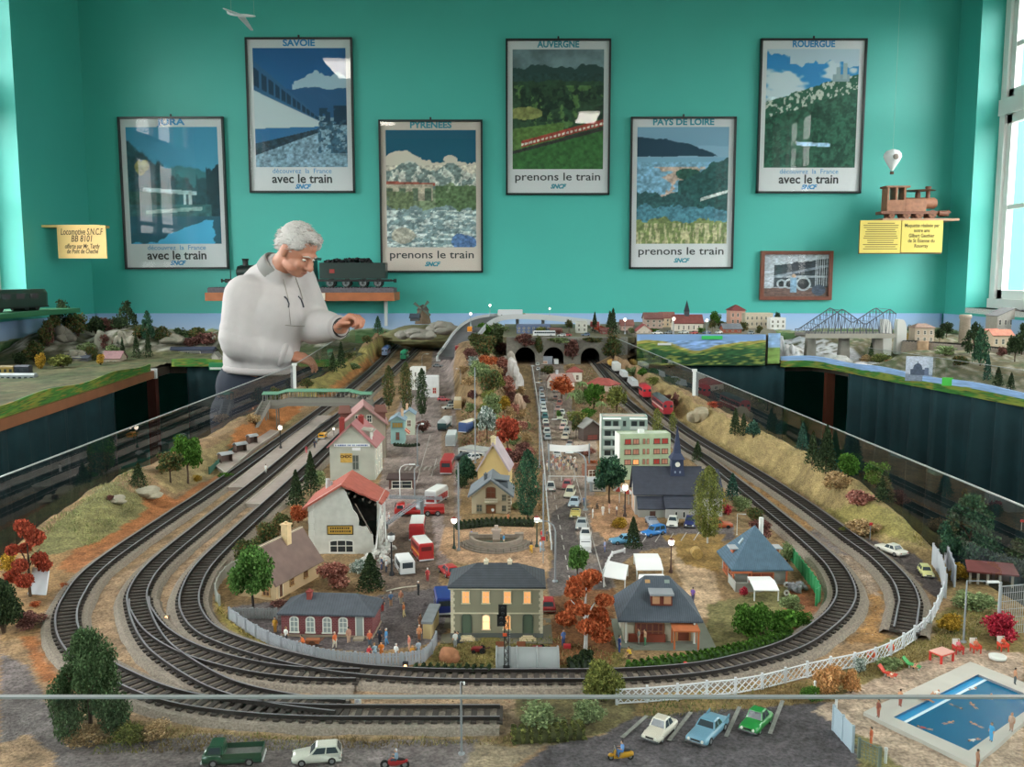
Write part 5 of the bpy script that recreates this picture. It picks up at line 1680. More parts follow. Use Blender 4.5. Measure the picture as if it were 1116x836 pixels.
t=hO('long_house','long beige house with brown roof beside the round green tree','building',None,None,.105,24,('gy',.040),'#c2a884','#74605a',at=_b-VV((_W*math.cos(_r),_W*math.sin(_r),0)),W=_W,rz=_r,wins=[('R',.10,.1,.09,.72,'brown',dict(fm='#e6dcc4',kd='door')),('R',.35,.35,.09,.4,'brown',dict(fm='#b08a5a')),('R',.68,.35,.09,.4,'brown',dict(fm='#b08a5a')),('F',.75,.2,.2,.4,'brown',dict(fm='#b08a5a'))],chims=[(.60,.60,.010,.024,'#d8bc92')],over=.006)
m=MB();D_=t['D'];m.bb(t['W']/2-.002,-.006,t['hw']+.038,t['W']/2+.002,D_+.006,t['hw']+.0405);m.bd('ridge_board',mt('#d6cab0',.8),t)
#the ruined house
a=on(337,604);b=on(412,603);b.z=a.z
rz=math.atan2(b.y-a.y,b.x-a.x);CM=.01
k=ppm(a)/100;Wd=(b-a).length*100;Dd=9.5
t=tI('ruined_house','white burning house with collapsed corner under a salmon roof','building',a-VV((0,0,.001)),rz);t.scale=(CM,)*3
WALLW=mt('#c4c4be',.9,var=.10,vs=.9);INNER=mt('#3a3836',.95,var=.3,vs=1.5);SALMON=mt('#a4584c',.85,var=.14,vs=1.2)
f=Wd/10.8
m=MB();poly=[(0,0),(10.2*f,0),(10.*f,3.1),(9.5*f,3.5),(9.*f,4.5),(8.4*f,4.4),(7.8*f,4.6),(7.9*f,5.4),(7.6*f,6.35),(7.*f,7.1),(6.56*f,8.4),(6.2*f,9.1),(5.9*f,10.),(5.2*f,11.2),(0,8)]
m.side(poly,0,.35);m.bd('front_wall',WALLW,t)
m=MB()
prof=[(1.4,0),(1.6,2.2),(2.2,3.4),(1.7,5.),(2.3,6.4),(2.,8),(Dd,8),(Dd,0)]
vs=[(Wd-.35,y,z)for y,z in prof]+[(Wd,y,z)for y,z in prof];n=len(prof)
m.add(vs,[tuple(range(n)),tuple(reversed(range(n,2*n)))]+[(q,n+q,n+(q+1)%n,(q+1)%n)for q in range(n)]);m.bd('side_wall',WALLW,t)
m=MB();m.bb(0,0,0,.35,Dd,8);m.bd('side_wall',WALLW,t)
m=MB();m.bb(.35,Dd-.35,0,Wd-.35,Dd,8);m.add([(0,Dd,8),(Wd,Dd,8),(Wd/2,Dd,11.2)],[(0,2,1)]);m.bd('rear_wall',WALLW,t)
m=MB();m.bb(.36,.36,.02,Wd-.36,Dd-.36,.2);m.bb(.36,.36,4.2,5.6*f,Dd-.36,4.5);m.bb(5.6*f,2.6,.2,5.9*f,Dd-.4,9.);m.bb(5.9*f,4.5,4.2,Wd-.36,4.8,8.);m.bd('burnt_interior',INNER,t)
zr=11.3;s=3.3/(Wd/2)
m=MB();m.slab([(-.8,Dd+.5,8-.8*s),(-.8,-.8,8-.8*s),(Wd/2,-.8,zr),(Wd/2,Dd+.5,zr)],.28)
m.slab([(Wd/2,-.8,zr),(6.2*f,-.6,zr-.8*s),(6.9*f,.3,zr-1.5*s),(8.*f,.5,zr-2.6*s),(8.8*f,1.3,zr-3.4*s),(9.8*f,1.5,zr-4.4*s),(10.6*f,2.1,zr-5.2*s),(11.4*f,1.9,zr-6.*s),(11.6*f,5.6,zr-6.2*s),(11.2*f,6.,zr-5.8*s),(11.6*f,6.5,zr-6.2*s),(11.6*f,Dd+.5,zr-6.2*s),(Wd/2,Dd+.5,zr)],.28)
m.bd('roof',SALMON,t)
m=MB()
for q in((6.3,.6,9.6),(7.2,.9,9.),(8.4,1.3,8.4),(9.4,1.7,7.9),(10.2,2.2,7.4)):m.cyl((q[0]*f,q[1]-.3,q[2]),(q[0]*f,q[1]+3,q[2]+.1),.16,n=6)
m.cyl((7.2*f,1.,7.8),(9.9*f,-.3,3.4),.12,n=6);m.bd('burnt_beams',mt('#6a625a',.9,var=.4,vs=3),t)
m=MB();m.cyl((Wd+.2,2.5,7.2),(Wd-.2,-1.2,1.),.14,n=6);m.cyl((Wd+.5,4.5,7.4),(Wd+1.2,.6,1.2),.14,n=6);m.bd('leaning_beams',mt('#c6c8c6',.8),t)
m=MB()
for k_ in range(8):
 m.box((.45,-.04,k_*1.),(.9 if k_%2 else .6,.1,.9))
m.bd('quoins',mt('#d0d0ca',.9),t)
m=MB();m.cyl((1.9,6.5,8.4),(1.9,6.5,10.6),.35,n=10);m.cyl((2.4,6.5,8.4),(2.4,6.5,10.2),.3,n=10);m.bd('chimney_pipe',mt('#b8bcbe',.5),t)
oP(t,Wd,Dd,'F',5.1*f,.35,3.9,2.1,'dark','#d2d2cc','window',(2,1),1)
for q in(3.6,5.6,7.6):oP(t,Wd,Dd,'R',q,4.7,1.,2.,'dark','#d8d8d2');oP(t,Wd,Dd,'R',q,1.,1.,2.2,'dark','#d8d8d2')
m=MB();m.bb(2.9*f,-.10,3.2,7.*f,.01,4.7);sg=m.bd('sign',mt('#2a2824',.6),t)
m=MB();m.bb(3.05*f,-.13,3.35,6.85*f,-.09,4.55);m.bd('sign_face',mt('#b8923c',.6),sg)
m=MB()
rnd=random.Random(5)
for z in(4.12,3.62):
 x=3.4
 while x<6.4:
  w_=rnd.uniform(.12,.3);m.bb(x*f,-.15,z,(x+w_)*f,-.12,z+.26);x+=w_+.1
m.bd('lettering',mt('#2c2418',.7),sg)
#gable shop with the white name strip
t=hO('gable_shop','grey rendered gable shop with a white name strip and pink roof','building',(360,523),(409,523),.11,39,('gy',.046),mt('#b4b4aa',.9,var=.12,vs=30),mt('#a06a6c',.8,var=.1,vs=60),wins=[('F',.57,.30,.16,.42,'grey',dict(fm='#9a9a94'))]+[('R',u,z,.10,.26,'brown',dict(fm='#e4e0d4'))for u in(.2,.5,.8)for z in(.12,.55)],chims=[(.22,.30,.010,.030,'#8a3430'),(.60,.58,.010,.014,'#8a3430')],over=.006)
W,h=t['W'],t['hw']
m=MB();m.bb(W*.10,-.0016,h*.95,W*.90,.0002,h*1.03);m.bb(W*.5,-.0016,h*.84,W*.68,.0002,h*.92);st_=m.bd('name_strip',mt('#e4e4e8',.6),t)
m=MB();x=.13;rnd=random.Random(8)
while x<.86:
 w_=rnd.uniform(.012,.03);m.bb(W*x,-.0020,h*.97,W*(x+w_),-.0015,h*1.01);x+=w_+(.012 if rnd.random()<.8 else .04)
m.bd('lettering',mt('#3a5a9a',.6),st_)
m=MB();m.bb(W*.24,-.0014,h*.50,W*.50,.0002,h*.76);ad=m.bd('painted_advert',mt('#c8a050',.8,var=.15,vs=300),t)
lT('lettering','CHOC',.008,mt('#4a3020',.8),ad,(W*.36,-.0016,h*.67),bold=.0003,depth=.0002)
m=MB();m.box((W*.80,.030,h+.012),(.020,.030,.018));m.slab([(W*.66,.012,h+.031),(W*.96,.012,h+.026),(W*.96,.050,h+.026),(W*.66,.050,h+.031)],.002);m.bd('dormer',mt('#a8a49a',.8),t)
m=MB();m.box((W*.90,.014,h+.008),(.004,.004,.016));m.bd('dormer_post',mt('#e2e2de',.6),t)
t=hO('timbered_house','tall timbered house with broad pink roof behind the gable shop','building',(374,501),(421,499),.10,40,('gy',.042),mt('#8f8578',.9,var=.15,vs=40),mt('#9f7876',.8,var=.1,vs=60),wins=[('R',u,z,.12,.22,'dark',dict(fm='#6a4a3a'))for u in(.15,.45,.75)for z in(.1,.42,.74)]+[('F',.35,1.02,.12,.2,'dark'),('F',.62,1.02,.12,.2,'dark')],over=.007)
W,h=t['W'],t['hw']
m=MB()
for u in(.02,.30,.60,.97):m.bb(W-.0003,u*.1-.0015,0,W+.0014,u*.1+.0015,h)
for z in(.33,.66,.97):m.bb(W-.0003,0,h*z,W+.0014,.10,h*z+.003)
m.bd('timber_frame',mt('#5c4a3e',.8),t)
for sx,nm in((.90,'dormer'),(.06,'dormer')):
 m=MB();m.box((W*sx,.045,h*1.),(.022,.022,.022));m.slab([(W*sx-.016,.03,h+.020),(W*sx+.016,.03,h+.020),(W*sx+.012,.064,h+.034),(W*sx-.012,.064,h+.034)],.002);m.bd(nm,mt('#704a42',.8),t)
t=hO('blue_shop','small pale blue shop with slate roof and red awning','building',(426,484),(441,484),.055,27,('gy',.011),mt('#93b6b4',.8),mt('#8096a6',.7),wins=[('F',.5,.68,.8,.22,'#a08038',dict(fm='#6a8a8a',bars=(3,0))),('F',.5,.18,.28,.32,'#8a4a3c',dict(fm='#5c7a78'))],chims=[(.8,.5,.006,.018,'#caa888')])
W,h=t['W'],t['hw']
for q in range(3):
 m=MB();m.slab([(W,.012+q*.014,h*.55),(W+.012,.012+q*.014,h*.38),(W+.012,.023+q*.014,h*.38),(W,.023+q*.014,h*.55)],.001);m.bd('awning',mt(('#b8403a','#e0b090','#b83a36')[q],.7),t)
t=hO('blue_shop','pale house with slate roof right behind the pale blue shop','building',(440,474),(452,474),.04,24,('gy',.010),mt('#b9bfae',.8),mt('#8096a6',.7),wins=[('F',.5,.4,.4,.3,'brown')],chims=[(.3,.4,.006,.016,'#caa888')])
#house with the balcony
t=hO('villa','cream villa with slate roof, balcony and stone quoins behind the fountain','building',(514,560),(556,560),.078,23,('gy',.027),mt('#cdbfa6',.85,var=.05,vs=40),mt('#6e757c',.75,var=.1,vs=60),wins=[('F',.20,.12,.16,.36,'grey',dict(fm='#a89c86')),('F',.50,.02,.26,.44,'#8c5c3c',dict(kd='door',fm='#7a5a44')),('F',.50,.78,.26,.55,'#7c4630',dict(arch=1,fm='#7a5a44')),('F',.84,.66,.12,.30,'grey',dict(fm='#a89c86')),('F',.84,.14,.12,.30,'grey',dict(fm='#a89c86')),('R',.5,.3,.2,.4,'grey')],chims=[(.35,.35,.006,.010,'#5c6268')],over=.007)
W,h=t['W'],t['hw']
m=MB();m.bb(W*.34,-.010,h*.60,W*.68,0,h*.64)
for q in range(9):m.box((W*(.35+q*.04),-.0095,h*.64),(.0009,.0009,h*.13))
m.bb(W*.34,-.0105,h*.77,W*.68,-.0085,h*.80);m.bd('balcony',mt('#d8cfbc',.7),t)
m=MB();m.box((W*.74,.030,h+.006),(.028,.030,.012));m.slab([(W*.45,.012,h+.026),(W*.98,.012,h+.022),(W*.98,.052,h+.022),(W*.45,.052,h+.026)],.002);m.bd('dormer',mt('#6e757c',.75),t)
m=MB()
for q in range(6):m.bb(W-.004,-.001,h*(.05+q*.15),W+.001,.004,h*(.05+q*.15+.09))
m.bd('quoins',mt('#8a7a66',.85),t)
t=hO('yellow_house','tall yellow gable house with mauve roof behind the slate villa','building',(521,533),(554,533),.065,24,('gy',.052),mt('#c6ac76',.85,var=.05,vs=40),mt('#a89aa0',.75,var=.1,vs=60),chims=[(.5,.04,.009,.010,'#d0c09a')],wins=[('F',.5,.3,.2,.4,'brown')],over=.004)
#flats
wl=[]
for r_,z in eN((.80,.575,.35)):
 cols=[('red','peach','peach','red','red'),('peach','peach','peach','peach','peach'),('peach','glow','peach','red','peach')][r_]
 for(u,w_),c in zip(((.157,.125),(.318,.12),(.475,.045),(.728,.125),(.889,.125)),cols):
  wl.append(('F',u,z,w_,.115,c,dict(fm='#6a5048' if w_>.1 else '#8a7468',bars=(1,0))))
 wl.append(('F',.555,z,.045,.115,cols[2],dict(fm='#8a7468',bars=(0,0))))
t=hO('apartment_block','pale green block of flats with red and orange windows','building',(675,523),(730,522),.040,50,('flat',.0022),'#a9ba9c','#b6c0b0',wins=wl)
W,h=t['W'],t['hw']
m=MB();m.bb(-.0014,-.0006,0,.0004,.0405,h+.0022);m.bd('end_wall',mt('#d8d8d4',.8),t)
m=MB();m.box((W*.46,.02,h),(.012,.012,.008));m.bd('lift_house',mt('#d8dcd8',.7),t)
wl=[]
for z in(.80,.58,.36,.14):
 for u,w_ in((.14,.16),(.31,.14),(.71,.15),(.88,.14)):wl.append(('F',u,z,w_,.13,'dark',dict(fm='#7c8a86',bars=(0,0))))
 wl.append(('F',.5,z,.08,.13,'dark',dict(fm='#7c8a86',bars=(0,0))))
t=hO('apartment_block','grey-green block of flats with balconies standing behind the pale green block','building',(655,503),(705,503),.045,49,('flat',.0022),'#98aca6','#b9a89c',wins=wl)
W,h=t['W'],t['hw']
for z in(.735,.515,.295,.075):
 for u0,u1 in((.04,.41),(.62,.98)):
  m=MB();m.bb(W*u0,-.006,h*z,W*u1,0,h*z+.0012);m.bb(W*u0,-.006,h*z,W*u1,-.0052,h*(z+.075));m.bd('balcony',mt('#b8c2be',.7),t)
m=MB();m.bb(-.0016,-.0006,0,.0004,.045,h+.0022);m.bd('end_wall',mt('#dcdcd8',.8),t)
for u0,u1 in((.03,.42),(.61,.99)):
 m=MB();m.slab([(W*u0,-.006,h*.965),(W*u1,-.006,h*.965),(W*u1,0,h*.99),(W*u0,0,h*.99)],.001);m.bd('awning',mt('#dfe2e0',.7),t)
 #church
a=on(692,561);b=on(764,561);b.z=a.z;W=(b-a).length;kk=ppm(a)
CH=mat_stripes('#353a48','#282c38',500,'Z',.75,.2);CW=mt('#a8a8a6',.85,var=.06,vs=50)
t=tI('church','grey stone church with dark slate roof and pointed navy steeple','church',a-VV((0,0,.001)),math.atan2(b.y-a.y,b.x-a.x))
D,h,rise=.058,27/kk,.039
m=MB();m.bb(0,0,0,W,D,h);m.add([(0,0,h),(0,D,h),(0,D/2,h+rise),(W,0,h),(W,D,h),(W,D/2,h+rise)],[(0,2,1),(3,4,5)]);m.bd('nave',CW,t)
m=MB();s=rise/(D/2)
m.slab([(-.004,-.005,h-.005*s+.001),(W+.004,-.005,h-.005*s+.001),(W+.004,D/2,h+rise+.001),(-.004,D/2,h+rise+.001)],.002);m.slab([(W+.004,D+.005,h-.005*s),(-.004,D+.005,h-.005*s),(-.004,D/2,h+rise+.001),(W+.004,D/2,h+rise+.001)],.002);m.bd('nave_roof',CH,t)
m=MB();m.bb(.004,-.022,0,W*.46,0,h*.42);m.bd('aisle',mt('#8f918c',.85),t)
m=MB();m.slab([(.002,-.025,h*.40),(W*.46,-.025,h*.40),(W*.46,0,h*.80),(.002,0,h*.80)],.002);m.bd('aisle_roof',CH,t)
m=MB();m.bb(W*.43,-.030,0,W*.86,0,h*.50);m.bd('porch',CW,t)
m=MB();m.slab([(W*.42,-.033,h*.48),(W*.87,-.033,h*.48),(W*.87,0,h*.86),(W*.42,0,h*.86)],.002);m.bd('porch_roof',CH,t)
m=MB();m.bb(W*.995,-.012,0,W*1.30,D,h*.9);m.bd('choir',mt('#b4b2ae',.85),t)
m=MB();m.slab([(W*.98,-.018,h*.86),(W*1.32,-.018,h*.86),(W*1.30,D/2,h+rise*.9),(W*.98,D/2,h+rise*.9)],.002);m.slab([(W*1.32,D+.004,h*.86),(W*.98,D+.004,h*.86),(W*.98,D/2,h+rise*.9),(W*1.30,D/2,h+rise*.9)],.002);m.bd('choir_roof',CH,t)
tw=13.5/kk;tx=W*.655;zb=h+rise*.62;NAVY=mt('#2a3450',.7,var=.1,vs=80)
m=MB();m.box((tx,D/2,zb),(tw*1.15,tw*1.15,.012),0,0,(.9,.9));m.box((tx,D/2,zb+.011),(tw,tw,.020),0,0,(.93,.93));m.bd('tower',NAVY,t)
m=MB();m.box((tx,D/2,zb+.030),(tw*1.22,tw*1.22,.010),0,0,(.55,.55));m.box((tx,D/2,zb+.039),(tw*.62,tw*.62,.052),0,0,(.03,.03));m.bd('spire',NAVY,t)
m=MB();m.cyl((tx,D/2-tw*.49,zb+.021),(tx,D/2-tw*.54,zb+.021),tw*.20,n=16,sm=0);m.bd('clock',mt('#e6e2d8',.5),t)
m=MB()
for dx in(-.2,.2):m.bb(tx+dx*tw-.0014,D/2-tw*.55,zb+.004,tx+dx*tw+.0014,D/2-tw*.50,zb+.009)
m.bd('louvres',mt('#8a94a8',.6),t)
for u in(.585,.70):oP(t,W,D,'F',u*W,h*.10,.0042,h*.24,'dark','#c2c2bc','window',(0,0),1)
m=MB();m.bb(W*.20,-.0226,0,W*.285,-.0215,h*.30);m.bd('door',mt('#4a3028',.7),t)
for ch in t.children:
 if ch.name.startswith('window'):ch.location.y=-.030
m=MB();m.bb(-.0006,.016,h*.1,.0002,.040,h*.7);m.bd('gable_door',mt('#c8a88c',.7),t)
#slate villa with the wooden porch (front right)
t=hO('slate_villa','house with big hipped slate roof, red dormer and open porch at the front','building',(680,699),(757,700),.066,27,('hip',.041,.027),mt('#b8b2a0',.85,var=.06,vs=40),SLATE2,wins=[('F',.36,.06,.42,.80,'#6a3c38',dict(fm='#8a5a44',bars=(4,1))),('F',.84,.08,.2,.70,'rust',dict(fm='#c08a5c',kd='door')),('L',.4,.2,.3,.5,'dark')],over=.008)
W,h=t['W'],t['hw']
m=MB();m.bb(W*.38,.004,h+.014,W*.68,.030,h+.027);dm=m.bd('dormer',mt('#6e3226',.75),t)
m=MB();m.bb(W*.36,.000,h+.027,W*.70,.032,h+.0295);m.bd('dormer_roof',mt('#8c9298',.6),dm)
for u in(.45,.61):
 m=MB();m.bb(W*u-.0042,.0028,h+.0165,W*u+.0042,.0042,h+.0255);m.bd('dormer_window',mt('#b88a6a',.5),dm)
for u,c in((.36,'#b08a5c'),(.64,'#7c8a84')):
 m=MB();m.slab([(W*u-.003,.0235,h+.0305),(W*u+.003,.0235,h+.0305),(W*u+.003,.0285,h+.0375),(W*u-.003,.0285,h+.0375)],.0015);q=m.bd('skylight',mt(c,.4),t)
m=MB();m.bb(W*.65,-.026,h*.78,W*1.02,.0,h*.84)
for x,y in((.67,-.024),(1.,-.024),(.67,-.004),(1.,-.004)):m.box((W*x,y,0),(.002,.002,h*.78))
m.bd('porch',mt('#b0643c',.7,var=.1,vs=100),t)
m=MB();m.bb(-.010,-.020,-.001,W+.022,.07,.0015);m.bb(W*.1,-.026,-.001,W+.024,-.019,.0015);m.bd('terrace',mt('#767c72',.9,var=.1,vs=60),t)
m=MB()
for x in(.02,.98):m.box((W*x,-.006,0),(.0022,.0022,h))
m.bd('post',mt('#cfd2cc',.6),t)
m=MB();m.bb(W*.06,-.004,.0015,W*.58,.0,h*.36);m.bd('counter',mt('#8a4432',.7),t)
#house with the pyramid roof (right)
t=hO('pyramid_house','square house with blue-grey pyramid roof near the green fence','building',(801,637),(857,637),.074,19,('hip',.051,.0369),mt('#8a8d88',.85),SLATEB,wins=[('F',.5,.2,.5,.55,'rust',dict(fm='#b86a44')),('L',.3,.1,.3,.6,'rust',dict(fm='#b86a44')),('L',.7,.1,.3,.6,'dark',dict(fm='#b86a44'))],over=.007)
W,h=t['W'],t['hw']
for s_,xx in((-1,.14),(1,.86)):
 m=MB();m.box((W*xx,.036,h+.006),(.014,.014,.013));d_=m.bd('dormer',mt('#a85a3a',.75),t)
 m=MB();m.box((W*xx+s_*.002,.035,h+.019),(.019,.020,.0016));m.bd('dormer_roof',mt('#b4bac0',.6),d_)
m=MB();m.cyl((W*.66,.046,h+.034),(W*.66,.046,h+.060),.0034,n=10);m.bd('chimney',mt('#d8d8d4',.6),t)
for u in(.30,.40):
 m=MB();z0=h+.0265;x=W*u-.006
 m.slab([(x-.002,.030,z0-.002),(x+.004,.030,z0+.006),(x+.004,.036,z0+.006),(x-.002,.036,z0-.002)],-.002);m.bd('skylight',mt('#a8b8c0',.3),t)
m=MB()
for x in(-.05,.30,.98):m.box((W*x,-.004,0),(.0022,.0022,h))
m.bb(-W*.08,-.006,h*.75,W*.3,0,h*.9);m.bd('porch_frame',mt('#b0603c',.7),t)
m=MB();m.bb(-W*.10,-.030,0,W*.40,-.028,h*.55);m.bb(-W*.10,-.030,0,-W*.08,.01,h*.55);m.bd('garden_wall',mt('#9a9c96',.8),t)
def cA(l_,cs,h,rise=.004,col='#e6e8ea'):
 ''
 P=[on(*c)for c in cs];z=min(p.z for p in P);o=(P[0]+P[1]+P[2]+P[3])/4;o.z=z
 t=tI('canopy',l_,'canopy',o)
 Q=[p-o for p in P]
 for q in Q:q.z=0
 for q in Q:
  m=MB();m.box((q.x,q.y,0),(.0016,.0016,h));m.bd('post',mt('#d2d6d6',.5),t)
 up=VV((0,0,1))
 E=[q*1.06+up*h for q in Q];R0=(E[0]+E[3])/2+up*rise;R1=(E[1]+E[2])/2+up*rise
 m=MB();m.slab([E[0],E[1],R1,R0],.0012);m.slab([R0,R1,E[2],E[3]],.0012)
 m.add([E[0],E[3],R0],[(0,2,1)]);m.add([E[1],E[2],R1],[(0,1,2)])
 m.bd('roof',mt(col,.6),t)
 return t
cA('white canopy in front of the pyramid roofed house',[(822,655),(848,655),(838,640),(815,640)],.0155)
cA('largest white market canopy beside the brown street lamp',[(694,632),(722,632),(716,615),(691,615)],.016)
cA('white market canopy nearest the round green tree',[(658,640),(681,644),(684,628),(664,624)],.017)
cA('white market canopy directly behind the slate villa roof',[(696,645),(724,645),(722,636),(697,636)],.014)
#shed by the platform fence
t=hO('shed','narrow cream shed with grey roof at the end of the wooden fence','shed',(461,696),(470,697),.052,20,('shed',.003),'#c4b083','#7c8288',over=.002)
#grey domed hut
a=on(541,737);b=on(609,737);L=(b-a).length
t=tI('storage_hut','grey round-topped storage hut beside the inner track','hut',a)
m=MB();N=12;R_=.019
prof=[(R_-R_*math.cos(PI*q/N),R_*1.25*math.sin(PI*q/N)**.8)for q in range(N+1)]
vs=[(0,y,z)for y,z in prof]+[(L,y,z)for y,z in prof];n=N+1
m.add(vs,[(q,n+q,n+q+1,q+1)for q in range(N)],0,1);m.add(vs,[tuple(reversed(range(n))),tuple(range(n,2*n)),],0);m.bd('shell',mt('#888e90',.5,var=.04,vs=60),t)
m=MB()
for x in(0,.33,.66,1):m.tube([(L*x,y,z+.0005)for y,z in prof],.0010,5)
m.bd('rib',mt('#868c8e',.5),t)
for u in(.40,.86):
 m=MB();m.cyl((L*u,-.001,.004),(L*u,.003,.004),.003,n=12,sm=0);m.bd('porthole',mt('#2a3238',.3),t)
 #footbridge
z0=ZB
A=G(300,468);B=G(403,468);B.y=A.y
L=B.x-A.x;hd=.070
t=tI('footbridge','covered footbridge with green roof crossing the station tracks','footbridge',A)
GRYB=mt('#6f6c66',.8);GRN=mt('#5e8c74',.7,var=.1,vs=40);wd=.030
def prism_path(pts,th):
 m=MB()
 for(x0,za),(x1,zb)in zip(pts,pts[1:]):m.add([(x0,-wd/2,za-th),(x1,-wd/2,zb-th),(x1,wd/2,zb-th),(x0,wd/2,za-th),(x0,-wd/2,za),(x1,-wd/2,zb),(x1,wd/2,zb),(x0,wd/2,za)],[(0,1,5,4),(1,2,6,5),(2,3,7,6),(3,0,4,7),(4,5,6,7),(3,2,1,0)])
 return m
dk=[(-.03,hd),(.012,hd),(.04,hd+.008),(L-.055,hd+.008),(L-.02,hd),(L+.01,hd)]
prism_path(dk,.010).bd('deck',GRYB,t)
m=MB()
for s_ in(-1,1):
 for(x0,za),(x1,zb)in zip(dk,dk[1:]):
  m.add([(x0,s_*wd/2,za),(x1,s_*wd/2,zb),(x1,s_*wd/2,zb+.012),(x0,s_*wd/2,za+.012),(x0,s_*(wd/2-.001),za),(x1,s_*(wd/2-.001),zb),(x1,s_*(wd/2-.001),zb+.012),(x0,s_*(wd/2-.001),za+.012)],[(0,1,2,3),(7,6,5,4),(3,2,6,7)])
 for q in range(26):
  x=-.028+(L+.035)*q/25;zz=np.interp(x,[p[0]for p in dk],[p[1]for p in dk]);m.box((x,s_*wd/2,float(zz)),(.0018,.0018,.030))
m.bd('railing',mt('#7c7a72',.8),t)
rf=[(x,z+.036)for x,z in dk]
mm=MB()
for(x0,za),(x1,zb)in zip(rf,rf[1:]):
 for s_ in(-1,1):
  mm.slab([(x0,s_*(wd/2+.004),za-.006),(x1,s_*(wd/2+.004),zb-.006),(x1,0,zb),(x0,0,za)],.0015*s_)
mm.bd('roof',GRN,t)
for x in(-.022,.008,L-.012,L+.006):
 for s_ in(-1,1):
  m=MB();m.box((x,s_*(wd/2-.003),0),(.003,.003,hd));m.bd('pier',GRYB,t)
m=MB()
for q in range(13):
 m.box((-.020-q*.0012,-wd/2-.006-q*.0095,hd*(1-(q+1)/13)),(.020,.010,hd/13*1.02))
for s_ in(-.011,.011):
 m.slab([(-.020+s_,-wd/2,hd-.004),(-.036+s_,-wd/2-.130,0),(-.036+s_,-wd/2-.130,.014),(-.020+s_,-wd/2,hd+.014)],.001)
m.bd('stairs',mt('#84807a',.8),t)
#platforms, shelters
def pF(l_,px,h=.008,col='#9b8f88'):
 P=[G(x,y)for x,y in px];o=P[0].copy()
 t=tI('platform',l_,'platform',o)
 pl=[((p-o).x,(p-o).y)for p in P]
 m=MB();m.prism(pl,-.002,h);m.bd('slab',mt(col,.9,var=.12,vs=50),t)
 m=MB()
 n=len(pl)
 for i in range(n):
  a,b=VV((*pl[i],h)),VV((*pl[(i+1)%n],h));m.tube([a,b],.0012,4,sm=0)
 m.bd('kerb',mt('#b8b0a6',.9),t)
pF('station platform between the two left tracks with a globe lamp',[(249,535),(266,535),(313,496),(344,470),(361,456),(347,456),(330,468),(300,493)][::1])
pF('station platform beside the gable shop with the yellow cart',[(268,553),(284,554),(308,534),(342,501),(375,471),(364,471),(328,501),(291,534)])
pF('station platform at the foot of the footbridge stairs',[(236,512),(246,519),(277,492),(304,473),(290,471),(266,485)])
def shelter(px,py,wpx,l_,col='#a2a6aa'):
 p=on(px,py,.008);p.z=ZB+.008;k=ppm(p);w_=wpx/k
 t=tI('platform_shelter',l_,'shelter',p,.9)
 m=MB();m.bb(-w_/2,.006,0,w_/2,.008,.018);m.bb(-w_/2,-.006,0,-w_/2+.001,.008,.018);m.bb(w_/2-.001,-.006,0,w_/2,.008,.018);m.bd('walls',mt('#5c4a44',.8),t)
 m=MB();N=8;pts=[(-.010+.020*q/N,.018+.006*math.sin(PI*q/N))for q in range(N+1)]
 vs=[(-w_/2-.002,y,z)for y,z in pts]+[(w_/2+.002,y,z)for y,z in pts]
 m.add(vs,[(q,N+1+q,N+2+q,q+1)for q in range(N)],0,1);rr=m.bd('roof',mt(col,.6),t)
 md=rr.modifiers.new('t','SOLIDIFY');md.thickness=.001
shelter(246,507,14,'round-roofed platform shelter nearest the leafy trees')
shelter(262,495,13,'middle round-roofed platform shelter below the footbridge')
shelter(275,485,10,'round-roofed platform shelter closest to the footbridge stairs')
a=G(268,482,ZB);b=G(228,518,ZB)
t=tI('green_fence','low dark green fence behind the platform shelters','fence',a);d=b-a
m=MB();m.slab([(0,0,0),(d.x,d.y,0),(d.x,d.y,.017),(0,0,.017)],.001);m.bd('panel',mt('#3c6c5c',.8),t)
m=MB()
for q in range(7):m.box((d.x*q/6,d.y*q/6,0),(.002,.002,.019))
m.bd('post',mt('#2f5648',.8),t)
#tunnel portal wall and the terrace above it
Yp=G(600,397).y
def xp(px,z=ZB+.05):
 return GY(px,380,Yp).x
ztop=GY(600,367.5,Yp).z
STN=mat_brick('#8c8880','#6a675f',60)
t=tI('tunnel_portal','grey stone wall with three dark arched tunnel mouths','tunnel portal',(0,Yp,ZB))
m=MB();H=ztop-ZB
arches=[(561,583.5),(592,614.5),(633,654)]
xs=[xp(552)]
for a_,b_ in arches:
 x0,x1=xp(a_),xp(b_);r=(x1-x0)/2;cx=(x0+x1)/2;zs=H*.24
 m.bb(xs[-1],0,0,x0,.03,H)
 N=12
 for q in range(N):
  a0,a1=PI-PI*q/N,PI-PI*(q+1)/N
  p0=(cx+r*math.cos(a0),zs+r*1.05*math.sin(a0));p1=(cx+r*math.cos(a1),zs+r*1.05*math.sin(a1))
  m.add([(p0[0],0,p0[1]),(p1[0],0,p1[1]),(p1[0],0,H),(p0[0],0,H),(p0[0],.03,p0[1]),(p1[0],.03,p1[1]),(p1[0],.03,H),(p0[0],.03,H)],[(0,1,2,3),(7,6,5,4),(0,4,5,1),(3,2,6,7)])
 xs.append(x1)
m.bb(xs[-1],0,0,xp(684),.03,H)
m.bd('wall',STN,t)
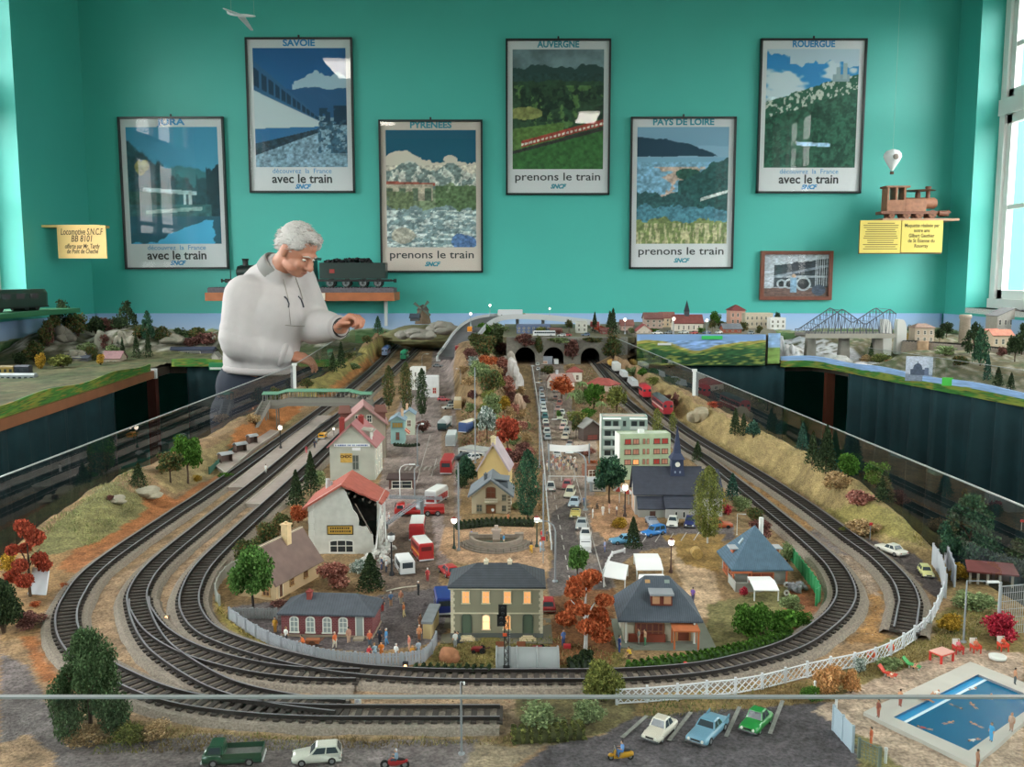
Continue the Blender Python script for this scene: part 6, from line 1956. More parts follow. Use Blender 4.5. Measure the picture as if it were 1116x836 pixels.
for i,(a_,b_)in eN(arches):
 x0,x1=xp(a_),xp(b_);r=(x1-x0)/2;cx=(x0+x1)/2;zs=H*.24
 m=MB();N=12
 for r0,r1,y0 in((1.,1.13,-.003),):
  for q in range(N):
   a0,a1=PI*q/N,PI*(q+1)/N
   pts=[(cx+r*r0*math.cos(a),zs+r*1.05*r0*math.sin(a))for a in(a0,a1)]+[(cx+r*r1*math.cos(a),zs+r*1.05*r1*math.sin(a))for a in(a1,a0)]
   m.add([(x,y0,z)for x,z in pts]+[(x,.002,z)for x,z in pts],[(0,1,2,3),(7,6,5,4),(2,6,7,3),(0,4,5,1)])
 m.bd('arch_ring',mt('#7a766e',.9),t)
 m=MB();pr=[(cx-r,0),(cx-r,zs)]+[(cx+r*math.cos(PI-PI*q/N),zs+r*1.05*math.sin(PI-PI*q/N))for q in range(1,N)]+[(cx+r,zs),(cx+r,0)]
 n=len(pr);m.add([(x,.03,z)for x,z in pr]+[(x,.30,z)for x,z in pr],[(q,q+1,n+q+1,n+q)for q in range(n-1)]+[tuple(range(n,2*n))])
 m.bd('tunnel_lining',mt('#121212',.95),t)
def block(l_,px,z0,z1,hx,name='terrace',cat='terrace',sd=0):
 m=MB();m.prism(px,z0,z1)
 return tg(m.bd(name,mt(hx,.95,var=.25,vs=25,bump=.6,bs=120)),l_,cat)
block('grassy terrace above the tunnel mouths',[(xp(548),Yp+.031),(.60,Yp+.031),(.60,WALL_Y-.02),(xp(548),WALL_Y-.02)],ztop-.03,ztop-.002,'#77735a')
block('town terrace behind the painted valley board',[(.605,4.425),(1.29,4.435),(1.42,5.),(1.50,WALL_Y-.02),(.605,WALL_Y-.02)],ZB+.001,GY(760,364.5,4.41).z-.004,'#7c7666')
#elevated road
EP=[GY(*q)for q in((493,389,4.10),(500,378,4.35),(508,365,4.62),(520,353,4.92),(536,346.5,5.12),(560,344.5,5.22),(595,346,5.26),(640,351,5.28),(655,354,5.28))]
c=sp_(EP,.03);o=c[len(c)//2].copy();o.z=ZB
t=tI('elevated_road','elevated motorway bridge curving across above the tunnels','bridge',o)
def ribbon(prof,m):
 vs=[];n=len(prof)
 for i,p in eN(c):
  d=(c[min(i+1,len(c)-1)]-c[max(i-1,0)]);nn=VV((-d.y,d.x,0)).normalized()
  for a_,h_ in prof:vs.append(p-o+nn*a_+VV((0,0,h_)))
 m.add(vs,[(i*n+q,(i+1)*n+q,(i+1)*n+(q+1)%n,i*n+(q+1)%n)for i in range(len(c)-1)for q in range(n)])
 m.add(vs[:n],[tuple(reversed(range(n)))]);m.add(vs[-n:],[tuple(range(n))])
rw_=.062
m=MB();ribbon([(-rw_,-.012),(rw_,-.012),(rw_,0),(-rw_,0)],m);m.bd('carriageway',mt('#66666a',.9,var=.1,vs=30),t)
for s_ in(-1,1):
 m=MB();ribbon([(s_*rw_,-.014),(s_*(rw_+.006),-.014),(s_*(rw_+.006),.014),(s_*rw_,.014)][::s_],m);m.bd('parapet',mt('#b9bdc0',.6),t)
for i in range(6,len(c)-1,5):
 q=c[i]-o;m=MB();m.cyl((q.x,q.y,.0 if q.z<.15 else 0),(q.x,q.y,q.z-.010),.009,n=10);m.bd('pillar',mt('#8e9092',.8),t)
 #fountain
a=on(541,592);k=ppm(a)
t=tI('fountain','half-round stone fountain with stepped basin and central pedestal','fountain',a)
ST1=mt('#7d736a',.9,var=.15,vs=120);ST2=mt('#8e8378',.9,var=.15,vs=120)
def half(m,r0,r1,z0,z1,a0=PI,a1=2*PI,N=28):
 vs=[]
 for q in range(N+1):
  an=a0+(a1-a0)*q/N
  for r_,z in((r0,z0),(r1,z0),(r1,z1),(r0,z1)):vs.append((math.cos(an)*r_,math.sin(an)*r_,z))
 m.add(vs,[(q*4+e,q*4+(e+1)%4,(q+1)*4+(e+1)%4,(q+1)*4+e)for q in range(N)for e in range(4)])
 m.add(vs[:4],[(3,2,1,0)]);m.add(vs[-4:],[(0,1,2,3)])
R_=40/k
m=MB();half(m,.001,R_,0,.0022);half(m,.001,R_*.92,.0022,.0042);half(m,.001,R_*.84,.0042,.0058);m.bd('steps',ST1,t)
m=MB();half(m,R_*.64,R_*.72,.0058,.0125);m.bb(-R_*.72,0,0,R_*.72,.004,.014);m.bd('basin_rim',ST2,t)
m=MB();half(m,.001,R_*.64,.006,.009);m.bd('water',mt('#5f5648',.1),t)
m=MB();m.box((0,-.006,.006),(.012,.010,.016));m.box((0,-.006,.022),(.016,.013,.003));m.box((0,-.006,.025),(.006,.006,.006));m.bd('pedestal',mt('#b5a59a',.8),t)
for s_ in(-1,1):
 m=MB();m.box((s_*R_*.62,.004,0),(.014,.010,.016));m.bd('pier',ST2,t)
m=MB()
for q in range(15):
 an=PI+PI*(q+.5)/15;m.box((math.cos(an)*R_*.97,math.sin(an)*R_*.97,.002),(.0008,.0008,.006))
m.bd('railing',mt('#4a4844',.6),t)
#banner over the motorway
a=on(597,514);b=on(643,514);k=ppm(a)
t=tI('banner','blank white banner stretched across the motorway','banner',(a+b)/2)
L=(b-a).length;zz=27/k
m=MB();N=16;vs=[]
for q in range(N+1):
 x=-L*.46+L*.92*q/N;sg_=-.0025*math.sin(PI*q/N)
 vs+=[(x,0,zz+sg_-.0085),(x,0,zz+sg_+.0062-.0085+.0085)]
m.add(vs,[(2*q,2*q+2,2*q+3,2*q+1)for q in range(N)]);bo=m.bd('cloth',mt('#fafafc',.8),t);bo.modifiers.new('t','SOLIDIFY').thickness=.0006
for s_ in(-1,1):
 m=MB();m.cyl((s_*L*.48,0,0),(s_*L*.48,0,zz+.008),.0018,n=8);m.bd('pole',GREYP,t)
 #smaller houses of the far town along the inner line
hO('chalet','small dark timber chalet with grey roof beside the grey-green flats','building',(636,481),(655,480),.04,16,('gy',.018),mat_stripes('#4a3c36','#3a2e2a',300,'Z'),mt('#8a8a86',.8,var=.15,vs=50),wins=[('F',.5,.1,.6,.35,'#7c3a30',dict(fm='#4a3028'))])
hO('cottage','white cottage with pinkish roof in front of the right tunnel','building',(604,425),(626,424),.07,9,('gx',.026),'#cfc4ba','#a08078',wins=[('F',.3,.2,.2,.5,'brown'),('F',.7,.2,.2,.5,'brown')],chims=[(.3,.5,.008,.012,'#b0b4b8')])
hO('cottage','white house with red tiled roof and dormer near the second tunnel','building',(618,416),(634,416),.06,11,('hip',.02),'#d8d2c8','#8e4a42',wins=[('F',.3,.2,.2,.5,'brown'),('F',.7,.2,.2,.5,'brown')])
hO('cottage','cottage with red roof between the palms and the right track','building',(640,425),(665,427),.07,7,('hip',.022),'#c8b8a8','#a0504a',wins=[('F',.5,.2,.2,.5,'brown')])
hO('toll_house','grey box building standing before the middle tunnel','building',(584,397),(602,397),.03,8,('flat',.002),'#8f97a4','#9aa2ac',wins=[('F',.5,.1,.4,.4,'#b08878')])
hO('white_house','white terrace house behind the poplars on the left street','building',(447,425),(462,425),.05,24,('flat',.003),'#dcdcd8','#e4e4e0',wins=[('F',.4,.62,.12,.2,'dark'),('F',.4,.3,.12,.2,'dark')])
hO('white_house','white block with red sign behind the red lorry','building',(463,433),(478,433),.05,22,('flat',.003),'#d4d6d8','#e0e2e2',wins=[('F',.7,.2,.3,.3,'#a83a3a')])
hO('kiosk','grey flat-roofed garage beside the parking near the villa','building',(499,497),(528,497),.05,9,('flat',.001),'#a0a4a4','#a8aca8',wins=[('F',.2,.1,.3,.7,'dark'),('F',.75,.1,.4,.7,'dark')])
hO('shed','dark red open shed at the street beside the ruined house','shed',(424,533),(452,533),.04,12,('shed',.002),'#6a4640','#4a3a38',wins=[('F',.5,.1,.8,.7,'dark')])
hO('caravan_hall','grey round-cornered kiosk behind the dark pine near the church','building',(643,536),(660,536),.03,12,('hip',.006),'#9aa0a4','#b0b6ba',wins=[('F',.5,.2,.6,.5,'grey')])
hO('brick_shop','small red-brown shop with an orange sign beside the pine','building',(637,520),(654,520),.03,12,('flat',.001),mat_brick('#8c5a44','#a08070',100),'#8a6a58',wins=[('F',.5,.1,.5,.6,'brown')])
m=MB();m.box((0,0,0),(.017,.003,.010));p=on(656,521,.0);k=ppm(p);m2=MB();m2.bb(-.008,-.001,.014,.008,.001,.024);m2.cyl((0,0,0),(0,0,.014),.001,n=6)
tg(m2.bd('orange_sign',mt('#e07830',.5),None,p),'bright orange sign panel in front of the flats','sign')
#kiosk with umbrellas near the church
def parasol(px,py,wpx,hpx,c1,c2,l_):
 p=on(px,py);k=ppm(p);r=wpx/k/2;h=hpx/k
 t=tI('parasol',l_,'parasol',p)
 m=MB();m.cyl((0,0,0),(0,0,h),.0007,n=6);m.bd('pole',mt('#d2d2ce',.5),t)
 m=MB();n=8
 vs=[(0,0,h)]+[(math.cos(2*PI*q/n)*r,math.sin(2*PI*q/n)*r,h*.74)for q in range(n)]
 for q in range(n):m.add([vs[0],vs[1+q],vs[1+(q+1)%n]],[(0,1,2)],q%2)
 o=m.bd('cover',[mt(c1,.7),mt(c2,.7)],t);o.modifiers.new('t','SOLIDIFY').thickness=.0004
parasol(675,548,15,19,'#e6e2de','#b04038','white and red parasol left of the brown lamp near the church')
parasol(685,550,14,18,'#e6e2de','#b8443c','white and red parasol right of the brown lamp near the church')
#swimming pool
cn=[(941,776),(1057.5,721),(1150,757),(1062,834)]
ZP=ZB+.004
P=[G(x,y,ZP)for x,y in cn];o=P[0].copy();o.z=ZB
wt=[G(x,y,ZP)for x,y in((974,781.5),(1066,735),(1134,763),(1055.5,818))]
t=tI('swimming_pool','blue swimming pool with white deck at the front right','swimming pool',o)
outer=[p-o for p in P];iN=[p-o for p in wt]
m=MB()
for i in range(4):
 j=(i+1)%4
 m.slab([outer[j],outer[i],iN[i],iN[j]],.0045)
m.bd('deck',mt('#bcb9b2',.8,var=.05,vs=40),t)
m=MB();dz=VV((0,0,-.0035))
for i in range(4):
 j=(i+1)%4
 m.face([iN[i],iN[j],iN[j]+dz*1.,iN[i]+dz*1.]);m.face([iN[j],iN[i],iN[i]+dz,iN[j]+dz])
m.bd('basin_wall',mt('#2a8cc4',.4),t)
N=NT('pool_water',.25);WAT=N.m;N.set(N.b,Base_Color='#12628a');N.b.inputs['Specular IOR Level'].default_value=.18;N.bump(N.noise(90),.25,.001)
m=MB();m.face([q+VV((0,0,-.0026))for q in iN]);m.bd('water',WAT,t)
m=MB();a_=iN[0]+(iN[3]-iN[0])*.11;b_=iN[1]+(iN[2]-iN[1])*.11;d=(iN[3]-iN[0]).normalized()*.003;up=VV((0,0,-.0022))
m.slab([a_+up,a_+d+up,b_+d+up,b_+up],.0003);m.bd('lane_line',mt('#d8ecf4',.5),t)
m=MB();d=(iN[3]-iN[0])*.11;up=VV((0,0,-.0024))
m.slab([iN[0]+up,iN[0]+d+up,iN[1]+d+up,iN[1]+up],.0001);m.bd('shallow_strip',mt('#2f94cc',.3),t)
#fences
def fP(pts,h,kd,l_,cat='fence',name='fence',col='#9aa0a6',step=.03,gp=None):
 P=sp_([on(x,y)for x,y in pts],step);o=P[0].copy()
 t=tI(name,l_,cat,o,0,gp)
 M_=mt(col,.7)
 rails=MB();fill=MB()
 for i,p in eN(P):
  q=p-o;post=MB();post.box((q.x,q.y,-.001),(.0024,.0024,h*1.06+.001));post.bd('post',M_,t)
 for a,b in zip(P,P[1:]):
  a=a-o;b=b-o;d=(b-a)
  ang=math.atan2(d.y,d.x);mid=(a+b)/2;L=d.length
  up=VV((0,0,1))
  def bar(a3,b3,r):fill.tube([a3,b3],r,4,sm=0)
  if kd=='solid':
   n=max(3,int(L/.0034))
   for q in range(n):
    c_=a+d*((q+.5)/n);fill.box((c_.x,c_.y,0),(L/n*.80,.0010,h*(.97+.05*(q%2))),ang)
   rails.tube([a+up*h*.25,b+up*h*.25],.0007,4);rails.tube([a+up*h*.8,b+up*h*.8],.0007,4)
  elif kd=='lattice':
   rails.tube([a+up*h*.95,b+up*h*.95],.0009,5);rails.tube([a+up*h*.08,b+up*h*.08],.0009,5)
   n=2
   for q in range(n):
    p0=a+d*(q/n);p1=a+d*((q+1)/n)
    bar(p0+up*h*.08,p1+up*h*.95,.0006);bar(p0+up*h*.95,p1+up*h*.08,.0006)
    pm=(p0+p1)/2
    bar(p0+up*h*.5,pm+up*h*.95,.0005);bar(pm+up*h*.95,p1+up*h*.5,.0005);bar(p0+up*h*.5,pm+up*h*.08,.0005);bar(pm+up*h*.08,p1+up*h*.5,.0005)
  elif kd=='panel':
   fill.box((mid.x,mid.y,0),(L*.97,.0012,h),ang)
   rails.tube([a+up*h,b+up*h],.0007,4)
  elif kd=='rail':
   fill.tube([a+up*h*.8,b+up*h*.8],.0012,5);fill.tube([a+up*h*.5,b+up*h*.5],.0010,5)
  elif kd=='mesh':
   rails.tube([a+up*h*.97,b+up*h*.97],.0007,5)
   n=max(4,int(L/.003))
   for q in range(n):
    c_=a+d*(q/n);fill.box((c_.x,c_.y,0),(.0004,.0004,h*.97),ang)
   for q in range(6):rails.tube([a+up*h*q/6,b+up*h*q/6],.0003,3)
 if rails.v:rails.bd('rails',M_,t)
 fill.bd({'solid':'boards','lattice':'lattice','panel':'panels','rail':'guard_rail','mesh':'mesh'}[kd],M_,t)
 return t
fP([(250,675),(270,690),(295,703),(320,713),(358,723),(417,728),(440,727),(462,722),(472,711),(478,695)],.0155,'solid','weathered grey board fence curving round the red brick hall','fence','wooden_fence','#9ba0a8',.026)
fP([(263,618),(248,628),(238,640),(235,653),(243,667)],.015,'solid','grey board fence between the curved track and the beige house','fence','wooden_fence','#a2a49e',.024)
fP([(250,674),(278,675),(307,675)],.014,'solid','straight grey fence joining the brick hall beneath the green tree','fence','wooden_fence','#8c9092',.03)
fP([(672,768),(691,767),(731,764),(771,759.5),(813,755),(845,748),(874,740),(905,733),(940,726),(965,717),(990,703),(1010,686),(1022,664),(1030,645)],.0165,'lattice','white lattice fence curving between the railway and the pool garden','fence','lattice_fence','#d2d6dc',.032)
fP([(1030,652),(1025,630),(1014,612)],.032,'solid','tall grey picket fence by the pale yellow car','fence','picket_fence','#b2b6bc',.03)
fP([(1040,640),(1034,622),(1028,606)],.030,'solid','grey picket fence behind the taller picket fence','fence','picket_fence','#a4a8b0',.03)
fP([(862,610),(873,625),(884,640),(893,655),(887,662)],.021,'panel','bright green panel fence inside the right curve','fence','panel_fence','#2f8a54',.018)
fP([(580,400),(586,440),(592,500),(597,560),(601,600)],.010,'rail','white guard rail along the left edge of the motorway','guard rail','guard_rail','#c2c6c8',.05)
fP([(908,796),(922,812),(935,826)],.024,'panel','pale glass screen beside the pool terrace corner','fence','screen_fence','#a8b8c4',.02)
fP([(936,826),(952,834),(972,842)],.018,'mesh','dark wire fence at the front of the pool terrace','fence','wire_fence','#6f7a70',.02)
fP([(1087,692),(1100,690),(1118,689)],.062,'mesh','tall grey wire court fence at the right edge','fence','wire_fence','#a2a8ae',.04)
a=on(1056,636);b=on(1104,640);k=ppm(a);b.z=a.z
t=tI('open_shelter','open shelter with dark red roof on posts at the right bank','shelter',a,math.atan2(b.y-a.y,b.x-a.x));L=(b-a).length
m=MB();m.slab([(-.004,-.006,.020),(L+.006,-.006,.020),(L+.004,.030,.026),(-.002,.030,.026)],.0025);m.bd('roof',mt('#6a3432',.7,var=.1,vs=80),t)
for x in(.02,.2,.42,.7,.98):
 m=MB();m.box((L*x,.0,0),(.003,.003,.020));m.bd('post',mt('#9a9488',.8),t)
m=MB();m.bb(0,.026,0,L,.028,.022);m.bd('rear_wall',mt('#4a3a34',.8),t)
fP([(655,634),(663,614),(671,604),(692,603)],.008,'rail','low white fence round the market canopies','fence','white_fence','#dcdee0',.03)
#VEHICLES
def head(px0,py0,px1,py1):
 ''
 a=G(px0,py0);b=G(px1,py1)
 return math.atan2(b.y-a.y,b.x-a.x)+PI
AWAY,TW,LEFTW,RIGHTW=-PI/2,PI/2,.0,PI
def pickup(l_,p,rz,col):
 t=tI('pickup_truck',l_,'truck',p,rz);t.scale=(SC_CAR,)*3
 L,W=5.2,2.;P_=mt(col,.3,coat=.5)
 m=MB();m.loft([ringx(-2.6,.86,.45,1.),ringx(-2.5,.98,.32,1.15),ringx(-1.75,1.,.28,1.25),ringx(-.9,1.,.28,1.25),ringx(-.85,1.,.28,.75),ringx(2.55,1.,.30,.75)])
 m.bd('chassis_body',P_,t)
 m=MB();q=lambda x0,x1,w_,z:[VV((x0,-w_,z)),VV((x1,-w_,z)),VV((x1,w_,z)),VV((x0,w_,z))]
 m.loft([q(-2.35,-.75,.95,1.15),q(-2.,-.8,.82,1.85),q(-1.9,-.9,.74,1.95)],sm=0);cb=m.bd('cab',P_,t)
 m=MB()
 for s in(-1,1):m.face([(-2.1,s*.935,1.25),(-.95,s*.935,1.25),(-.98,s*.85,1.8),(-1.85,s*.85,1.8)][::-s])
 m.face([(-2.33,.8,1.22),(-2.33,-.8,1.22),(-2.03,-.72,1.8),(-2.03,.72,1.8)]);m.bd('cab_windows',GZ,cb)
 m=MB()
 for s in(-1,1):m.bb(-.75,s*1.-.04,.75,2.6,s*1.+.04,1.25)
 m.bb(2.52,-1.,.75,2.6,1.,1.25);m.bb(-.78,-1.,.75,-.70,1.,1.25);m.bd('load_bed_sides',P_,t)
 m=MB();m.bb(-.7,-.96,.74,2.52,.96,.80);m.bd('load_floor',mt('#6b6f6c',.8,var=.15,vs=3),t)
 m=MB();m.box((-2.65,0,.36),(.1,1.9,.16));m.bd('bumper',LWHITE,t)
 m=MB();m.box((2.66,0,.36),(.1,2.,.20));m.bd('bumper',LWHITE,t)
 for sx in(-1.6,1.5):
  for sy in(-1,1):
   o=link('wheel',wheel_mesh(.38,.26),t);o.location=(sx,sy*.88,.38)
pickup('dark green pickup truck with open load bed on the front road',on(255,830),head(285,826,225,829),'#1d4a34')
car('hatch','white hatchback behind the dark green pickup on the front road',on(346,829),head(370,823,318,827),'#cfcfc4')
car('round','cream white old saloon parked leftmost in the front car park',on(719,801),head(733,783,708,806),'#d2cbbd')
car('fin','light blue finned car parked between the cream and green cars',on(771,801),head(785,780,758,806),'#6f9cb4')
car('round','bright green old saloon parked at the right of the front car park',on(824,792),head(834,776,813,797),'#1f8a3c')
car('sedan','white saloon with roof sign driving to the level crossing',on(971,603),head(990,606,955,594),'#d8d6cc')
car('hatch','pale yellow small car beside the grey picket fence',on(1009,627),head(1004,618,1017,634),'#cfcf8c',s=.0085)
m=MB()
for x0,y0,x1,y1 in((752.8,778,729,809),(806,771.7,791,804.7),(852.8,765.5,839,801.6),(705,782,678,806)):
 a=G(x0,y0);b=G(x1,y1);d=VV(((b-a).y,-(b-a).x,0)).normalized()*.0019
 a.z=gz(a.x,a.y);b.z=gz(b.x,b.y);up=VV((0,0,.0016))
 m2=MB();m2.slab([a+d+up,b+d+up,b-d+up,a-d+up][::(1 if(b-a).cross(d).z>0 else-1)],.0005)
 o=m2.bd('parking_line',mt('#8c8c88',.8,var=.2,vs=200));o['kind']='structure';o['label']='white painted parking line'
def bike(l_,p,rz,col,shirt,scooter=0):
 t=tI('scooter' if scooter else 'motorcycle',l_,'scooter' if scooter else 'motorcycle',p,rz);t.scale=(SC_CAR*1.15,)*3
 C_=mt(col,.35,coat=.4)
 for nm,x in(('wheel',-.80),('wheel',.72)):
  m=MB();r=.26 if scooter else .36
  m.cyl((x,-.06,r),(x,.06,r),r,n=16,sm=0);m.cyl((x,-.08,r),(x,.08,r),r*.5,n=12,m=1,sm=0);m.bd(nm,[TYRE,RIM],t)
 m=MB()
 if scooter:
  m.loft([ringx(-.15,.14,.2,.3),ringx(.1,.24,.22,.62),ringx(.5,.26,.3,.72),ringx(.95,.16,.4,.6)]);m.slab([(-.62,.2,.22),(-.62,-.2,.22),(-.52,-.24,.95),(-.52,.24,.95)],.08);m.bb(-.6,-.16,.2,.1,.16,.28);m.ball((-.8,0,.42),(.26,.14,.16),10)
 else:
  m.loft([ringx(-.55,.12,.45,.7),ringx(-.3,.2,.3,.85),ringx(.1,.18,.3,.80),ringx(.5,.16,.45,.72),ringx(.95,.1,.6,.78)])
 m.bd('body',C_,t)
 m=MB();m.cyl((-.80,0,.3),(-.52,0,1.),.05,n=6);m.cyl((-.5,-.34,1.02),(-.5,.34,1.02),.035,n=6);m.bd('handlebar',STEEL,t)
 m=MB();m.ball((.35,0,.78),(.45,.17,.10),10);m.bd('saddle',mt('#22201e',.7),t)
 return t
t=bike('yellow scooter ridden by a person in blue on the front road',on(677,828),head(690,827,665,828),'#d09a20','#5a8ad0',1)
pS('person in pale blue riding the yellow scooter','ride',on(678,828,.0002),-PI/2+head(690,827,665,828)+0,'#6a9ad8','#5080c0',h=.0195)
t=bike('red motorcycle on the front road beyond the white hatchback',on(431,838),head(444,838,420,838),'#a81e24','#6a8ab0')
pS('person in grey-blue riding the red motorcycle','ride',on(432,838,.0004),-PI/2+head(444,838,420,838),'#7d9ab0','#3a4658','#d8dce0',h=.0200)
bX('ambulance','red ambulance box van with white roof behind the white minibus','ambulance',on(460,607),head(468,606,450,586),5.6,2.3,2.9,'#a82a2a','#dcdedc',stripe='#d8a838',nz=.5,winband=(.55,.80),wincol=mt('#5c1c1c',.4))
bX('minibus','white minibus with black windows near the rubble','minibus',on(441,622),head(447,624,434,604),4.8,2.2,2.2,'#d8dadc','#e0e2e4',nz=.5,winband=(.42,.86))
car('hatch','red hatchback with blue beacon beside the station roof',on(489,626),head(498,632,478,615),'#b01e22')
bX('fire_engine','red fire engine with white roof and dark windscreen facing the viewer','fire engine',on(455,585),TW+.05,6.,2.5,2.9,'#a02428','#d8dad8',nz=.25,winband=(.42,.86),bumper='#b8bcc0')
bX('fire_van','white roofed red rescue van behind the ladder truck','fire engine',on(476,547),head(466,545,488,532),6.4,2.4,2.8,'#b4b6b8','#dcdedc',stripe='#a82a2a',nz=.3,wincol=mt('#8c2024',.4),winband=(.15,.6))
p=on(458,561)
t=tI('ladder_truck','red turntable ladder truck with its silver ladder raised to the ruined house','fire engine',p,.05);t.scale=(SC_CAR,)*3
RED=mt('#a8201e',.35,coat=.4);SIL=mt('#9aa2aa',.4,.5)
m=MB();m.loft([ringx(-4.6,.95,.5,1.3),ringx(-4.4,1.2,.4,1.9),ringx(-3.9,1.25,.4,2.3),ringx(-2.8,1.25,.4,2.3),ringx(-2.7,1.25,.4,1.2),ringx(4.4,1.25,.4,1.2)]);m.bd('body',RED,t)
m=MB();m.bb(.8,-1.2,1.2,4.3,1.2,1.7);m.bb(-2.4,-1.2,1.2,-.8,1.2,1.75);m.bd('lockers',RED,t)
m=MB()
for s in(-1,1):m.bb(-4.1,s*1.24-.03,1.45,-3.,s*1.24+.03,2.05)
m.bb(-4.48,-1.05,1.4,-4.30,1.05,2.);m.bd('cab_windows',GZ,t)
for sx in(-3.4,1.4,3.2):
 for sy in(-1,1):
  o=link('wheel',wheel_mesh(.5,.3),t);o.location=(sx,sy*1.1,.5)
m=MB();m.lathe([(1.1,1.2),(1.1,1.7),(.7,1.8),(.6,2.6)],n=14);m.bd('turntable',SIL,t)
def ladder(name,a,b,w_=.8,pr_=None):
 m=MB();a=VV(a);b=VV(b);d=(b-a);n=VV((0,0,1)).cross(d).normalized()*w_/2
 for s in(-1,1):
  m.tube([a+n*s,b+n*s],.09,5);m.tube([a+n*s+VV((0,0,.35)),b+n*s+VV((0,0,.35))],.06,5)
  for q in range(16):m.tube([a+n*s+d*(q/16),a+n*s+d*((q+.5)/16)+VV((0,0,.35))],.04,4)
 for q in range(22):m.tube([a+n+d*(q/22),a-n+d*(q/22)],.05,4)
 return m.bd(name,SIL,pr_)
ladder('ladder',(4.,-.3,2.9),(-5.6,-.3,3.3),pr_=t)
t2=tI('rescue_ladder','grey rescue ladder leaning down to the rubble by the ruined house','ladder',on(446,575),0);t2.scale=(SC_CAR,)*3
a=(2.2,2.6,4.4);b=(-3.8,-1.6,.9);ladder('ladder',a,b,pr_=t2)
m=MB();m.bb(-4.4,-2.1,.3,-3.4,-1.3,1.1);m.bd('rescue_basket',mt('#55585c',.6),t2)
m=MB();m.box((2.,2.4,0),(.5,.5,4.6));m.box((-3.9,-1.7,0),(.3,.3,.5));m.bd('support',mt('#7a7e82',.6),t2)
bX('bus','red coach with dark rear window on the left street','bus',on(488,513),AWAY-.02,9.,2.6,3.1,'#a02a2c','#b03436',nz=.3)
bX('bus','silver grey bus ahead of the red coach','bus',on(492,484),TW,8.5,2.6,3.,'#a8b0b4','#ccd2d4',nz=.25,wincol=mt('#3f7c70',.3))
bX('bus','cream coach further up the left street','bus',on(499,445),TW+.05,9,2.6,3.1,'#c8b084','#d8ccb0',nz=.3,wincol=mt('#8c6a50',.4))
bX('bus','white minibus below the elevated road','bus',on(478,394),TW,6,2.3,2.8,'#d8dadc','#e2e4e4',nz=.3)
bX('van','white van on the far left street beside the trains','van',on(482,375),TW,5,2.2,2.6,'#d0d2d4','#e0e2e2',nz=.4)
p=on(485,467)
t=tI('tanker_lorry','white tank lorry with dark teal rear on the left street','lorry',p,AWAY-.12);t.scale=(SC_CAR,)*3
m=MB();m.cyl((-2.4,0,2.1),(4.6,0,2.1),1.25,n=18);m.bd('tank',mt('#c8ccce',.4),t)
m=MB();m.bb(-4.8,-1.2,.5,-2.6,1.2,2.9);m.bd('cab',mt('#b8bcc0',.4),t)
m=MB();m.bb(-4.5,-1.1,.5,4.8,1.1,1.);m.bb(4.2,-1.28,.6,4.8,1.28,2.2);m.bd('chassis',mt('#2f4c50',.6),t)
for sx in(-3.6,2.4,3.7):
 for sy in(-1,1):
  o=link('wheel',wheel_mesh(.5,.3),t);o.location=(sx,sy*1.05,.5)
t=bX('trailer','cream topped trailer with blue skirts parked by the silver tree','trailer',on(511,470),.55-PI/2-1.,7.5,2.5,3.,'#3c5688','#d8d2c0',nz=.2,windows=0,cabglass=0)
bX('lorry','red lorry parked before the white block on the left street','lorry',on(472,431),head(466,426,480,432),6,2.4,2.8,'#b0242c','#d8dadc',nz=.4)
bX('lorry','red truck descending the elevated road ramp','lorry',GY(499,383.5,4.24),TW+.1,6,2.6,2.8,'#9a2228','#a83034',nz=.2)
bX('lorry','orange lorry further up the elevated road','lorry',GY(512,362,4.70),TW,6,2.4,2.8,'#d88420','#e0a040',nz=.3)
bX('lorry','long white lorry crossing the top of the elevated road','lorry',GY(556,344.5,5.20),LEFTW,14,2.5,3.6,'#c8ccd0','#d8dcde',nz=.2,wheels=3,windows=0)
sC('hatch','small yellow car behind the long white lorry on the elevated road',GY(569,344.6,5.22),LEFTW,'#d8a020')
t=bX('dumper','dark blue dumper lorry behind the narrow shed','lorry',on(484,664),head(485,668,481,650),5.2,2.4,2.4,'#2a3a86',None,nz=.3)
bX('car','red car half hidden right of the station building','car',on(597,663),TW,4.6,1.9,1.6,'#a82a30',None,nz=.6,cat='x')if 0 else car('hatch','red car half hidden right of the station building',on(597,663),AWAY,'#a82a30')
sC('sedan','dark saloon near the grassy mound on the left street',on(497,441),RIGHTW,'#3a4048')
sC('hatch','red and white small car beside the poplars',on(484,437),RIGHTW-.3,'#b04a50')
sC('sedan','grey saloon under the elevated road ramp',on(477,400),RIGHTW-.2,'#8a8e94')
sC('hatch','white hatchback below the red coach by the garage',on(489,446),.3,'#c8cac8')
sC('hatch','dark hatchback parked in front of the grey garage',on(503,501),.6,'#2a2c30')
sC('hatch','white hatchback parked in front of the grey garage',on(513,502),.6,'#c4c6c8')
car('sedan','light blue saloon stopped behind the small dark conifer',on(680,592),head(698,590,668,592),'#6aa8d0',s=.009)
car('estate','bright blue estate car on the street before the church',on(712,583),head(722,581,698,586),'#2f7cc8',s=.009)
car('round','white saloon parked before the church porch',on(733,573),TW-.25,'#d4d4ce')
car('round','dark navy vintage car parked right of the white saloon',on(752,573),TW-.25,'#2a3468')
car('convertible','grey open car parked left of the white saloon by the church',on(711,572),head(704,562,716,578),'#8f98a6')
sC('hatch','orange-red car parked behind the olive tree',on(784,575),RIGHTW,'#b85a38')
car('beetle','white round-backed car on the left lane below the crowd',on(600,534),AWAY,'#d4d6d4')
car('sedan','white saloon with pale blue bonnet in the right lane',on(626,551),TW-.18,'#b8cada')
sC('estate','cream estate car queueing behind the pale blue bonnet',on(621,541),TW-.18,'#d0ccb4')
sC('hatch','red car queueing behind the cream estate car',on(618,532),TW-.15,'#a84a50')
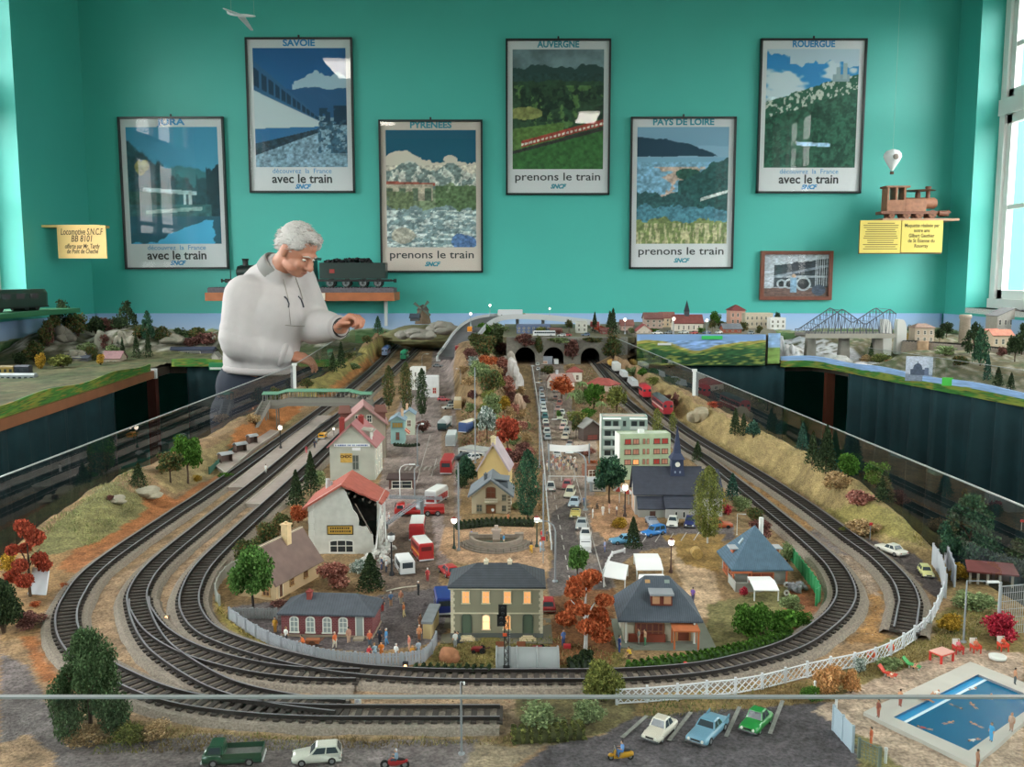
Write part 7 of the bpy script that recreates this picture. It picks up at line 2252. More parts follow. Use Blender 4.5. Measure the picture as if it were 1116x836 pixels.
car('convertible','yellow open car ahead in the right lane of the motorway',on(627,563),TW-.12,'#cfc070')
car('sedan','silver saloon in the right lane ahead of the yellow open car',on(634,575),TW-.12,'#a8aeb0')
car('round','white van-like car between the silver saloon and the white jeep',on(638,587),TW-.1,'#d0d2d0')
bX('jeep','white jeep with dark grille leading the right lane queue','car',on(638,600),TW-.05,3.8,1.8,1.9,'#c8cacc','#d4d6d8',nz=.9,winband=(.55,.9))
sC('sedan','white saloon just past the banner on the motorway',on(607,498),TW,'#cfd2d2')
colL=['#c8cac8','#d0d2d2','#b09468','#8a9098','#c4c8cc','#7a8ca8','#d4d6d6','#d8dada','#3c6a70','#cfd0c8','#7c5a54','#c0c2c0','#9aa0a6']
yL=[398.5,404,417,426,433,440,444,449,456,462,467,472.5,479]
for i,(c_,y)in eN(zip(colL,yL)):
 x=np.interp(y,[396,480],[585.5,597])
 sC(('hatch','sedan','estate')[i%3],'car in the left lane of the motorway, the %s counting from the tunnel'%ORD[i],on(x,y),AWAY,c_,'cars in the left lane of the motorway')
colR=['#2f6a5c','#b08080','#c8cac8','#a09c90','#8e6a60','#9c6058','#b08c84','#c8ccc8','#c0c4ac','#d0d0b8','#cfa8a0','#a8a49c','#c4b8a4','#9a7a70','#b8bcc0']
yR=[404,412,418,427,436,441.5,447.5,452,457,463,468,473,478.5,487,493]
for i,(c_,y)in eN(zip(colR,yR)):
 x=np.interp(y,[398,495],[597,621])+(2 if i%2 else-1)
 sC(('sedan','hatch','estate')[i%3],'car in the right lane of the motorway, the %s counting from the tunnels'%ORD[i],on(x,y),TW-.1,c_,'cars in the right lane of the motorway')
bX('van','white van leaving the middle tunnel mouth','van',on(606,397),TW,5,2.2,2.6,'#d4d6d8',None,nz=.5)
#trains
def along(name,py):
 c=TRK[name]
 best=min(range(len(c)),key=lambda i:abs(proj(*c[i])[1]-py)+(0 if i>2 else 1))
 return best
def rC(l_,trk,py,L,H,kd,body,roof='#5a5e62',stripe=None,name='railway_wagon',cat='train',W=.030):
 c=TRK[trk];i=along(trk,py)
 j=min(len(c)-1,i+3);d=c[j]-c[max(0,i-3)]
 p=c[i].copy();p.z=ZB+.0112
 t=tI(name,l_,cat,p,math.atan2(d.y,d.x))
 z0=.007
 m=MB()
 if kd=='tank':
  m.cyl((-L/2,0,z0+.013),(L/2,0,z0+.013),.0125,n=18);m.ball((L/2,0,z0+.013),(.004,.0125,.0125),14);m.ball((-L/2,0,z0+.013),(.004,.0125,.0125),14);m.cyl((0,0,z0+.024),(0,0,z0+.029),.005,n=10)
  m.bd('tank',mt(body,.4),t)
 elif kd=='flat':
  m.bb(-L/2,-W/2,z0,L/2,W/2,z0+.004);m.bd('deck',mt('#4a4644',.8),t)
  for q in range(4):
   m=MB();m.box((-L*.36+q*L*.24,0,z0+.004),(L*.19,W*.8,H*.5),0,0,(.8,.8));m.bd('load',mt(body,.5),t)
 else:
  N=8;a=[(-W/2,z0),(W/2,z0),(W/2,z0+H*.8)]+[(W/2*math.cos(PI*q/N),z0+H*.8+H*.2*math.sin(PI*q/N))for q in range(1,N)]+[(-W/2,z0+H*.8)]
  x0=-L/2
  nz=.008 if kd=='loco' else .001
  m.loft([[VV((x,y*k,z0+(z-z0)*kz))for y,z in a]for x,k,kz in((-L/2,.88,.72 if kd=='loco' else .97),(-L/2+nz,1,1),(L/2-nz,1,1),(L/2,.88,.72 if kd=='loco' else .97))],sm=0)
  m.bd('body',mt(body,.4,coat=.3),t)
  m=MB();a2=[(W/2*1.02*math.cos(PI*q/N),z0+H*.81+H*.205*math.sin(PI*q/N))for q in range(N+1)]
  vs=[(x,y,z)for x in(-L/2+nz,L/2-nz)for y,z in a2];m.add(vs,[(q,q+1,N+2+q,N+1+q)for q in range(N)],0,1);rr=m.bd('roof',mt(roof,.6),t);rr.modifiers.new('t','SOLIDIFY').thickness=.0008
  if kd in('coach','loco'):
   n=max(2,int(L/.014));m=MB()
   for q in range(n):
    x=-L/2+.010+(L-.020)*(q+.5)/n
    for s in(-1,1):m.bb(x-.0042,s*W/2-.0004,z0+H*.46,x+.0042,s*W/2+.0005,z0+H*.70)
   for s in(-1,1):
    for yy in(-.3,.3):m.bb(s*(L/2-.0005)-.0004,yy*W-.004,z0+H*.48,s*(L/2)+.0006,yy*W+.004,z0+H*.68)
   m.bd('windows',GZ,t)
  if stripe:
   m=MB()
   for s in(-1,1):m.bb(-L/2+nz,s*W/2-.0004,z0+H*.30,L/2-nz,s*W/2+.0006,z0+H*.37)
   m.bd('stripe',mt(stripe,.5),t)
 m=MB();m.bb(-L/2,-W*.42,z0-.003,L/2,W*.42,z0)
 for s in(-1,1):
  for y in(-.3,.3):m.cyl((s*L/2,y*W,z0-.001),(s*(L/2+.004),y*W,z0-.001),.0016,n=8)
 m.bd('underframe',mt('#2a2826',.8),t)
 for s in(-1,1):
  m=MB()
  for q in(-.009,.009):
   for y in(-.011,.011):m.cyl((s*L*.34+q,y-.0012,.0046),(s*L*.34+q,y+.0012,.0046),.0048,n=12,sm=0)
   m.cyl((s*L*.34+q,-.011,.0046),(s*L*.34+q,.011,.0046),.001,n=6)
  m.bb(s*L*.34-.014,-.013,.003,s*L*.34+.014,.013,.006);m.bd('bogie',mt('#242220',.7),t)
 return t
rC('red passenger coach with grey roof at the front of the right train','D',452,.20,.040,'coach','#9a2430','#50585c','#d8d0c8','passenger_coach')
rC('bright red locomotive behind the red passenger coach','D',436,.10,.038,'loco','#b82230','#a82a34',None,'locomotive')
rC('long flat wagon with pale grey loads behind the red locomotive','D',424.5,.16,.040,'flat','#b8bcc0')
rC('second flat wagon with pale loads in the right train','D',415,.13,.040,'flat','#c4c6c8')
rC('white covered wagon near the tail of the right train','D',407.5,.09,.036,'van','#c8cac8','#d0d2d2')
rC('dark tank wagon with a yellow end at the tail of the right train','D',402.5,.07,.036,'tank','#c09a50')
rC('blue and white railcar on the outer left track','A',389,.20,.040,'coach','#8fa0c8','#3f62a4','#b03a4a','railcar')
rC('green diesel locomotive on the middle left track','B',394,.13,.040,'loco','#1f7a56','#2a8a62','#c8ccc0','locomotive')
rC('yellow wagon behind the green diesel locomotive','B',380,.17,.036,'van','#d0a838','#dcb850')
rC('dark grey tank wagon behind the yellow wagon','B',371,.10,.036,'tank','#5c666c')
#painted lines on the streets
m=MB()
def dash(x0,y0,x1,y1,w_=.0016):
 a=on(x0,y0,.0012);b=on(x1,y1,.0012);d=VV((a.y-b.y,b.x-a.x,0)).normalized()*w_/2
 m.add([a-d,b-d,b+d,a+d],[(0,1,2,3)]if(b-a).cross(d).z>0 else[(3,2,1,0)])
for q in range(9):dash(604+q*2.,540+q*11,605+q*2.,545+q*11)
for q in range(8):dash(592+q*1.6,404+q*15,593+q*1.6,410+q*15)
for q in range(7):dash(441+q*5.2,513,444+q*5.2,509,.004)
dash(453,530,469,474);dash(470,520,476,500);dash(638,560,660,640);dash(622,500,637,556);dash(594,450,601,540)
for q in range(6):dash(700+q*14,592-q*.6,706+q*14,583-q*.6)
o=m.bd('road_marking',mt('#b4b0aa',.9));o['kind']='structure';o['label']='white painted street lines and crossing'
#TREES, BUSHES, HEDGES, GRASS
T=lambda*a,**k:plant('tree','tree',*a,**k)
def S(*a,**k):return plant('shrub','shrub',*a,**k)
T('round bright green tree inside the wooden fence by the beige house','round','bright',276,673,77,56,n=1500,leaf=.036,trunk='#2a2422')
T('pinkish brown autumn tree in front of the ruined house window','bush','pink',366,641,37,40,n=900,leaf=.036)
T('dark conifer beside the minibus and rubble','conifer','dark',404,644,43,30,n=1200)
T('dark narrow conifer left of the ruined house roof','conifer','dark',339,541,50,20,n=900)
T('dark narrow conifer nearer the platform, left of the ruined house','conifer','dark',323,553,42,20,n=900)
T('leftmost of three poplars behind the pale blue shop','poplar','darkmix',424,446,48,15,n=900)
T('middle of three poplars behind the pale blue shop','poplar','darkmix',443,452,58,17,n=900)
T('rightmost of three poplars behind the pale blue shop','poplar','dark',460,456,55,15,n=900)
T('tall dark green tree beside the motorway right of the villa','poplar','pine',575,568,80,30,n=1500,leaf=.03)
T('bright red tree behind the mauve roofed yellow house','round','red',553,496,42,32,n=1100)
T('silvery tree beside the parked trailer','round','grey',531,481,40,24,n=900)
T('big dark pine between the flats and the motorway','round','pine',664,549,54,40,n=1200)
T('small dark conifer in front of the light blue saloon','conifer','dark',690,598,36,19,n=900)
T('small clipped green ball tree behind the station building','round','bright',629,634,40,27,n=900,trunk='#2a2422')
T('rust coloured tree with white trunk between station and slate villa','clump','rust',638,708,94,72,n=1700,leaf=.038,trunk='#c8c8c8')
T('tall yellowish olive tree on the lawn left of the pyramid roofed house','poplar','olive',771,592,86,36,n=1500,leaf=.03,trunk='#b8b4ac')
T('large dark tree on the right bank beyond the white saloon','tiers','pine',1056,614,78,62,n=1700,leaf=.036)
T('dark tree cut by the right edge above the open shelter','tiers','dark',1108,628,44,44,n=900)
T('large pine in the front left foreground','tiers','fir',99,802,126,82,n=2600,leaf=.030)
T('leafy green tree on the left bank near the platform shelters','round','green',205,527,54,40,n=1200)
T('darker leafy tree left of the leafy green tree on the left bank','round','darkmix',186,526,34,34,n=900)
T('small black-green conifer on the left bank by the pale rocks','conifer','dark',151,531,27,19,n=700)
T('red tiered tree at the left edge','clump','red',33,650,90,52,n=1500,leaf=.036)
T('dark green tree cut by the left edge','bush','dark',4,690,84,52,n=1500)
S('yellow bush behind the red tree at the left edge','bush','yellow',10,624,30,26)
T('dark conifer at the upper end of the right bank','conifer','dark',801,473,30,14,n=800)
T('second dark conifer at the upper end of the right bank','conifer','dark',810,475,25,11,n=700)
T('bushy green tree right of the two upper conifers on the right bank','bush','blue',821,477,26,20,n=800)
T('blue green spruce by the glass on the right bank','conifer','blue',874,491,32,14,n=800)
T('left one of two tall dark conifers on the right bank','conifer','dark',885,507,38,16,n=1000)
T('taller dark conifer in the middle of the right bank','conifer','dark',900,516,54,24,n=1300)
T('light green tree right of the tall dark conifers','bush','green',924,520,36,34,n=1100)
T('light green tree further right along the glass','bush','green',953,531,36,28,n=1000)
T('dark conifer in front of the light green tree by the glass','conifer','dark',964,547,36,22,n=1000)
S('pinkish tan bush on the right bank under the green trees','bush','tan',912,543,26,34,n=900)
S('tan bush right of the pinkish tan bush','bush','pink',935,551,24,36,n=900)
S('small yellow bush at the foot of the tall dark conifer','bush','yellow',908,523,10,14,n=400)
S('brown scrub above the level crossing road','bush','tan',938,584,22,42,n=900)
S('dark scrub beside the track under the right bank','bush','olive',919,582,12,12,n=400)
S('tan round bush beside the dark red shelter','bush','mustard',1044,632,27,24,n=800)
S('autumn red bush by the upper right glass post','bush','red',777,445,10,16,n=500)
S('dark brown bush beside the red coaches','bush','plum',736,445,22,12,n=500)
T('bushy bright green conifer in front of the pyramid roofed house','bush','green',820,694,52,44,n=1300,trunk='#4a3a2c')
S('low green juniper under the bright green conifer','bush','green',852,690,36,46,n=1100)
S('dark green juniper at the end of the clipped hedge','bush','green',872,683,22,30,n=900)
S('green juniper below the green panel fence','bush','sage',862,668,26,30,n=800)
S('rust red flower bed shrub near the green fence','bush','rust',857,674,10,28,n=600)
S('pink flower bush at the corner of the white canopy','bush','crimson',811,650,16,12,n=500)
S('olive bush beside the green fence and track','bush','sage',858,612,26,20,n=700)
S('brown thicket behind the pyramid roofed house','bush','plum',830,586,26,28,n=900)
S('dark red bush right of the olive tree','bush','crimson',791,560,16,14,n=500)
S('yellow flame bush behind the olive tree','bush','yellow',787,548,18,10,n=400)
T('small blue green conifer behind the church choir','conifer','blue',798,545,30,18,n=700)
T('small dark conifer between church and inner track','conifer','dark',760,504,24,14,n=600)
S('green scrub behind the church choir','bush','sage',808,556,22,22,n=700)
S('dark grey green scrub along the inner track','bush','darkmix',822,568,22,26,n=700)
S('olive green tree by the red passenger coach','poplar','olive',716,474,30,14,n=600)
S('second olive tree by the red passenger coach','poplar','olive',733,472,24,10,n=500)
S('orange bush on the gravel yard','bush','mustard',676,575,15,21,n=700)
S('big olive bush on the front verge over the glass edge','bush','olive',655,764,62,54,n=1700,leaf=.030)
S('grey green shrub left of the big olive bush on the front verge','bush','sage',588,792,30,62,n=1100,leaf=.03)
S('green shrub under the big olive bush','bush','sage',640,790,34,46,n=900,leaf=.03)
S('straw brown clump at the corner of the lattice fence','bush','straw',903,756,44,36,n=1200,leaf=.03)
S('straw brown clump right of the first straw clump','bush','straw',927,755,36,28,n=1000,leaf=.03)
S('crimson flowering bush near the pool chairs','bush','crimson',1090,697,36,44,n=1200)
S('straw yellow bush beside the pool lamp','bush','mustard',1036,689,26,34,n=900)
S('grey green shrub behind the pool lamp','bush','sage',1062,664,26,46,n=900)
S('low shrub along the lattice fence by the pool','bush','sage',970,728,16,40,n=700)
S('silver blue shrub under the lattice fence','bush','grey',937,733,22,16,n=600)
S('dark green shrub below the straw clumps','bush','green',884,764,22,26,n=700)
S('yellow dry grass clump under the large front pine','bush','tan',88,812,30,44,n=900,leaf=.03)
S('olive scrub right of the large front pine','bush','olive',142,812,34,44,n=1000,leaf=.03)
S('pale yellow scrub at the foot of the front siding','bush','tan',168,806,24,40,n=800,leaf=.03)
S('dark purple scrub under the dark tree at the left edge','bush','plum',32,682,18,44,n=700)
S('rust tuft beside the red tree','bush','rust',70,641,10,10,n=300)
S('rust low shrub below the red tree','bush','rust',38,661,9,18,n=300)
S('dark mixed hedge bush left of the long house','bush','darkmix',268,617,38,30,n=900)
S('green bush above the long house roof','bush','darkmix',290,598,36,34,n=1000)
S('red berried bush between the track and ruined house','bush','darkmix',308,578,26,26,n=800)
S('rust bush against the ruined house wall','bush','rust',325,570,28,24,n=800)
S('green bush below the gable shop','bush','sage',349,531,24,16,n=600)
S('dark red low bush by the long house door','bush','plum',304,661,10,24,n=500)
S('white flowering shrub by the ruined house corner','bush','grey',391,624,20,22,n=600)
T('dark green tree behind the villa on its left','bush','pine',507,527,42,28,n=1000)
S('dark bush in front of the tree behind the villa','bush','dark',503,532,18,18,n=600)
S('brown hedge behind the tank lorry','bush','plum',461,471,16,22,n=600)
S('rust bush under the red tree','bush','plum',563,504,22,26,n=700)
S('dark red bush at the foot of the red tree','bush','crimson',553,498,14,16,n=500)
S('mauve bush beside the motorway under the red tree','bush','pink',566,519,20,22,n=600)
S('tan bush right of the yellow house','bush','tan',563,540,24,16,n=600)
def hedge(l_,pts,h,w_,pal,n=1500):
 P=sp_([on(x,y)for x,y in pts],.008);o=P[0].copy()
 r=np.random.default_rng(len(l_));C=np.array([hexc(q)for q in PAL[pal]])
 m=MB();rings=[]
 for i,p in eN(P):
  d=(P[min(i+1,len(P)-1)]-P[max(i-1,0)]).normalized();nn=VV((-d.y,d.x,0));q=p-o
  rings.append([q+nn*a*w_*.46+VV((0,0,b*h))for a,b in((-1,-.05),(-1,.7),(-.6,.93),(.6,.93),(1,.7),(1,-.05))])
 i=r.integers(0,len(P),n)
 f=r.random(n)
 V=[]
 A=np.array([(p-o)[:]for p in P])[i];Dv=np.gradient(np.array([(p-o)[:]for p in P]),axis=0)[i];Dv/=np.linalg.norm(Dv,axis=1)[:,None]
 N_=np.stack([-Dv[:,1],Dv[:,0],0*f],-1)
 s=r.uniform(-1,1,n);top=np.abs(s)<.55
 off=np.where(top,s/.55*.5,np.sign(s)*.5);z=np.where(top,h,(1-(np.abs(s)-.55)/.45)*h)
 Pn=A+N_*(off*w_)[:,None]+np.stack([0*z,0*z,z],-1)+r.normal(size=(n,3))*.0007
 u=r.normal(size=(n,3));u/=np.linalg.norm(u,axis=1)[:,None];v=np.cross(u,r.normal(size=(n,3)));v/=np.linalg.norm(v,axis=1)[:,None]
 k=(.0017*r.uniform(.6,1.4,n))[:,None];u*=k;v*=k
 V=np.stack([Pn-u,Pn-v,Pn+u,Pn+v],1).reshape(-1,3);c=np.repeat(C[r.integers(0,3,n)]*r.uniform(.75,1.3,n)[:,None],4,axis=0)
 t=tI('hedge',l_,'hedge',o)
 link('foliage',np_mesh('foliage',V,np.arange(4*n).reshape(-1,4),c,FOL),t)
 m.loft(rings);m.bd('stems',mt(PAL[pal][2],.9,var=.3,vs=120),t)
hedge('clipped green hedge along the inner loop before the slate villa',[(686,735),(720,730),(760,724),(800,716),(835,706),(858,696)],.0125,.013,'green',2600)
hedge('dark flowering hedge beside the grey domed hut',[(453,736),(500,737),(540,737)],.0105,.010,'dark',1500)
hedge('dark clipped hedge behind the fountain',[(497,577),(540,573),(586,574)],.0125,.010,'dark',1300)
hedge('yellow green clipped hedge on the front verge',[(560,808),(600,806),(640,802)],.012,.013,'olive',1500)
hedge('short dark hedge right of the round-topped hut',[(624,735),(637,730),(640,722)],.016,.012,'dark',800)
hedge('low hedge in front of the pale blue shop',[(430,486),(444,487),(457,486)],.006,.008,'dark',400)
#central ridge: bushes of many colours (group)
rid=[('sage',541,380,34,40),('darkmix',529,390,30,34),('plum',553,388,24,30),('sage',522,412,26,26),('darkmix',534,432,40,24),('sage',538,452,30,22),('mustard',550,450,26,18),('pink',554,430,26,20),('pink',546,402,18,26),('tan',556,460,22,18),('plum',557,440,18,14),('olive',528,455,22,18),('darkmix',520,380,24,26),('plum',513,395,20,22),('tan',538,412,20,24),('olive',542,425,26,20),('sage',545,468,22,18),('pink',560,452,18,14),('tan',562,475,20,16),('rust',532,400,18,22),('green',526,368,22,26),('sage',536,366,24,24),('darkmix',549,370,20,22),('grey',515,402,18,12),('sage',530,420,24,22),('plum',548,415,20,20),('olive',533,442,24,20),('tan',551,478,18,20),('pink',568,470,14,18),('tan',573,482,14,16),('pink',577,497,14,16),('plum',570,492,14,18),('tan',583,520,14,12),('sage',560,486,16,16),('tan',570,456,14,14),('plum',572,440,12,14),('tan',568,430,12,14),('sage',575,468,12,10),('tan',581,505,12,12),('plum',584,540,12,12),('sage',563,555,12,14),('tan',588,556,10,10),('tan',512,420,14,20),('plum',515,435,14,16),('sage',513,450,14,16),('darkmix',522,468,16,16),('tan',505,408,12,16)]
cn_={'sage':'grey-green','darkmix':'dark green','plum':'dusky brown','mustard':'mustard','pink':'dusty pink','tan':'straw coloured','olive':'olive','rust':'rust','green':'green','grey':'silvery'}
cnt={}
for pal,x,y,h,w_ in sorted(rid,key=lambda r:r[2]):
 cnt[pal]=cnt.get(pal,0)+1
 only=sum(1 for r in rid if r[0]==pal)==1
 S('%s bush on the central ridge%s'%(cn_[pal],'' if only else ', %s of its colour from the tunnels'%ORD[cnt[pal]-1]),'bush',pal,x,y,h,w_,'bushes on the central ridge',n=620,leaf=.036)
for i,(x,y,pal,h,w_,lab)in eN([(572,378,'plum',18,24,'brown creeper above the left tunnel mouth'),(587,385,'darkmix',26,10,'green creeper between the left and middle tunnel mouths'),(624,392,'plum',30,20,'reddish creeper between the middle and right tunnel mouths'),(668,392,'darkmix',34,26,'dense green creeper right of the right tunnel mouth'),(610,374,'sage',8,26,'low moss green creeper over the middle tunnel mouth'),(645,373,'darkmix',8,24,'low creeper over the right tunnel mouth')]):
 p=GY(x,y,Yp-.012);plant('creeper','creeper',lab,'bush',pal,x,y,h,w_,base=p,n=700,leaf=.04)
gard=[('rust','round',612,437,28,34,'orange brown tree before the white cottage'),('green','willow',647,446,30,26,'leafy green tree among the palms by the right track'),('olive','willow',672,449,30,26,'drooping olive green tree by the right track'),('sage','bush',632,440,22,18,'grey green shrub right of the orange brown tree'),('bright','bush',609,457,14,8,'small vivid green shrub beside the motorway lamps'),('olive','bush',628,462,18,24,'olive shrub left of the chalet'),('green','bush',640,456,14,22,'green shrub behind the chalet'),('tan','bush',655,440,16,16,'straw coloured shrub behind the flats'),('darkmix','round',628,478,28,14,'dark tree left of the chalet'),('plum','bush',632,496,14,18,'brown scrub under the chalet'),('pink','bush',641,497,12,18,'pink shrub beside the chalet'),('sage','bush',690,404,14,16,'grey green shrub beyond the right track near the tunnel'),('green','bush',700,414,12,16,'green shrub on the right bank near the tunnel'),('olive','bush',712,420,12,18,'olive shrub on the right bank near the white wagon'),('darkmix','bush',597,408,12,22,'dark shrub between the tunnels and the white cottage'),('plum','bush',727,438,12,12,'brown shrub by the red locomotive'),('tan','bush',622,402,8,14,'straw coloured shrub before the middle tunnel'),('rust','bush',646,512,14,14,'rust shrub by the orange sign')]
for pal,kd,x,y,h,w_,lab in gard:
 (T if kd in('round','willow')else S)(lab,kd,pal,x,y,h,w_,n=800)
def palm(l_,px,py,hpx):
 p=on(px,py);h=hpx/ppm(p)
 t=tI('palm_tree',l_,'tree',p)
 m=MB();m.tube([(0,0,0),(h*.02,0,h*.4),(0,0,h*.75)],[h*.05,h*.035,h*.03],7);m.bd('trunk',mt('#7a6648',.9),t)
 m=MB();rnd=random.Random(px)
 for q in range(14):
  a=2*PI*q/14;up=rnd.uniform(.1,.5);L=h*rnd.uniform(.38,.5)
  pts=[VV((math.cos(a)*L*f,math.sin(a)*L*f,h*.75+L*(up*f*2-(up+.9)*f*f)))for f in(0,.35,.7,1)]
  n=VV((-math.sin(a),math.cos(a),0))
  for i in range(3):
   w0,w1=(.03,.06,.05,.005)[i]*h,(.03,.06,.05,.005)[i+1]*h
   m.face([pts[i]-n*w0,pts[i+1]-n*w1,pts[i+1]+n*w1,pts[i]+n*w0])
 m.bd('fronds',mt('#6c8050',.8,var=.3,vs=100),t)
palm('spiky pale palm between the orange brown tree and the chalet',624,446,22)
palm('palm tree behind the tunnel gardens',634,432,20)
palm('palm tree right of the leafy green tree',655,452,18)
lb=[('conifer','dark',363,406,22,10,'dark conifer on the left bank near the glass post'),('conifer','dark',372,404,30,11,'taller dark conifer on the left bank near the glass post'),('bush','darkmix',335,423,16,18,'dark bush behind the footbridge roof'),('conifer','pine',412,369,19,12,'green conifer at the far end of the left bank'),('conifer','dark',426,366,16,10,'dark cone shaped conifer at the far end of the left bank'),('conifer','olive',438,362,21,11,'yellowish conifer beside the windmill'),('bush','darkmix',400,374,12,18,'dark bush on the bank below the far conifers'),('bush','darkmix',380,392,10,18,'low dark bush on the left bank crest'),('bush','darkmix',300,441,24,18,'dark bush left of the footbridge'),('bush','tan',276,461,14,18,'dry bush left of the footbridge stairs'),('bush','green',245,522,10,20,'low green bush at the end of the shelter platform'),('bush','mustard',215,525,10,12,'small mustard bush by the leafy green tree'),('bush','plum',120,546,9,9,'small dark bush on the grassy left bank'),('bush','olive',350,430,10,22,'low olive bush under the footbridge'),('bush','sage',385,405,10,20,'low grey green bush beside the outer track')]
for kd,pal,x,y,h,w_,lab in lb:
 (T if kd=='conifer' else S)(lab,kd,pal,x,y,h,w_,n=650)
 #static grass: short blades on the banks and verges
def grass(l_,boxes,n,h,cols,sd,w0=.0006,name='grass'):
 r=np.random.default_rng(sd);X=[];Y=[]
 tot=0
 for poly,wgt in boxes:
  P=np.array([G(*q)[:2]for q in poly]);lo,hi=P.min(0),P.max(0)
  k=int(n*wgt);x=r.uniform(lo[0],hi[0],k*4);y=r.uniform(lo[1],hi[1],k*4)
  ok=inpoly(x,y,[tuple(q)for q in P]);x,y=x[ok][:k],y[ok][:k]
  X.append(x);Y.append(y)
 X=np.concatenate(X);Y=np.concatenate(Y);k=len(X)
 keep=(near_track(X,Y)>.035)&(X>XGL(Y)+.006)&(X<XGR(Y)-.006)
 X,Y=X[keep],Y[keep];k=len(X)
 Z=ZB+ground_z(X,Y)
 a=r.uniform(0,2*PI,k);w_=w0*r.uniform(.7,1.5,k);hh=h*r.uniform(.4,1.3,k);lean=r.normal(size=(k,2))*h*.5
 B=np.stack([X,Y,Z-.0006],-1);d=np.stack([np.cos(a)*w_,np.sin(a)*w_,0*a],-1)
 top=B+np.stack([lean[:,0],lean[:,1],hh],-1)
 V=np.stack([B-d,B+d,top],1).reshape(-1,3)
 C=np.array([hexc(q)for q in cols]);pick=np.clip((vN(X,Y,14,sd+3)*2-.5+r.normal(size=k)*.2)*len(C),0,len(C)-1).astype(int)
 c=np.repeat(C[pick]*r.uniform(.8,1.2,k)[:,None],3,axis=0)
 o=link(name,np_mesh(name,V,np.arange(3*k).reshape(-1,3),c,FOL))
 tg(o,l_,name,kd='stuff')
grass('short dry grass on the left bank',[([(30,612),(120,560),(170,520),(120,520),(60,570)],.45),([(100,600),(170,545),(150,530),(70,590)],.2),([(165,525),(330,440),(330,425),(250,462),(180,510)],.35)],9000,.005,('#6c7a4c','#8a8a5c','#a09a70','#9a9878'),31)
grass('short straw coloured grass on the right bank',[([(700,385),(790,455),(1010,560),(1040,575),(1040,600),(940,580),(760,480),(690,420)],.7),([(985,580),(1050,585),(1040,610),(1000,600)],.3)],13000,.0045,('#8a8456','#a89c6c','#b4a880','#94884e'),33)
grass('green and yellow grass in the gardens and verges',[([(232,650),(300,700),(400,728),(400,735),(300,722),(228,660)],.2),([(480,700),(600,695),(680,715),(680,738),(470,738)],.22),([(130,790),(560,800),(560,812),(100,822)],.25),([(700,762),(880,745),(910,765),(700,785)],.1),([(900,745),(1040,665),(1116,672),(1040,708),(960,737)],.23)],12000,.004,('#6c7444','#8a8650','#a0946c','#7a6a48'),35)
grass('mixed dry ground cover on the central ridge and the gardens',[([(540,375),(562,400),(580,450),(592,520),(598,565),(575,560),(545,480),(505,420),(515,380)],.55),([(622,405),(660,400),(700,450),(660,455),(632,480)],.25),([(503,440),(545,480),(520,500),(503,500)],.2)],9000,.006,('#a08a78','#7a6a58','#8a8a62','#b09c90','#6a7450','#946a5c'),37,.0016)
grass('pale brown ballast stones between the left tracks',[([(395,425),(300,505),(190,590),(95,650),(100,720),(200,765),(560,775),(560,752),(330,755),(215,720),(210,650),(240,605),(330,520),(430,430)],.7),([(655,400),(745,475),(930,600),(985,650),(975,695),(920,690),(930,650),(905,612),(840,556),(740,480)],.3)],12000,.0016,('#b49c84','#8c745e','#c8b29a','#7c6450','#a88068'),41,.0017,'stones')
#SMALL FIGURES, LAMPS, SIGNALS
def per(px,py,l_,pose='stand',shirt='#b04a3a',pants='#3a4658',face=-90,hair='#3a2a20',gp=None,dz=.0,h=.0205,skin=SKIN):
 return pS(l_,pose,on(px,py,dz),math.radians(face+90),shirt,pants,hair,skin,h,gp)
hall=[(300,690,'stand','#c09030','#b08030','person in mustard yellow behind the wooden fence below the green tree'),(312,701,'stand','#e0e0dc','#3a3c44','person in white just inside the wooden fence'),(331,706,'kneel','#d86a30','#7a4a30','crouching person in orange beside the brown handcart'),(365,707,'walk','#d06a3c','#cfcabc','walking person in orange with pale trousers before the brick hall'),(380,701,'stand','#b88a78','#c8a890','person in pink-brown standing beside the brick hall door'),(403,705,'stand','#c8603c','#4a5a66','person in orange shirt right of the brick hall door'),(414,702,'stand','#2a2c3c','#2a2c3c','person in dark suit beside the corner of the brick hall'),(421,703,'walk','#4a90c8','#5a98c8','walking person in light blue at the brick hall corner'),(401,717,'kneel','#c02a38','#8a3038','person in red sitting by the wooden fence'),(409,716,'kneel','#8aa6b4','#7a94a4','person in grey-blue sitting by the wooden fence'),(416,713,'kneel','#d87a28','#c06a20','person in bright orange bent over at the yard fence'),(432,720,'stand','#e0e2e2','#2a2a2e','person in white with dark trousers at the fence bend'),(446,710,'stand','#c87868','#c8a08c','person in salmon standing in the yard'),(448,717,'kneel','#d09030','#b07a28','person in amber kneeling in the yard'),(456,716,'stand','#98a4b0','#5a6674','person in grey near the narrow shed'),(457,699,'stand','#c08058','#8a5a40','person in tan leaning on the narrow shed'),(458,686,'stand','#6a4a3c','#8a5a3a','person in brown behind the narrow shed'),(440,673,'walk','#c07040','#d8c898','walking person in orange and cream before the barrier'),(417,667,'stand','#3c3c44','#a83838','person in black and red at the yard entrance'),(426,661,'stand','#5a7aa0','#b08a70','person in blue at the yard entrance'),(437,659,'stand','#b07860','#a8a090','person in terracotta beyond the yard barrier')]
for i,(x,y,po,s,p_,lab)in eN(hall):per(x,y,lab,po,s,p_,[-90,60,200,-40,120][i%5],['#3a2a20','#8a6a40','#2a2624','#c8c4bc'][i%4])
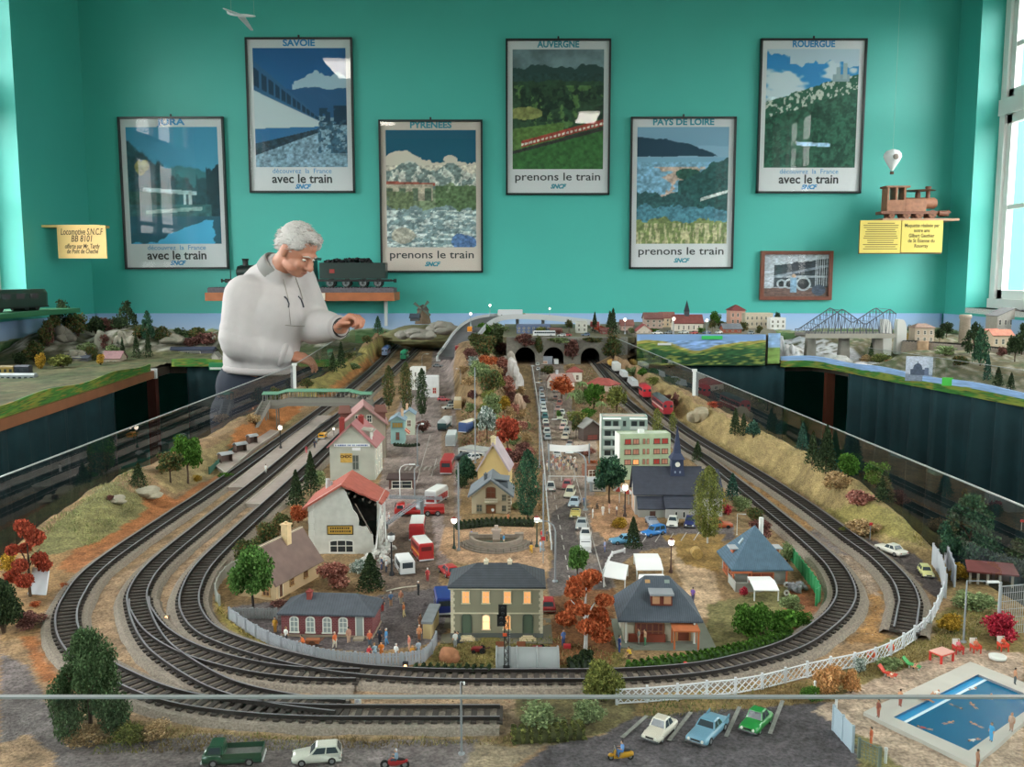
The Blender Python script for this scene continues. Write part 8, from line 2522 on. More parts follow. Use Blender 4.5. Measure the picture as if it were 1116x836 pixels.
for x,y,po,s,p_,f,lab in[(456,649,'carry','#2a2e30','#2a2e30',40,'firefighter in black holding the white hose'),(416,621,'stand','#3a4a68','#3a4a78',0,'person in navy beside the rubble of the ruined house'),(421,624,'stand','#cfd2d4','#3a4258',30,'person in white helmet beside the rubble'),(466,634,'stand','#a83a3c','#8a3034',100,'person in red standing on the street behind the station'),(427,598,'stand','#d0d0cc','#cfcfc8',10,'person in white by the rescue ladder'),(424,571,'stand','#c8ccd0','#5a5e66',20,'person in grey on the rescue ladder basket')]:
 per(x,y,lab,po,s,p_,f,'#d8d8d4')
for x,y,po,s,p_,f,lab in[(496,706,'stand','#cfd2d0','#8a8e90',120,'person in white watching the tarpaulin in the station garden'),(501,702,'kneel','#3a5058','#3a4248',200,'bending person in dark clothes in the station garden'),(614,704,'stand','#5a7ab8','#3a4a78',-60,'person in blue beside the red bag at the rust tree'),(675,711,'stand','#2e4a8a','#2e4a8a',20,'person in dark blue at the terrace of the slate villa'),(687,719,'kneel','#d8b030','#5a4a3a',200,'person in yellow crouching below the terrace'),(703,704,'wave','#c8a080','#4a7a5a',160,'person with raised arms in green trousers on the terrace'),(696,703,'stand','#8c8c84','#8c8c84',180,'grey figure standing on the terrace like a statue'),(755,656,'stand','#7a5aa8','#3a3a58',60,'person in purple on the gravel path behind the slate villa')]:
 per(x,y,lab,po,s,p_,f)
for x,y,po,s,p_,f,lab in[(514,590,'stand','#7a88c8','#8a90b8',30,'person in lavender at the left end of the fountain'),(549,595,'stand','#3a90c8','#c8b898',200,'person in bright blue before the fountain'),(579,603,'kneel','#d8a830','#c89828',90,'child in yellow on the square'),(589,602,'stand','#a8c4dc','#9ab8d0',0,'person in pale blue on the square'),(590,590,'stand','#c02830','#3a3a48',0,'person in red on the corner of the square'),(554,571,'stand','#c07850','#d0a060',45,'person in orange on the villa stairs'),(659,602,'stand','#8a98c0','#5a6a9a',180,'person in lilac crossing the street by the market canopies'),(646,565,'stand','#e0dedc','#e0dedc',0,'white figure at the left of the gravel yard'),(657,562,'stand','#d8d4cc','#e0dedc',90,'white figure in the middle of the gravel yard'),(664,560,'stand','#c09080','#d0c8c0',200,'person in pink among the white figures on the yard'),(672,562,'stand','#d8d8d6','#6a4a44',160,'person in white with brown trousers on the yard'),(650,555,'kneel','#6a5a50','#4a4440',0,'person in brown sitting on the gravel yard'),(680,557,'kneel','#7a7068','#5a5048',0,'person in grey sitting near the brown lamp'),(637,552,'stand','#5a78a8','#4a5a7a',90,'person in blue beside the motorway mast'),(700,561,'stand','#3a3a3c','#c8c8c4',0,'person in black by the church gable'),(596,590,'stand','#5a5a60','#4a4a50',0,'person in grey at the kerb by the stop sign')]:
 per(x,y,lab,po,s,p_,f)
rnd=random.Random(12);k=0
crowd=[]
for r_ in range(3):
 for q in range(8):
  crowd.append((598+q*4.2+rnd.uniform(-1.5,1.5),505+r_*4.2+rnd.uniform(-1,1)))
pal_=['#d8d4c8','#b07a70','#8a92a4','#c8bc98','#5a5a60','#c8b0a4','#d0d0cc','#e0dcd4','#98848c']
for i,(x,y)in eN(crowd):
 per(x,y,'one of the small figures in the crowd on the motorway behind the barrier',('stand','walk','wave','stand')[i%4],pal_[i%9],pal_[(i*4+2)%9],rnd.uniform(0,360),gp='crowd on the motorway')
a=on(598,524);b=on(640,524);k=ppm(a)
t=tI('street_barrier','thin white barrier across the motorway before the crowd','barrier',a)
m=MB();d=b-a;m.cyl((0,0,.010),(d.x,d.y,.010),.0009,n=6);m.bd('bar',LWHITE,t)
for f in(0,.33,.66,1):
 m=MB();m.box((d.x*f,d.y*f,0),(.0016,.0016,.011));m.bd('post',LWHITE,t)
for x,y,po,s,p_,lab in[(334,498,'stand','#b03a48','#c86a70','person in red on the platform by the gable shop'),(343,492,'stand','#3a4058','#2a2e40','person in dark blue on the platform by the gable shop'),(345,488,'stand','#8a8e98','#4a4e58','person in grey on the platform by the gable shop'),(290,520,'stand','#dcdcd8','#c8c8c4','person in white on the tip of the globe lamp platform')]:
 per(x,y,lab,po,s,p_,90,dz=.0082)
p=on(352,481);p.z=ZB+.008
t=bX('yellow_cart','yellow luggage cart on the platform beside the gable shop','cart',p,head(345,484,358,474),3.4,1.7,1.5,'#d89a1c',None,nz=.5)
p=on(341,704);t=tI('handcart','brown wooden handcart in front of the brick hall','cart',p)
m=MB();m.bb(-.008,-.004,.004,.008,.004,.0085);m.cyl((.008,-.003,.007),(.013,-.003,.009),.0005,n=5);m.cyl((.008,.003,.007),(.013,.003,.009),.0005,n=5);m.bd('tray',mt('#8a5434',.8),t)
for y in(-.0046,.0046):
 m=MB();m.cyl((0,y-.0004,.004),(0,y+.0004,.004),.004,n=12,sm=0);m.bd('wheel',mt('#5a3a28',.8),t)
p=on(489,720);t=MB()
t.ball((0,0,.005),(.011,.008,.011),12,noise=.35,sd=4);t.ball((.006,-.002,.003),(.007,.006,.006),10,noise=.35,sd=6)
tg(t.bd('covered_heap',mt('#9a6a4c',.9,var=.2,vs=200),None,p),'crumpled brown covered heap at the left of the station garden','heap')
for x,y,lab in((522,711,'dark red garden tractor at the left of the station garden'),(587,710,'dark red garden tractor at the right of the station garden')):
 p=on(x,y);t=tI('garden_tractor',lab,'tractor',p)
 m=MB();m.bb(-.007,-.0035,.002,.004,.0035,.006);m.bb(-.009,-.0025,.0025,-.006,.0025,.005);m.bd('body',mt('#7c1e24',.5),t)
 for sx,r in((-.006,.0022),(.004,.0034)):
  for s_ in(-1,1):
   m=MB();m.cyl((sx,s_*.0052,r),(sx,s_*.0036,r),r,n=12,sm=0);m.bd('wheel',TYRE,t)
 m=MB();m.cyl((.004,0,.004),(.013,0,.006),.0007,n=5);m.bd('shaft',mt('#4a2a24',.7),t)
for x,lab in((545,'brown wooden garden bench left of the signal'),(568,'brown wooden garden bench right of the signal')):
 p=on(x,709);t=tI('garden_bench',lab,'bench',p);m=MB();m.bb(-.005,-.002,.004,.005,.002,.005);m.bd('seat',mt('#7a4a30',.8),t);m=MB();m.bb(-.005,.0015,.005,.005,.0022,.010);m.bd('backrest',mt('#7a4a30',.8),t)
 for sx in(-1,1):
  m=MB();m.bb(sx*.0045-.0005,-.002,0,sx*.0045+.0005,.002,.004);m.bd('leg',mt('#5a3a28',.8),t)
m=MB();m.bb(-.004,-.003,0,.004,.003,.004);tg(m.bd('red_bag',mt('#b83038',.6),None,on(618,706)),'small red bag beside the person in blue','bag')
for x,y,lab in((857,640,'white round sign disc behind the corner canopy'),(857,649,'white ring shaped disc below the round sign disc')):
 p=on(x,y);m=MB();m.cyl((0,0,.004),(0,-.0012,.004),.004,n=18,sm=0);m.cyl((0,-.0012,.004),(0,-.0016,.004),.0016,n=10,m=1);tg(m.bd('white_disc',[LWHITE,mt('#5a4a44',.7)],None,p),lab,'disc')
p=on(870,645);m=MB()
for i in range(14):
 r_=random.Random(i);m.ball((r_.uniform(-.014,.014),r_.uniform(-.008,.008),r_.uniform(.002,.010)),r_.uniform(.003,.006),7,noise=.5,sd=i)
tg(m.bd('junk_pile',mt('#7c7f84',.8,var=.3,vs=100),None,p),'heap of grey scrap beside the green fence','heap')
p=on(759,608);t=tI('hay_bale','round yellow hay bale on the dry lawn','hay bale',p);m=MB();m.cyl((0,-.007,.008),(0,.007,.008),.0085,n=18);m.bd('straw',mt('#b89a60',.95,var=.3,vs=300,bump=.6,bs=600),t)
m=MB()
for y in(-.003,.003):m.tube([(math.cos(a)*.0087,y,.008+math.sin(a)*.0087)for a in[2*PI*q/16 for q in range(16)]],.0003,4,closed=1)
m.bd('twine',mt('#8a7048',.9),t)
#street lamps
def pl(px,py,top,l_,**k):p=on(px,py);return pL(l_,p,(py-top)/ppm(p)*1.03,**k)
pl(495,598,563,'dark green lamp with red cap left of the fountain',cap='#8a3a34')
pl(585,596,562,'dark green lamp with red cap right of the fountain',cap='#8a3a34')
pl(537,571,554,'smaller dark lamp directly behind the fountain',cap='#9a9a94',pole=mt('#3c3630',.6),glow=0)
pl(681,563,527,'brown lamp with glowing globe on the gravel yard',cap='#d8c8b8',pole=mt('#3a2a26',.6))
pl(731,624,586,'brown lamp with glowing globe beside the market canopies',cap='#5c3028',pole=mt('#4a3028',.6))
pl(427,627,580,'thin black lamp by the white minibus',cap='#2a2a2c',pole=mt('#22242a',.6),glow=0)
p=on(306,492);p.z=ZB+.008;pL('black lamp with big white globe on the middle platform',p,26/ppm(p),cap='#e8e6e0',pole=mt('#1e2022',.5))
pl(364,478,466,'small globe lamp at the end of the gable shop platform',cap='#e8e6e0',pole=mt('#2a2c2e',.5))
def ml(px,py,top,hx,l_,gp=None,curved=1,col=None):
 p=on(px,py);k=ppm(p);h=(py-top)/k*1.02;arm=abs(hx-px)/k
 return mL(l_,p,h,arm,0 if hx>px else PI,col,curved,gp)
ml(605,634,567,583,'tall grey lamp mast arching to the left behind the station')
ml(638,556,493,617,'grey lamp mast arching over the motorway beside the banner')
ml(617,478,457,602,'grey lamp mast beside the motorway left of the chalet')
ml(604,455,438,590,'lamp mast beside the motorway at the orange brown tree')
ml(596,437,417,584,'lamp mast beside the motorway nearer the tunnels')
ml(588,418,399,579,'lamp mast on the motorway closest to the tunnels')
ml(436,543,506,452,'lamp mast curving right above the dark red shed',col=LWHITE)
ml(455,508,462,462,'thin lamp mast before the poplars',col=GREYP)
ml(460,402,386,467,'lamp mast with white head beside the green locomotive')
ml(459,440,404,463,'slim lamp mast behind the white terrace house')
ml(502,418,402,497,'lamp mast by the tan roofed shop')
ml(503,822,741,507,'grey lamp post with pale blue head in front of the glass edge',curved=0)
ml(1050,700,632,1083,'grey right-angled lamp post beside the pool garden',curved=0)
ml(803,583,560,812,'white lamp arm behind the pyramid roofed house',curved=0,col=LWHITE)
for x,y,tp,lab in((588,510,425,'tall grey pole on the left edge of the motorway'),(518,505,400,'thin tall grey pole beside the ridge'),(500,600,503,'slim tall white pole at the kerb of the left street'),(592,600,515,'slim white pole at the kerb of the motorway'),(452,543,510,'short white post beside the lamp mast')):
 p=on(x,y);k=ppm(p);m=MB();m.cyl((0,0,0),(0,0,(y-tp)/k),.0016,.0012,8);m.box((0,0,0),(.006,.006,.003));tg(m.bd('mast',GREYP,None,p),lab,'pole')
for x,y,tp,yy,lab in((534,345,331,5.12,'lamp with white globe on the left bend of the elevated road'),(599,346,335,5.27,'lamp with white globe on the middle of the elevated road'),(513,356,340,4.8,'lamp with white globe by the ramp of the elevated road')):
 p=GY(x,y,yy);k=ppm(p);pL(lab,p,(y-tp)/k,cap='#e8e6e0',pole=GREYP)
 #railway signal before the station
p=on(552,737);k=ppm(p)
t=tI('railway_signal','tall black lattice railway signal with two heads before the station','signal',p)
H=84/k;BK=mt('#15171a',.5)
m=MB()
for sx in(-.0022,.0022):
 for sy in(-.0022,.0022):m.cyl((sx,sy,0),(sx,sy,H*.80),.0005,n=5)
for q in range(14):
 z0,z1=H*.80*q/14,H*.80*(q+1)/14;s_=1 if q%2 else-1
 m.cyl((-.0022*s_,-.0022,z0),(.0022*s_,-.0022,z1),.0004,n=4);m.cyl((-.0022*s_,.0022,z0),(.0022*s_,.0022,z1),.0004,n=4)
m.bb(-.0036,-.0036,0,.0036,.0036,.012);m.bd('lattice_mast',BK,t)
for dx,z0 in((-.004,H*.82),(-.0055,H*.69)):
 m=MB();m.bb(dx-.0045,-.004,z0,dx+.0045,-.0025,z0+.013);m.cyl((dx,-.0025,z0+.0065),(0,0,z0+.004),.0008,n=5);hd_=m.bd('signal_head',BK,t)
 for q in range(2):
  m=MB();m.cyl((dx,-.006,z0+.0035+q*.006),(dx,-.0038,z0+.0035+q*.006),.0018,n=10);m.bd('lens_hood',mt('#2a2c30',.4),hd_)
m=MB();m.bb(.0004,.001,H*.02,.0046,.002,H*.40)
for q in range(10):m.bb(.001,.0008,H*.40+q*.002,.004,.0012,H*.40+q*.002+.0006)
m.bd('ladder',mt('#8c9296',.6),t)
m=MB();m.bb(-.004,-.0046,H*.56,.0004,-.004,H*.60);m.bd('orange_plate',mt('#d8542c',.5),t)
def dwarf(px,py,l_,glow=None,h=.010,col='#20242a'):
 p=on(px,py);t=tI('dwarf_signal',l_,'signal',p)
 m=MB();m.bb(-.003,-.002,0,.003,.002,h);m.bd('housing',mt(col,.6),t)
 m=MB();m.cyl((0,-.0028,h*.6),(0,-.002,h*.6),.0018,n=10);m.bd('lens',mt('#ffb070',.4,emit=4.)if glow else mt('#a8aab4',.4),t)
dwarf(182,676,'small glowing dwarf signal between the left tracks',1,.007,'#8a8478')
dwarf(442,731,'small dark dwarf signal with orange light by the fence end',1,.010)
dwarf(390,769,'white dwarf signal box between the front tracks',None,.010,'#d8d8d6')
dwarf(135,683,'small dark switch lever beside the middle track',None,.005)
m=MB();m.lathe([(.0052,0),(.0048,.003),(.0034,.008),(.0012,.011)],n=14);o=m.bd('red_cone',mt('#c83028',.5),None,on(750,731));o.rotation_euler=(0,-.4,0);tg(o,'tipped red traffic cone beside the inner track','cone')
def sign_post(px,py,hpx,l_,col,w_=.006,hh=.005,cross=0):
 p=on(px,py);k=ppm(p);h=hpx/k;t=tI('road_sign',l_,'sign',p)
 m=MB();m.cyl((0,0,0),(0,0,h),.0007,n=6);m.bd('post',GREYP,t)
 m=MB();m.bb(-w_/2,-.0016,h-hh,w_/2,-.0007,h);m.bd('sign_plate',mt(col,.5),t)
sign_post(948,589,20,'red crossing sign at the level crossing road','#c83038',.005,.0045)
sign_post(592,614,30,'red stop sign at the corner of the square','#b83038',.006,.006)
sign_post(1113,578,12,'red board at the right edge above the bank','#c83038',.006,.004)
for x,y,lab in((969,713,'orange life ring on the lattice fence nearer the pool'),(948,721,'orange life ring on the lattice fence left of the other ring')):
 p=on(x,y,.007);m=MB();m.tube([(math.cos(a)*.0036,-.002,math.sin(a)*.0036+.002)for a in[2*PI*q/18 for q in range(18)]],.0014,7,closed=1);tg(m.bd('life_ring',mt('#e0603c',.5),None,p),lab,'life ring')
def rK(name,l_,cat,pts,col,n,r0,r1,spread,sd,hgt=.004):
 m=MB();rnd=random.Random(sd)
 for i in range(n):
  x,y=rnd.choice(pts);p=on(x+rnd.gauss(0,spread),y+rnd.gauss(0,spread*.5),rnd.random()*hgt)
  r=rnd.uniform(r0,r1);m.ball(p,(r,r*rnd.uniform(.7,1.2),r*rnd.uniform(.6,1)),7,noise=.6,sd=i)
 o=m.bd(name,mt(col,.9,var=.12,vs=200));tg(o,l_,cat,kd='stuff')
rK('rubble','white rubble fallen from the ruined house','rubble',[(402,612),(410,606),(415,600),(420,604),(424,598),(418,612),(398,618)],'#c2c2be',150,.0018,.0052,4,3,.008)
def bO(px,py,wpx,hpx,l_,col='#b8b4aa',sd=0):
 p=on(px,py);k=ppm(p);m=MB();w_=wpx/k/2;h=hpx/k
 [m.rock((w_*dx,w_*dy,h*dz),(w_*a,w_*a,h*b),sd+q)for q,(dx,dy,dz,a,b)in eN(((0,0,.42,.8,.62),(.5,-.2,.2,.6,.4),(-.5,.1,.25,.6,.45),(.2,-.4,.5,.45,.4)))]
 tg(m.bd('boulder',mt(col,.95,var=.15,vs=60,bump=.6,bs=200),None,p),l_,'rock')
bO(762,460,26,20,'pale boulder on the right bank by the red coach','#9c927c',2)
bO(160,540,36,10,'pale flat rock on the left bank','#9c9684',5)
bO(128,548,22,9,'second pale rock lower on the left bank','#989282',9)
bO(560,424,22,34,'white cliff rock on the motorway side of the ridge','#b4b0ae',12)
bO(556,402,16,22,'grey cliff rock on the ridge nearer the tunnels','#a8a096',14)
bO(566,446,14,18,'pinkish rock at the foot of the ridge','#a8907c',16)
m=MB()
m.slab([(-.013,-.006,.0),(.013,-.010,0),(.012,.004,.030),(-.010,.006,.034)],.003);o=m.bd('white_cloth',mt('#d4d8e0',.9),None,on(43,646));tg(o,'white cloth sheet behind the red tree at the left edge','cloth')
#pool people and furniture
ZD=ZB+.0046
def pp(px,py,l_,pose,shirt,pants,f=0,z=ZD,hair='#3a2a20',h=.0185):
 return pS(l_,pose,G(px,py,z),math.radians(f+90),shirt,pants,hair,'#c08a68',h)
SK='#c08a68'
pp(957,782,'bather in red-brown standing at the left corner of the pool','stand','#8a4a3c','#a05a48',200)
pp(981,770,'bather standing on the white deck left of the sunbathers','stand',SK,'#a8584c',30)
pp(1019,757,'sunbather in white lying on the pool deck','lie','#e0dcd4','#d8d4cc',40,hair='#b03a3c')
pp(1008,763,'sunbather lying at the edge of the pool','lie',SK,'#a84a3c',130)
pp(1106,746,'bather in grey trunks standing on the far pool deck','stand',SK,'#4a5458',0)
pp(1080,808,'bather in bright blue swimsuit at the pool edge','stand','#3aa0d8','#3aa0d8',200)
pp(1102,797,'bather in pale swimsuit at the right pool edge','stand','#c8a894','#b08a74',220,hair='#8a6a58')
pp(949,813,'person in orange skirt behind the wire fence by the pool','stand','#c0603c','#d86a3c',150,ZB+.002,'#1e1a18')
pp(1065,838,'dark haired bather at the bottom edge of the picture','stand','#a87a60','#8a5a48',0,ZB+.002,'#2a1e1a')
ZS=ZP-.0040
for x,y,f,s,lab in((1032,790,20,SK,'swimmer with spread arms at the left of the pool'),(1066,793,120,SK,'swimmer in the middle of the pool'),(1080,762,60,'#d8a080','swimmer on a pale float at the far side of the pool'),(1063,808,200,'#e0dcd8','swimmer in white near the lower pool corner'),(1040,771,300,'#2e4a5a','dark swimmer near the lane line'),(1010,796,150,'#b04a48','swimmer in red near the left pool edge'),(1057,753,20,'#d8dcdc','swimmer in white below the far pool corner'),(1062,772,90,SK,'swimmer gliding right of the lane line')):
 pp(x,y,lab,'swim',s,'#3a5a78',f,ZS-.0004)
def lG(px,py,rz,c,l_):
 p=on(px,py);t=tI('sun_lounger',l_,'sun lounger',p,rz)
 m=MB();m.slab([(-.006,-.004,.004),(.007,-.004,.003),(.007,.004,.003),(-.006,.004,.004)],.0008);m.bd('seat',mt(c,.6),t)
 m=MB();m.slab([(-.012,-.004,.010),(-.006,-.004,.004),(-.006,.004,.004),(-.012,.004,.010)],.0008);m.bd('backrest',mt(c,.6),t)
 for sx in(-.004,.006):
  for sy in(-.0035,.0035):
   m=MB();m.bb(sx-.0005,sy-.0005,0,sx+.0005,sy+.0005,.003);m.bd('leg',mt('#d8d8d4',.6),t)
lG(970,737,-.7,'#c8402c','red sun lounger with a white end nearest the pool');pp(971,737,'sunbather in red on the red sun lounger','lie','#c86a50','#d8d4cc',235,ZB+.005)
lG(996,728,-.7,'#3a9a50','green sun lounger on the grass');pp(997,727,'sunbather on the green sun lounger','lie',SK,'#6a4a5a',235,ZB+.005)
def chair(px,py,rz,c,l_):
 p=on(px,py);t=tI('garden_chair',l_,'chair',p,rz);M_=mt(c,.5)
 m=MB();m.bb(-.0045,-.0045,.0055,.0045,.0045,.0065);m.bd('seat',M_,t)
 m=MB();m.slab([(-.0045,.004,.006),(.0045,.004,.006),(.004,.006,.015),(-.004,.006,.015)],.001);m.bd('backrest',mt('#dcd8d2',.5),t)
 for sx in(-1,1):
  m=MB();m.bb(sx*.0045-.0006,-.0045,.006,sx*.0045+.0006,.0045,.0092);m.bd('armrest',M_,t)
  for sy in(-1,1):
   m=MB();m.bb(sx*.004-.0006,sy*.004-.0006,0,sx*.004+.0006,sy*.004+.0006,.0055);m.bd('leg',M_,t)
 return t
for x,y,c,s,lab,pl_ in((1044,712,'#b8302c','#d87888','red garden chair with white back left of the lamp foot','person in pink sitting in the left red garden chair'),(1063,711,'#c8402c','#c87050','red garden chair between the other two by the pool','person in brown sitting in the middle red garden chair'),(1093,709,'#c8402c','#d85a3c','red garden chair under the crimson bush','person in orange sitting in the right red garden chair')):
 chair(x,y,0,c,lab);pp(x,y-1,pl_,'sit',s,'#b05a48',-90,ZB-.001,h=.0170)
p=on(1026,720);t=tI('garden_table','red and white garden table by the pool','table',p,.5)
m=MB();m.bb(-.011,-.008,.010,.011,.008,.0115);m.bd('tabletop',mt('#d8a498',.5),t)
m=MB();m.bb(-.0115,-.0085,.0095,.0115,.0085,.0105);m.bd('frame',mt('#c83028',.5),t)
for sx in(-1,1):
 for sy in(-1,1):
  m=MB();m.bb(sx*.010-.001,sy*.007-.001,0,sx*.010+.001,sy*.007+.001,.0095);m.bd('leg',mt('#c83028',.5),t)
p=on(1087,719);m=MB();m.lathe([(.003,0),(.0085,.001),(.0095,.0045),(.008,.0045),(.007,.002),(.001,.0015)],n=22);tg(m.bd('paddling_pool',mt('#d4d6d2',.5),None,p),'round white paddling pool beside the garden chairs','paddling pool')
for x,y,lab in((888,757,'white lamp bollard at the lower end of the lattice fence'),(911,776,'white lamp bollard beside the glass screen'),(965,832,'white lamp bollard by the wire fence')):
 p=on(x,y);m=MB();m.cyl((0,0,0),(0,0,.012),.0014,n=8);m.ball((0,0,.0135),.0018,8);tg(m.bd('bollard',LWHITE,None,p),lab,'bollard')
p0=on(421,645);pts=[on(421,645),on(430,643),on(440,641),on(450,640),on(457,639)]
m=MB();o_=pts[0].copy();m.tube([q-o_+VV((0,0,.0012))for q in sp_(pts,.004)],.0009,6);tg(m.bd('fire_hose',mt('#cfc8b8',.8),None,o_),'pale fire hose lying on the grass by the firefighter','hose')
#THE MAN
MX,MY=-.90,3.50
def MP(px,py,y=MY):return GY(px,py,y)
man=tI('person','grey-haired man in a cream jumper leaning over the layout with one hand raised','person',(MX,MY,0))
O=VV((MX,MY,0))
def V3(px,py,y):return GY(px,py,y)-O
N=NT('skin',.5);SKINM=N.m;N.set(N.b,Base_Color='#b98068',Subsurface_Weight=.12,Subsurface_Radius=(.01,.004,.002))
JUMP=mt('#b8b3b3',.95,var=.03,vs=30,bump=.35,bs=300)
hipC=V3(284,470,3.55);hipC.z=.93
waist=V3(284,392,3.54);chest=V3(289,340,3.52);neck0=V3(306,292,3.49);neckT=V3(317,281,3.45)
shR=V3(269,324,3.44);shL=V3(320,306,3.64)
elR=V3(262,372,3.42);wrR=V3(310,387,3.46);
elL=V3(342,355,3.55);wrL=V3(371,357,3.42)
#head: built upright looking along -y, then turned
def head_shape(m):
 m.ball((0,.012,.115),(.076,.096,.105),20)
 m.ball((0,-.030,.060),(.060,.058,.078),16)
 m.ball((0,-.050,.012),(.036,.034,.026),12)
 m.ball((.040,-.022,.028),(.022,.044,.026),10);m.ball((-.040,-.022,.028),(.022,.044,.026),10)
 m.ball((.036,-.066,.062),(.022,.020,.022),10);m.ball((-.036,-.066,.062),(.022,.020,.022),10)
 m.ball((0,-.074,.112),(.050,.018,.014),12)
 m.cyl((0,-.084,.100),(0,-.110,.060),.010,.015,10);m.ball((0,-.106,.060),(.016,.016,.013),10)
 m.ball((.013,-.094,.056),(.009,.010,.008),8);m.ball((-.013,-.094,.056),(.009,.010,.008),8)
 m.ball((0,-.080,.032),(.026,.012,.007),10);m.ball((0,-.079,.023),(.022,.012,.008),10)
 for s in(-1,1):
  m.ball((s*.077,.014,.088),(.010,.022,.033),10);m.ball((s*.078,.006,.066),(.009,.012,.014),8)
 m.cyl((0,.03,.04),(0,.055,-.07),.054,.058,16)
HS=.80
fwd=VV((.75,-.40,-.56)).normalized()
right=fwd.cross(VV((0,0,1))).normalized();upv=right.cross(fwd).normalized()
HM=Matrix(((right.x*-1,fwd.x*-1,upv.x,0),(right.y*-1,fwd.y*-1,upv.y,0),(right.z*-1,fwd.z*-1,upv.z,0),(0,0,0,1)))
hc=V3(324,274,3.43)
HT=Matrix.Translation(hc)@HM@Matrix.Scale(HS,4)@Matrix.Translation((0,.0,-.09))
body=MB()
hm=MB();head_shape(hm);hm.xf(HT)
body.add(hm.v,hm.f)
nk=HT@VV((0,.045,-.02))
cP(body,neck0,nk,.052,.048,14)
def chain(m,pts,n=14):
 for(a,ra),(b,rb)in zip(pts,pts[1:]):cP(m,a,b,ra,rb,n)
chain(body,[(hipC,.10),(waist,.10),(chest,.10),(neck0,.045)])
chain(body,[(shR,.045),(elR,.040),(wrR,.030)]);chain(body,[(shL,.045),(elL,.040),(wrL,.029)])
def hand(m,wrist,fdir,palm_n,curl,thumb_side,s=1.,pinch=0):
 ''
 f=fdir.normalized();n=(palm_n-f*palm_n.dot(f)).normalized();side=f.cross(n).normalized()*thumb_side
 kn=wrist+f*.078*s
 for k in(-1.5,-.5,.5,1.5):cP(m,wrist+side*k*.010*s,kn+side*k*.020*s,.017*s,.0135*s,8)
 for k,L,c in((1.5,.070,0),(.5,.080,.05),(-.5,.075,.1),(-1.5,.058,.18)):
  p=kn+side*k*.0205*s;ang=0
  for j,fr in eN((.45,.32,.23)):
   ang+=(curl+c)*(1. if j else .8)
   d=f*math.cos(ang)+n*math.sin(ang)+side*k*.02
   q=p+d.normalized()*L*s*fr
   cP(m,p,q,(.0098-.0012*j)*s,(.0090-.0012*j)*s,8);p=q
 p=wrist+f*.022*s+side*.026*s;d1=(f*.62+side*.62+n*.35).normalized();q=p+d1*.044*s
 cP(m,p,q,.0125*s,.0110*s,8);d2=(f*.86+side*(.05 if pinch else .3)+n*.55).normalized();q2=q+d2*.030*s;cP(m,q,q2,.0105*s,.0085*s,8)
hl=V3(370,357,3.40)
hand(body,hl,VV((.72,-.25,.50)),VV((.45,-.35,-1)),1.15,-1,.95,1)
cP(body,wrL,hl,.028,.024,12)
hr=V3(311,387,3.47)
hand(body,hr,VV((.80,.35,-.18)),VV((0,.35,-1)),.35,1,.95)
cP(body,wrR,hr,.029,.025,12)
me=remesh(body,.0042,3,.4);me.materials.append(SKINM);link('body',me,man)
for s in(-1,1):
 m=MB();m.ball((s*.030,-.0765,.092),(.012,.008,.006),10);m.xf(HT);m.bd('eye',mt('#d8d0c8',.3),man)
 m=MB();m.ball((s*.030,-.0835,.090),(.005,.003,.004),8);m.xf(HT);m.bd('pupil',mt('#2c2a2a',.3),man)
 m=MB();m.tube([(s*.012,-.093,.112),(s*.030,-.090,.117),(s*.050,-.078,.110)],[.003,.004,.002],6);m.xf(HT);m.bd('eyebrow',mt('#b8b0a8',.9),man)
m=MB();m.tube([(-.022,-.086,.0275),(0,-.0925,.028),(.022,-.086,.0275)],[.001,.0018,.001],5);m.xf(HT);m.bd('mouth',mt('#8c4c44',.6),man)
HAIR=mt('#bdb9b6',.85,var=.12,vs=160)
hb=MB()
hb.ball((0,.026,.134),(.083,.092,.090),18);hb.ball((0,.060,.100),(.074,.058,.060),14);hb.ball((0,-.035,.188),(.060,.050,.026),12)
hb.ball((.060,-.010,.150),(.026,.060,.040),10);hb.ball((-.060,-.010,.150),(.026,.060,.040),10)
hm=remesh(hb,.006,3);
Vv=np.zeros(len(hm.vertices)*3);hm.vertices.foreach_get('co',Vv);Vv=Vv.reshape(-1,3)
st=MB();st.v=[];
hobj=MB();hobj.add([tuple(v)for v in Vv],[tuple(p.vertices)for p in hm.polygons],0,1)
rnd=random.Random(2);nl_=[(tuple(v.co),tuple(v.normal))for v in hm.vertices]
for _ in range(900):
 co,no=rnd.choice(nl_);co=VV(co);no=VV(no)
 if co.y<-.03 and co.z<.15:continue
 flow=VV((rnd.uniform(-.3,.3),-.55 if co.z>.15 else .3,-.12 if co.z<.17 else .05))+no*.25
 L=rnd.uniform(.012,.024);a=co-no*.002;b=a+(flow.normalized()*.7+no*.3)*L*.5;c=b+flow.normalized()*L*.5-no*.003
 hobj.tube([a,b,c],[.0022,.0018,.0004],4,caps=0)
hobj.xf(HT);hobj.bd('hair',HAIR,man)
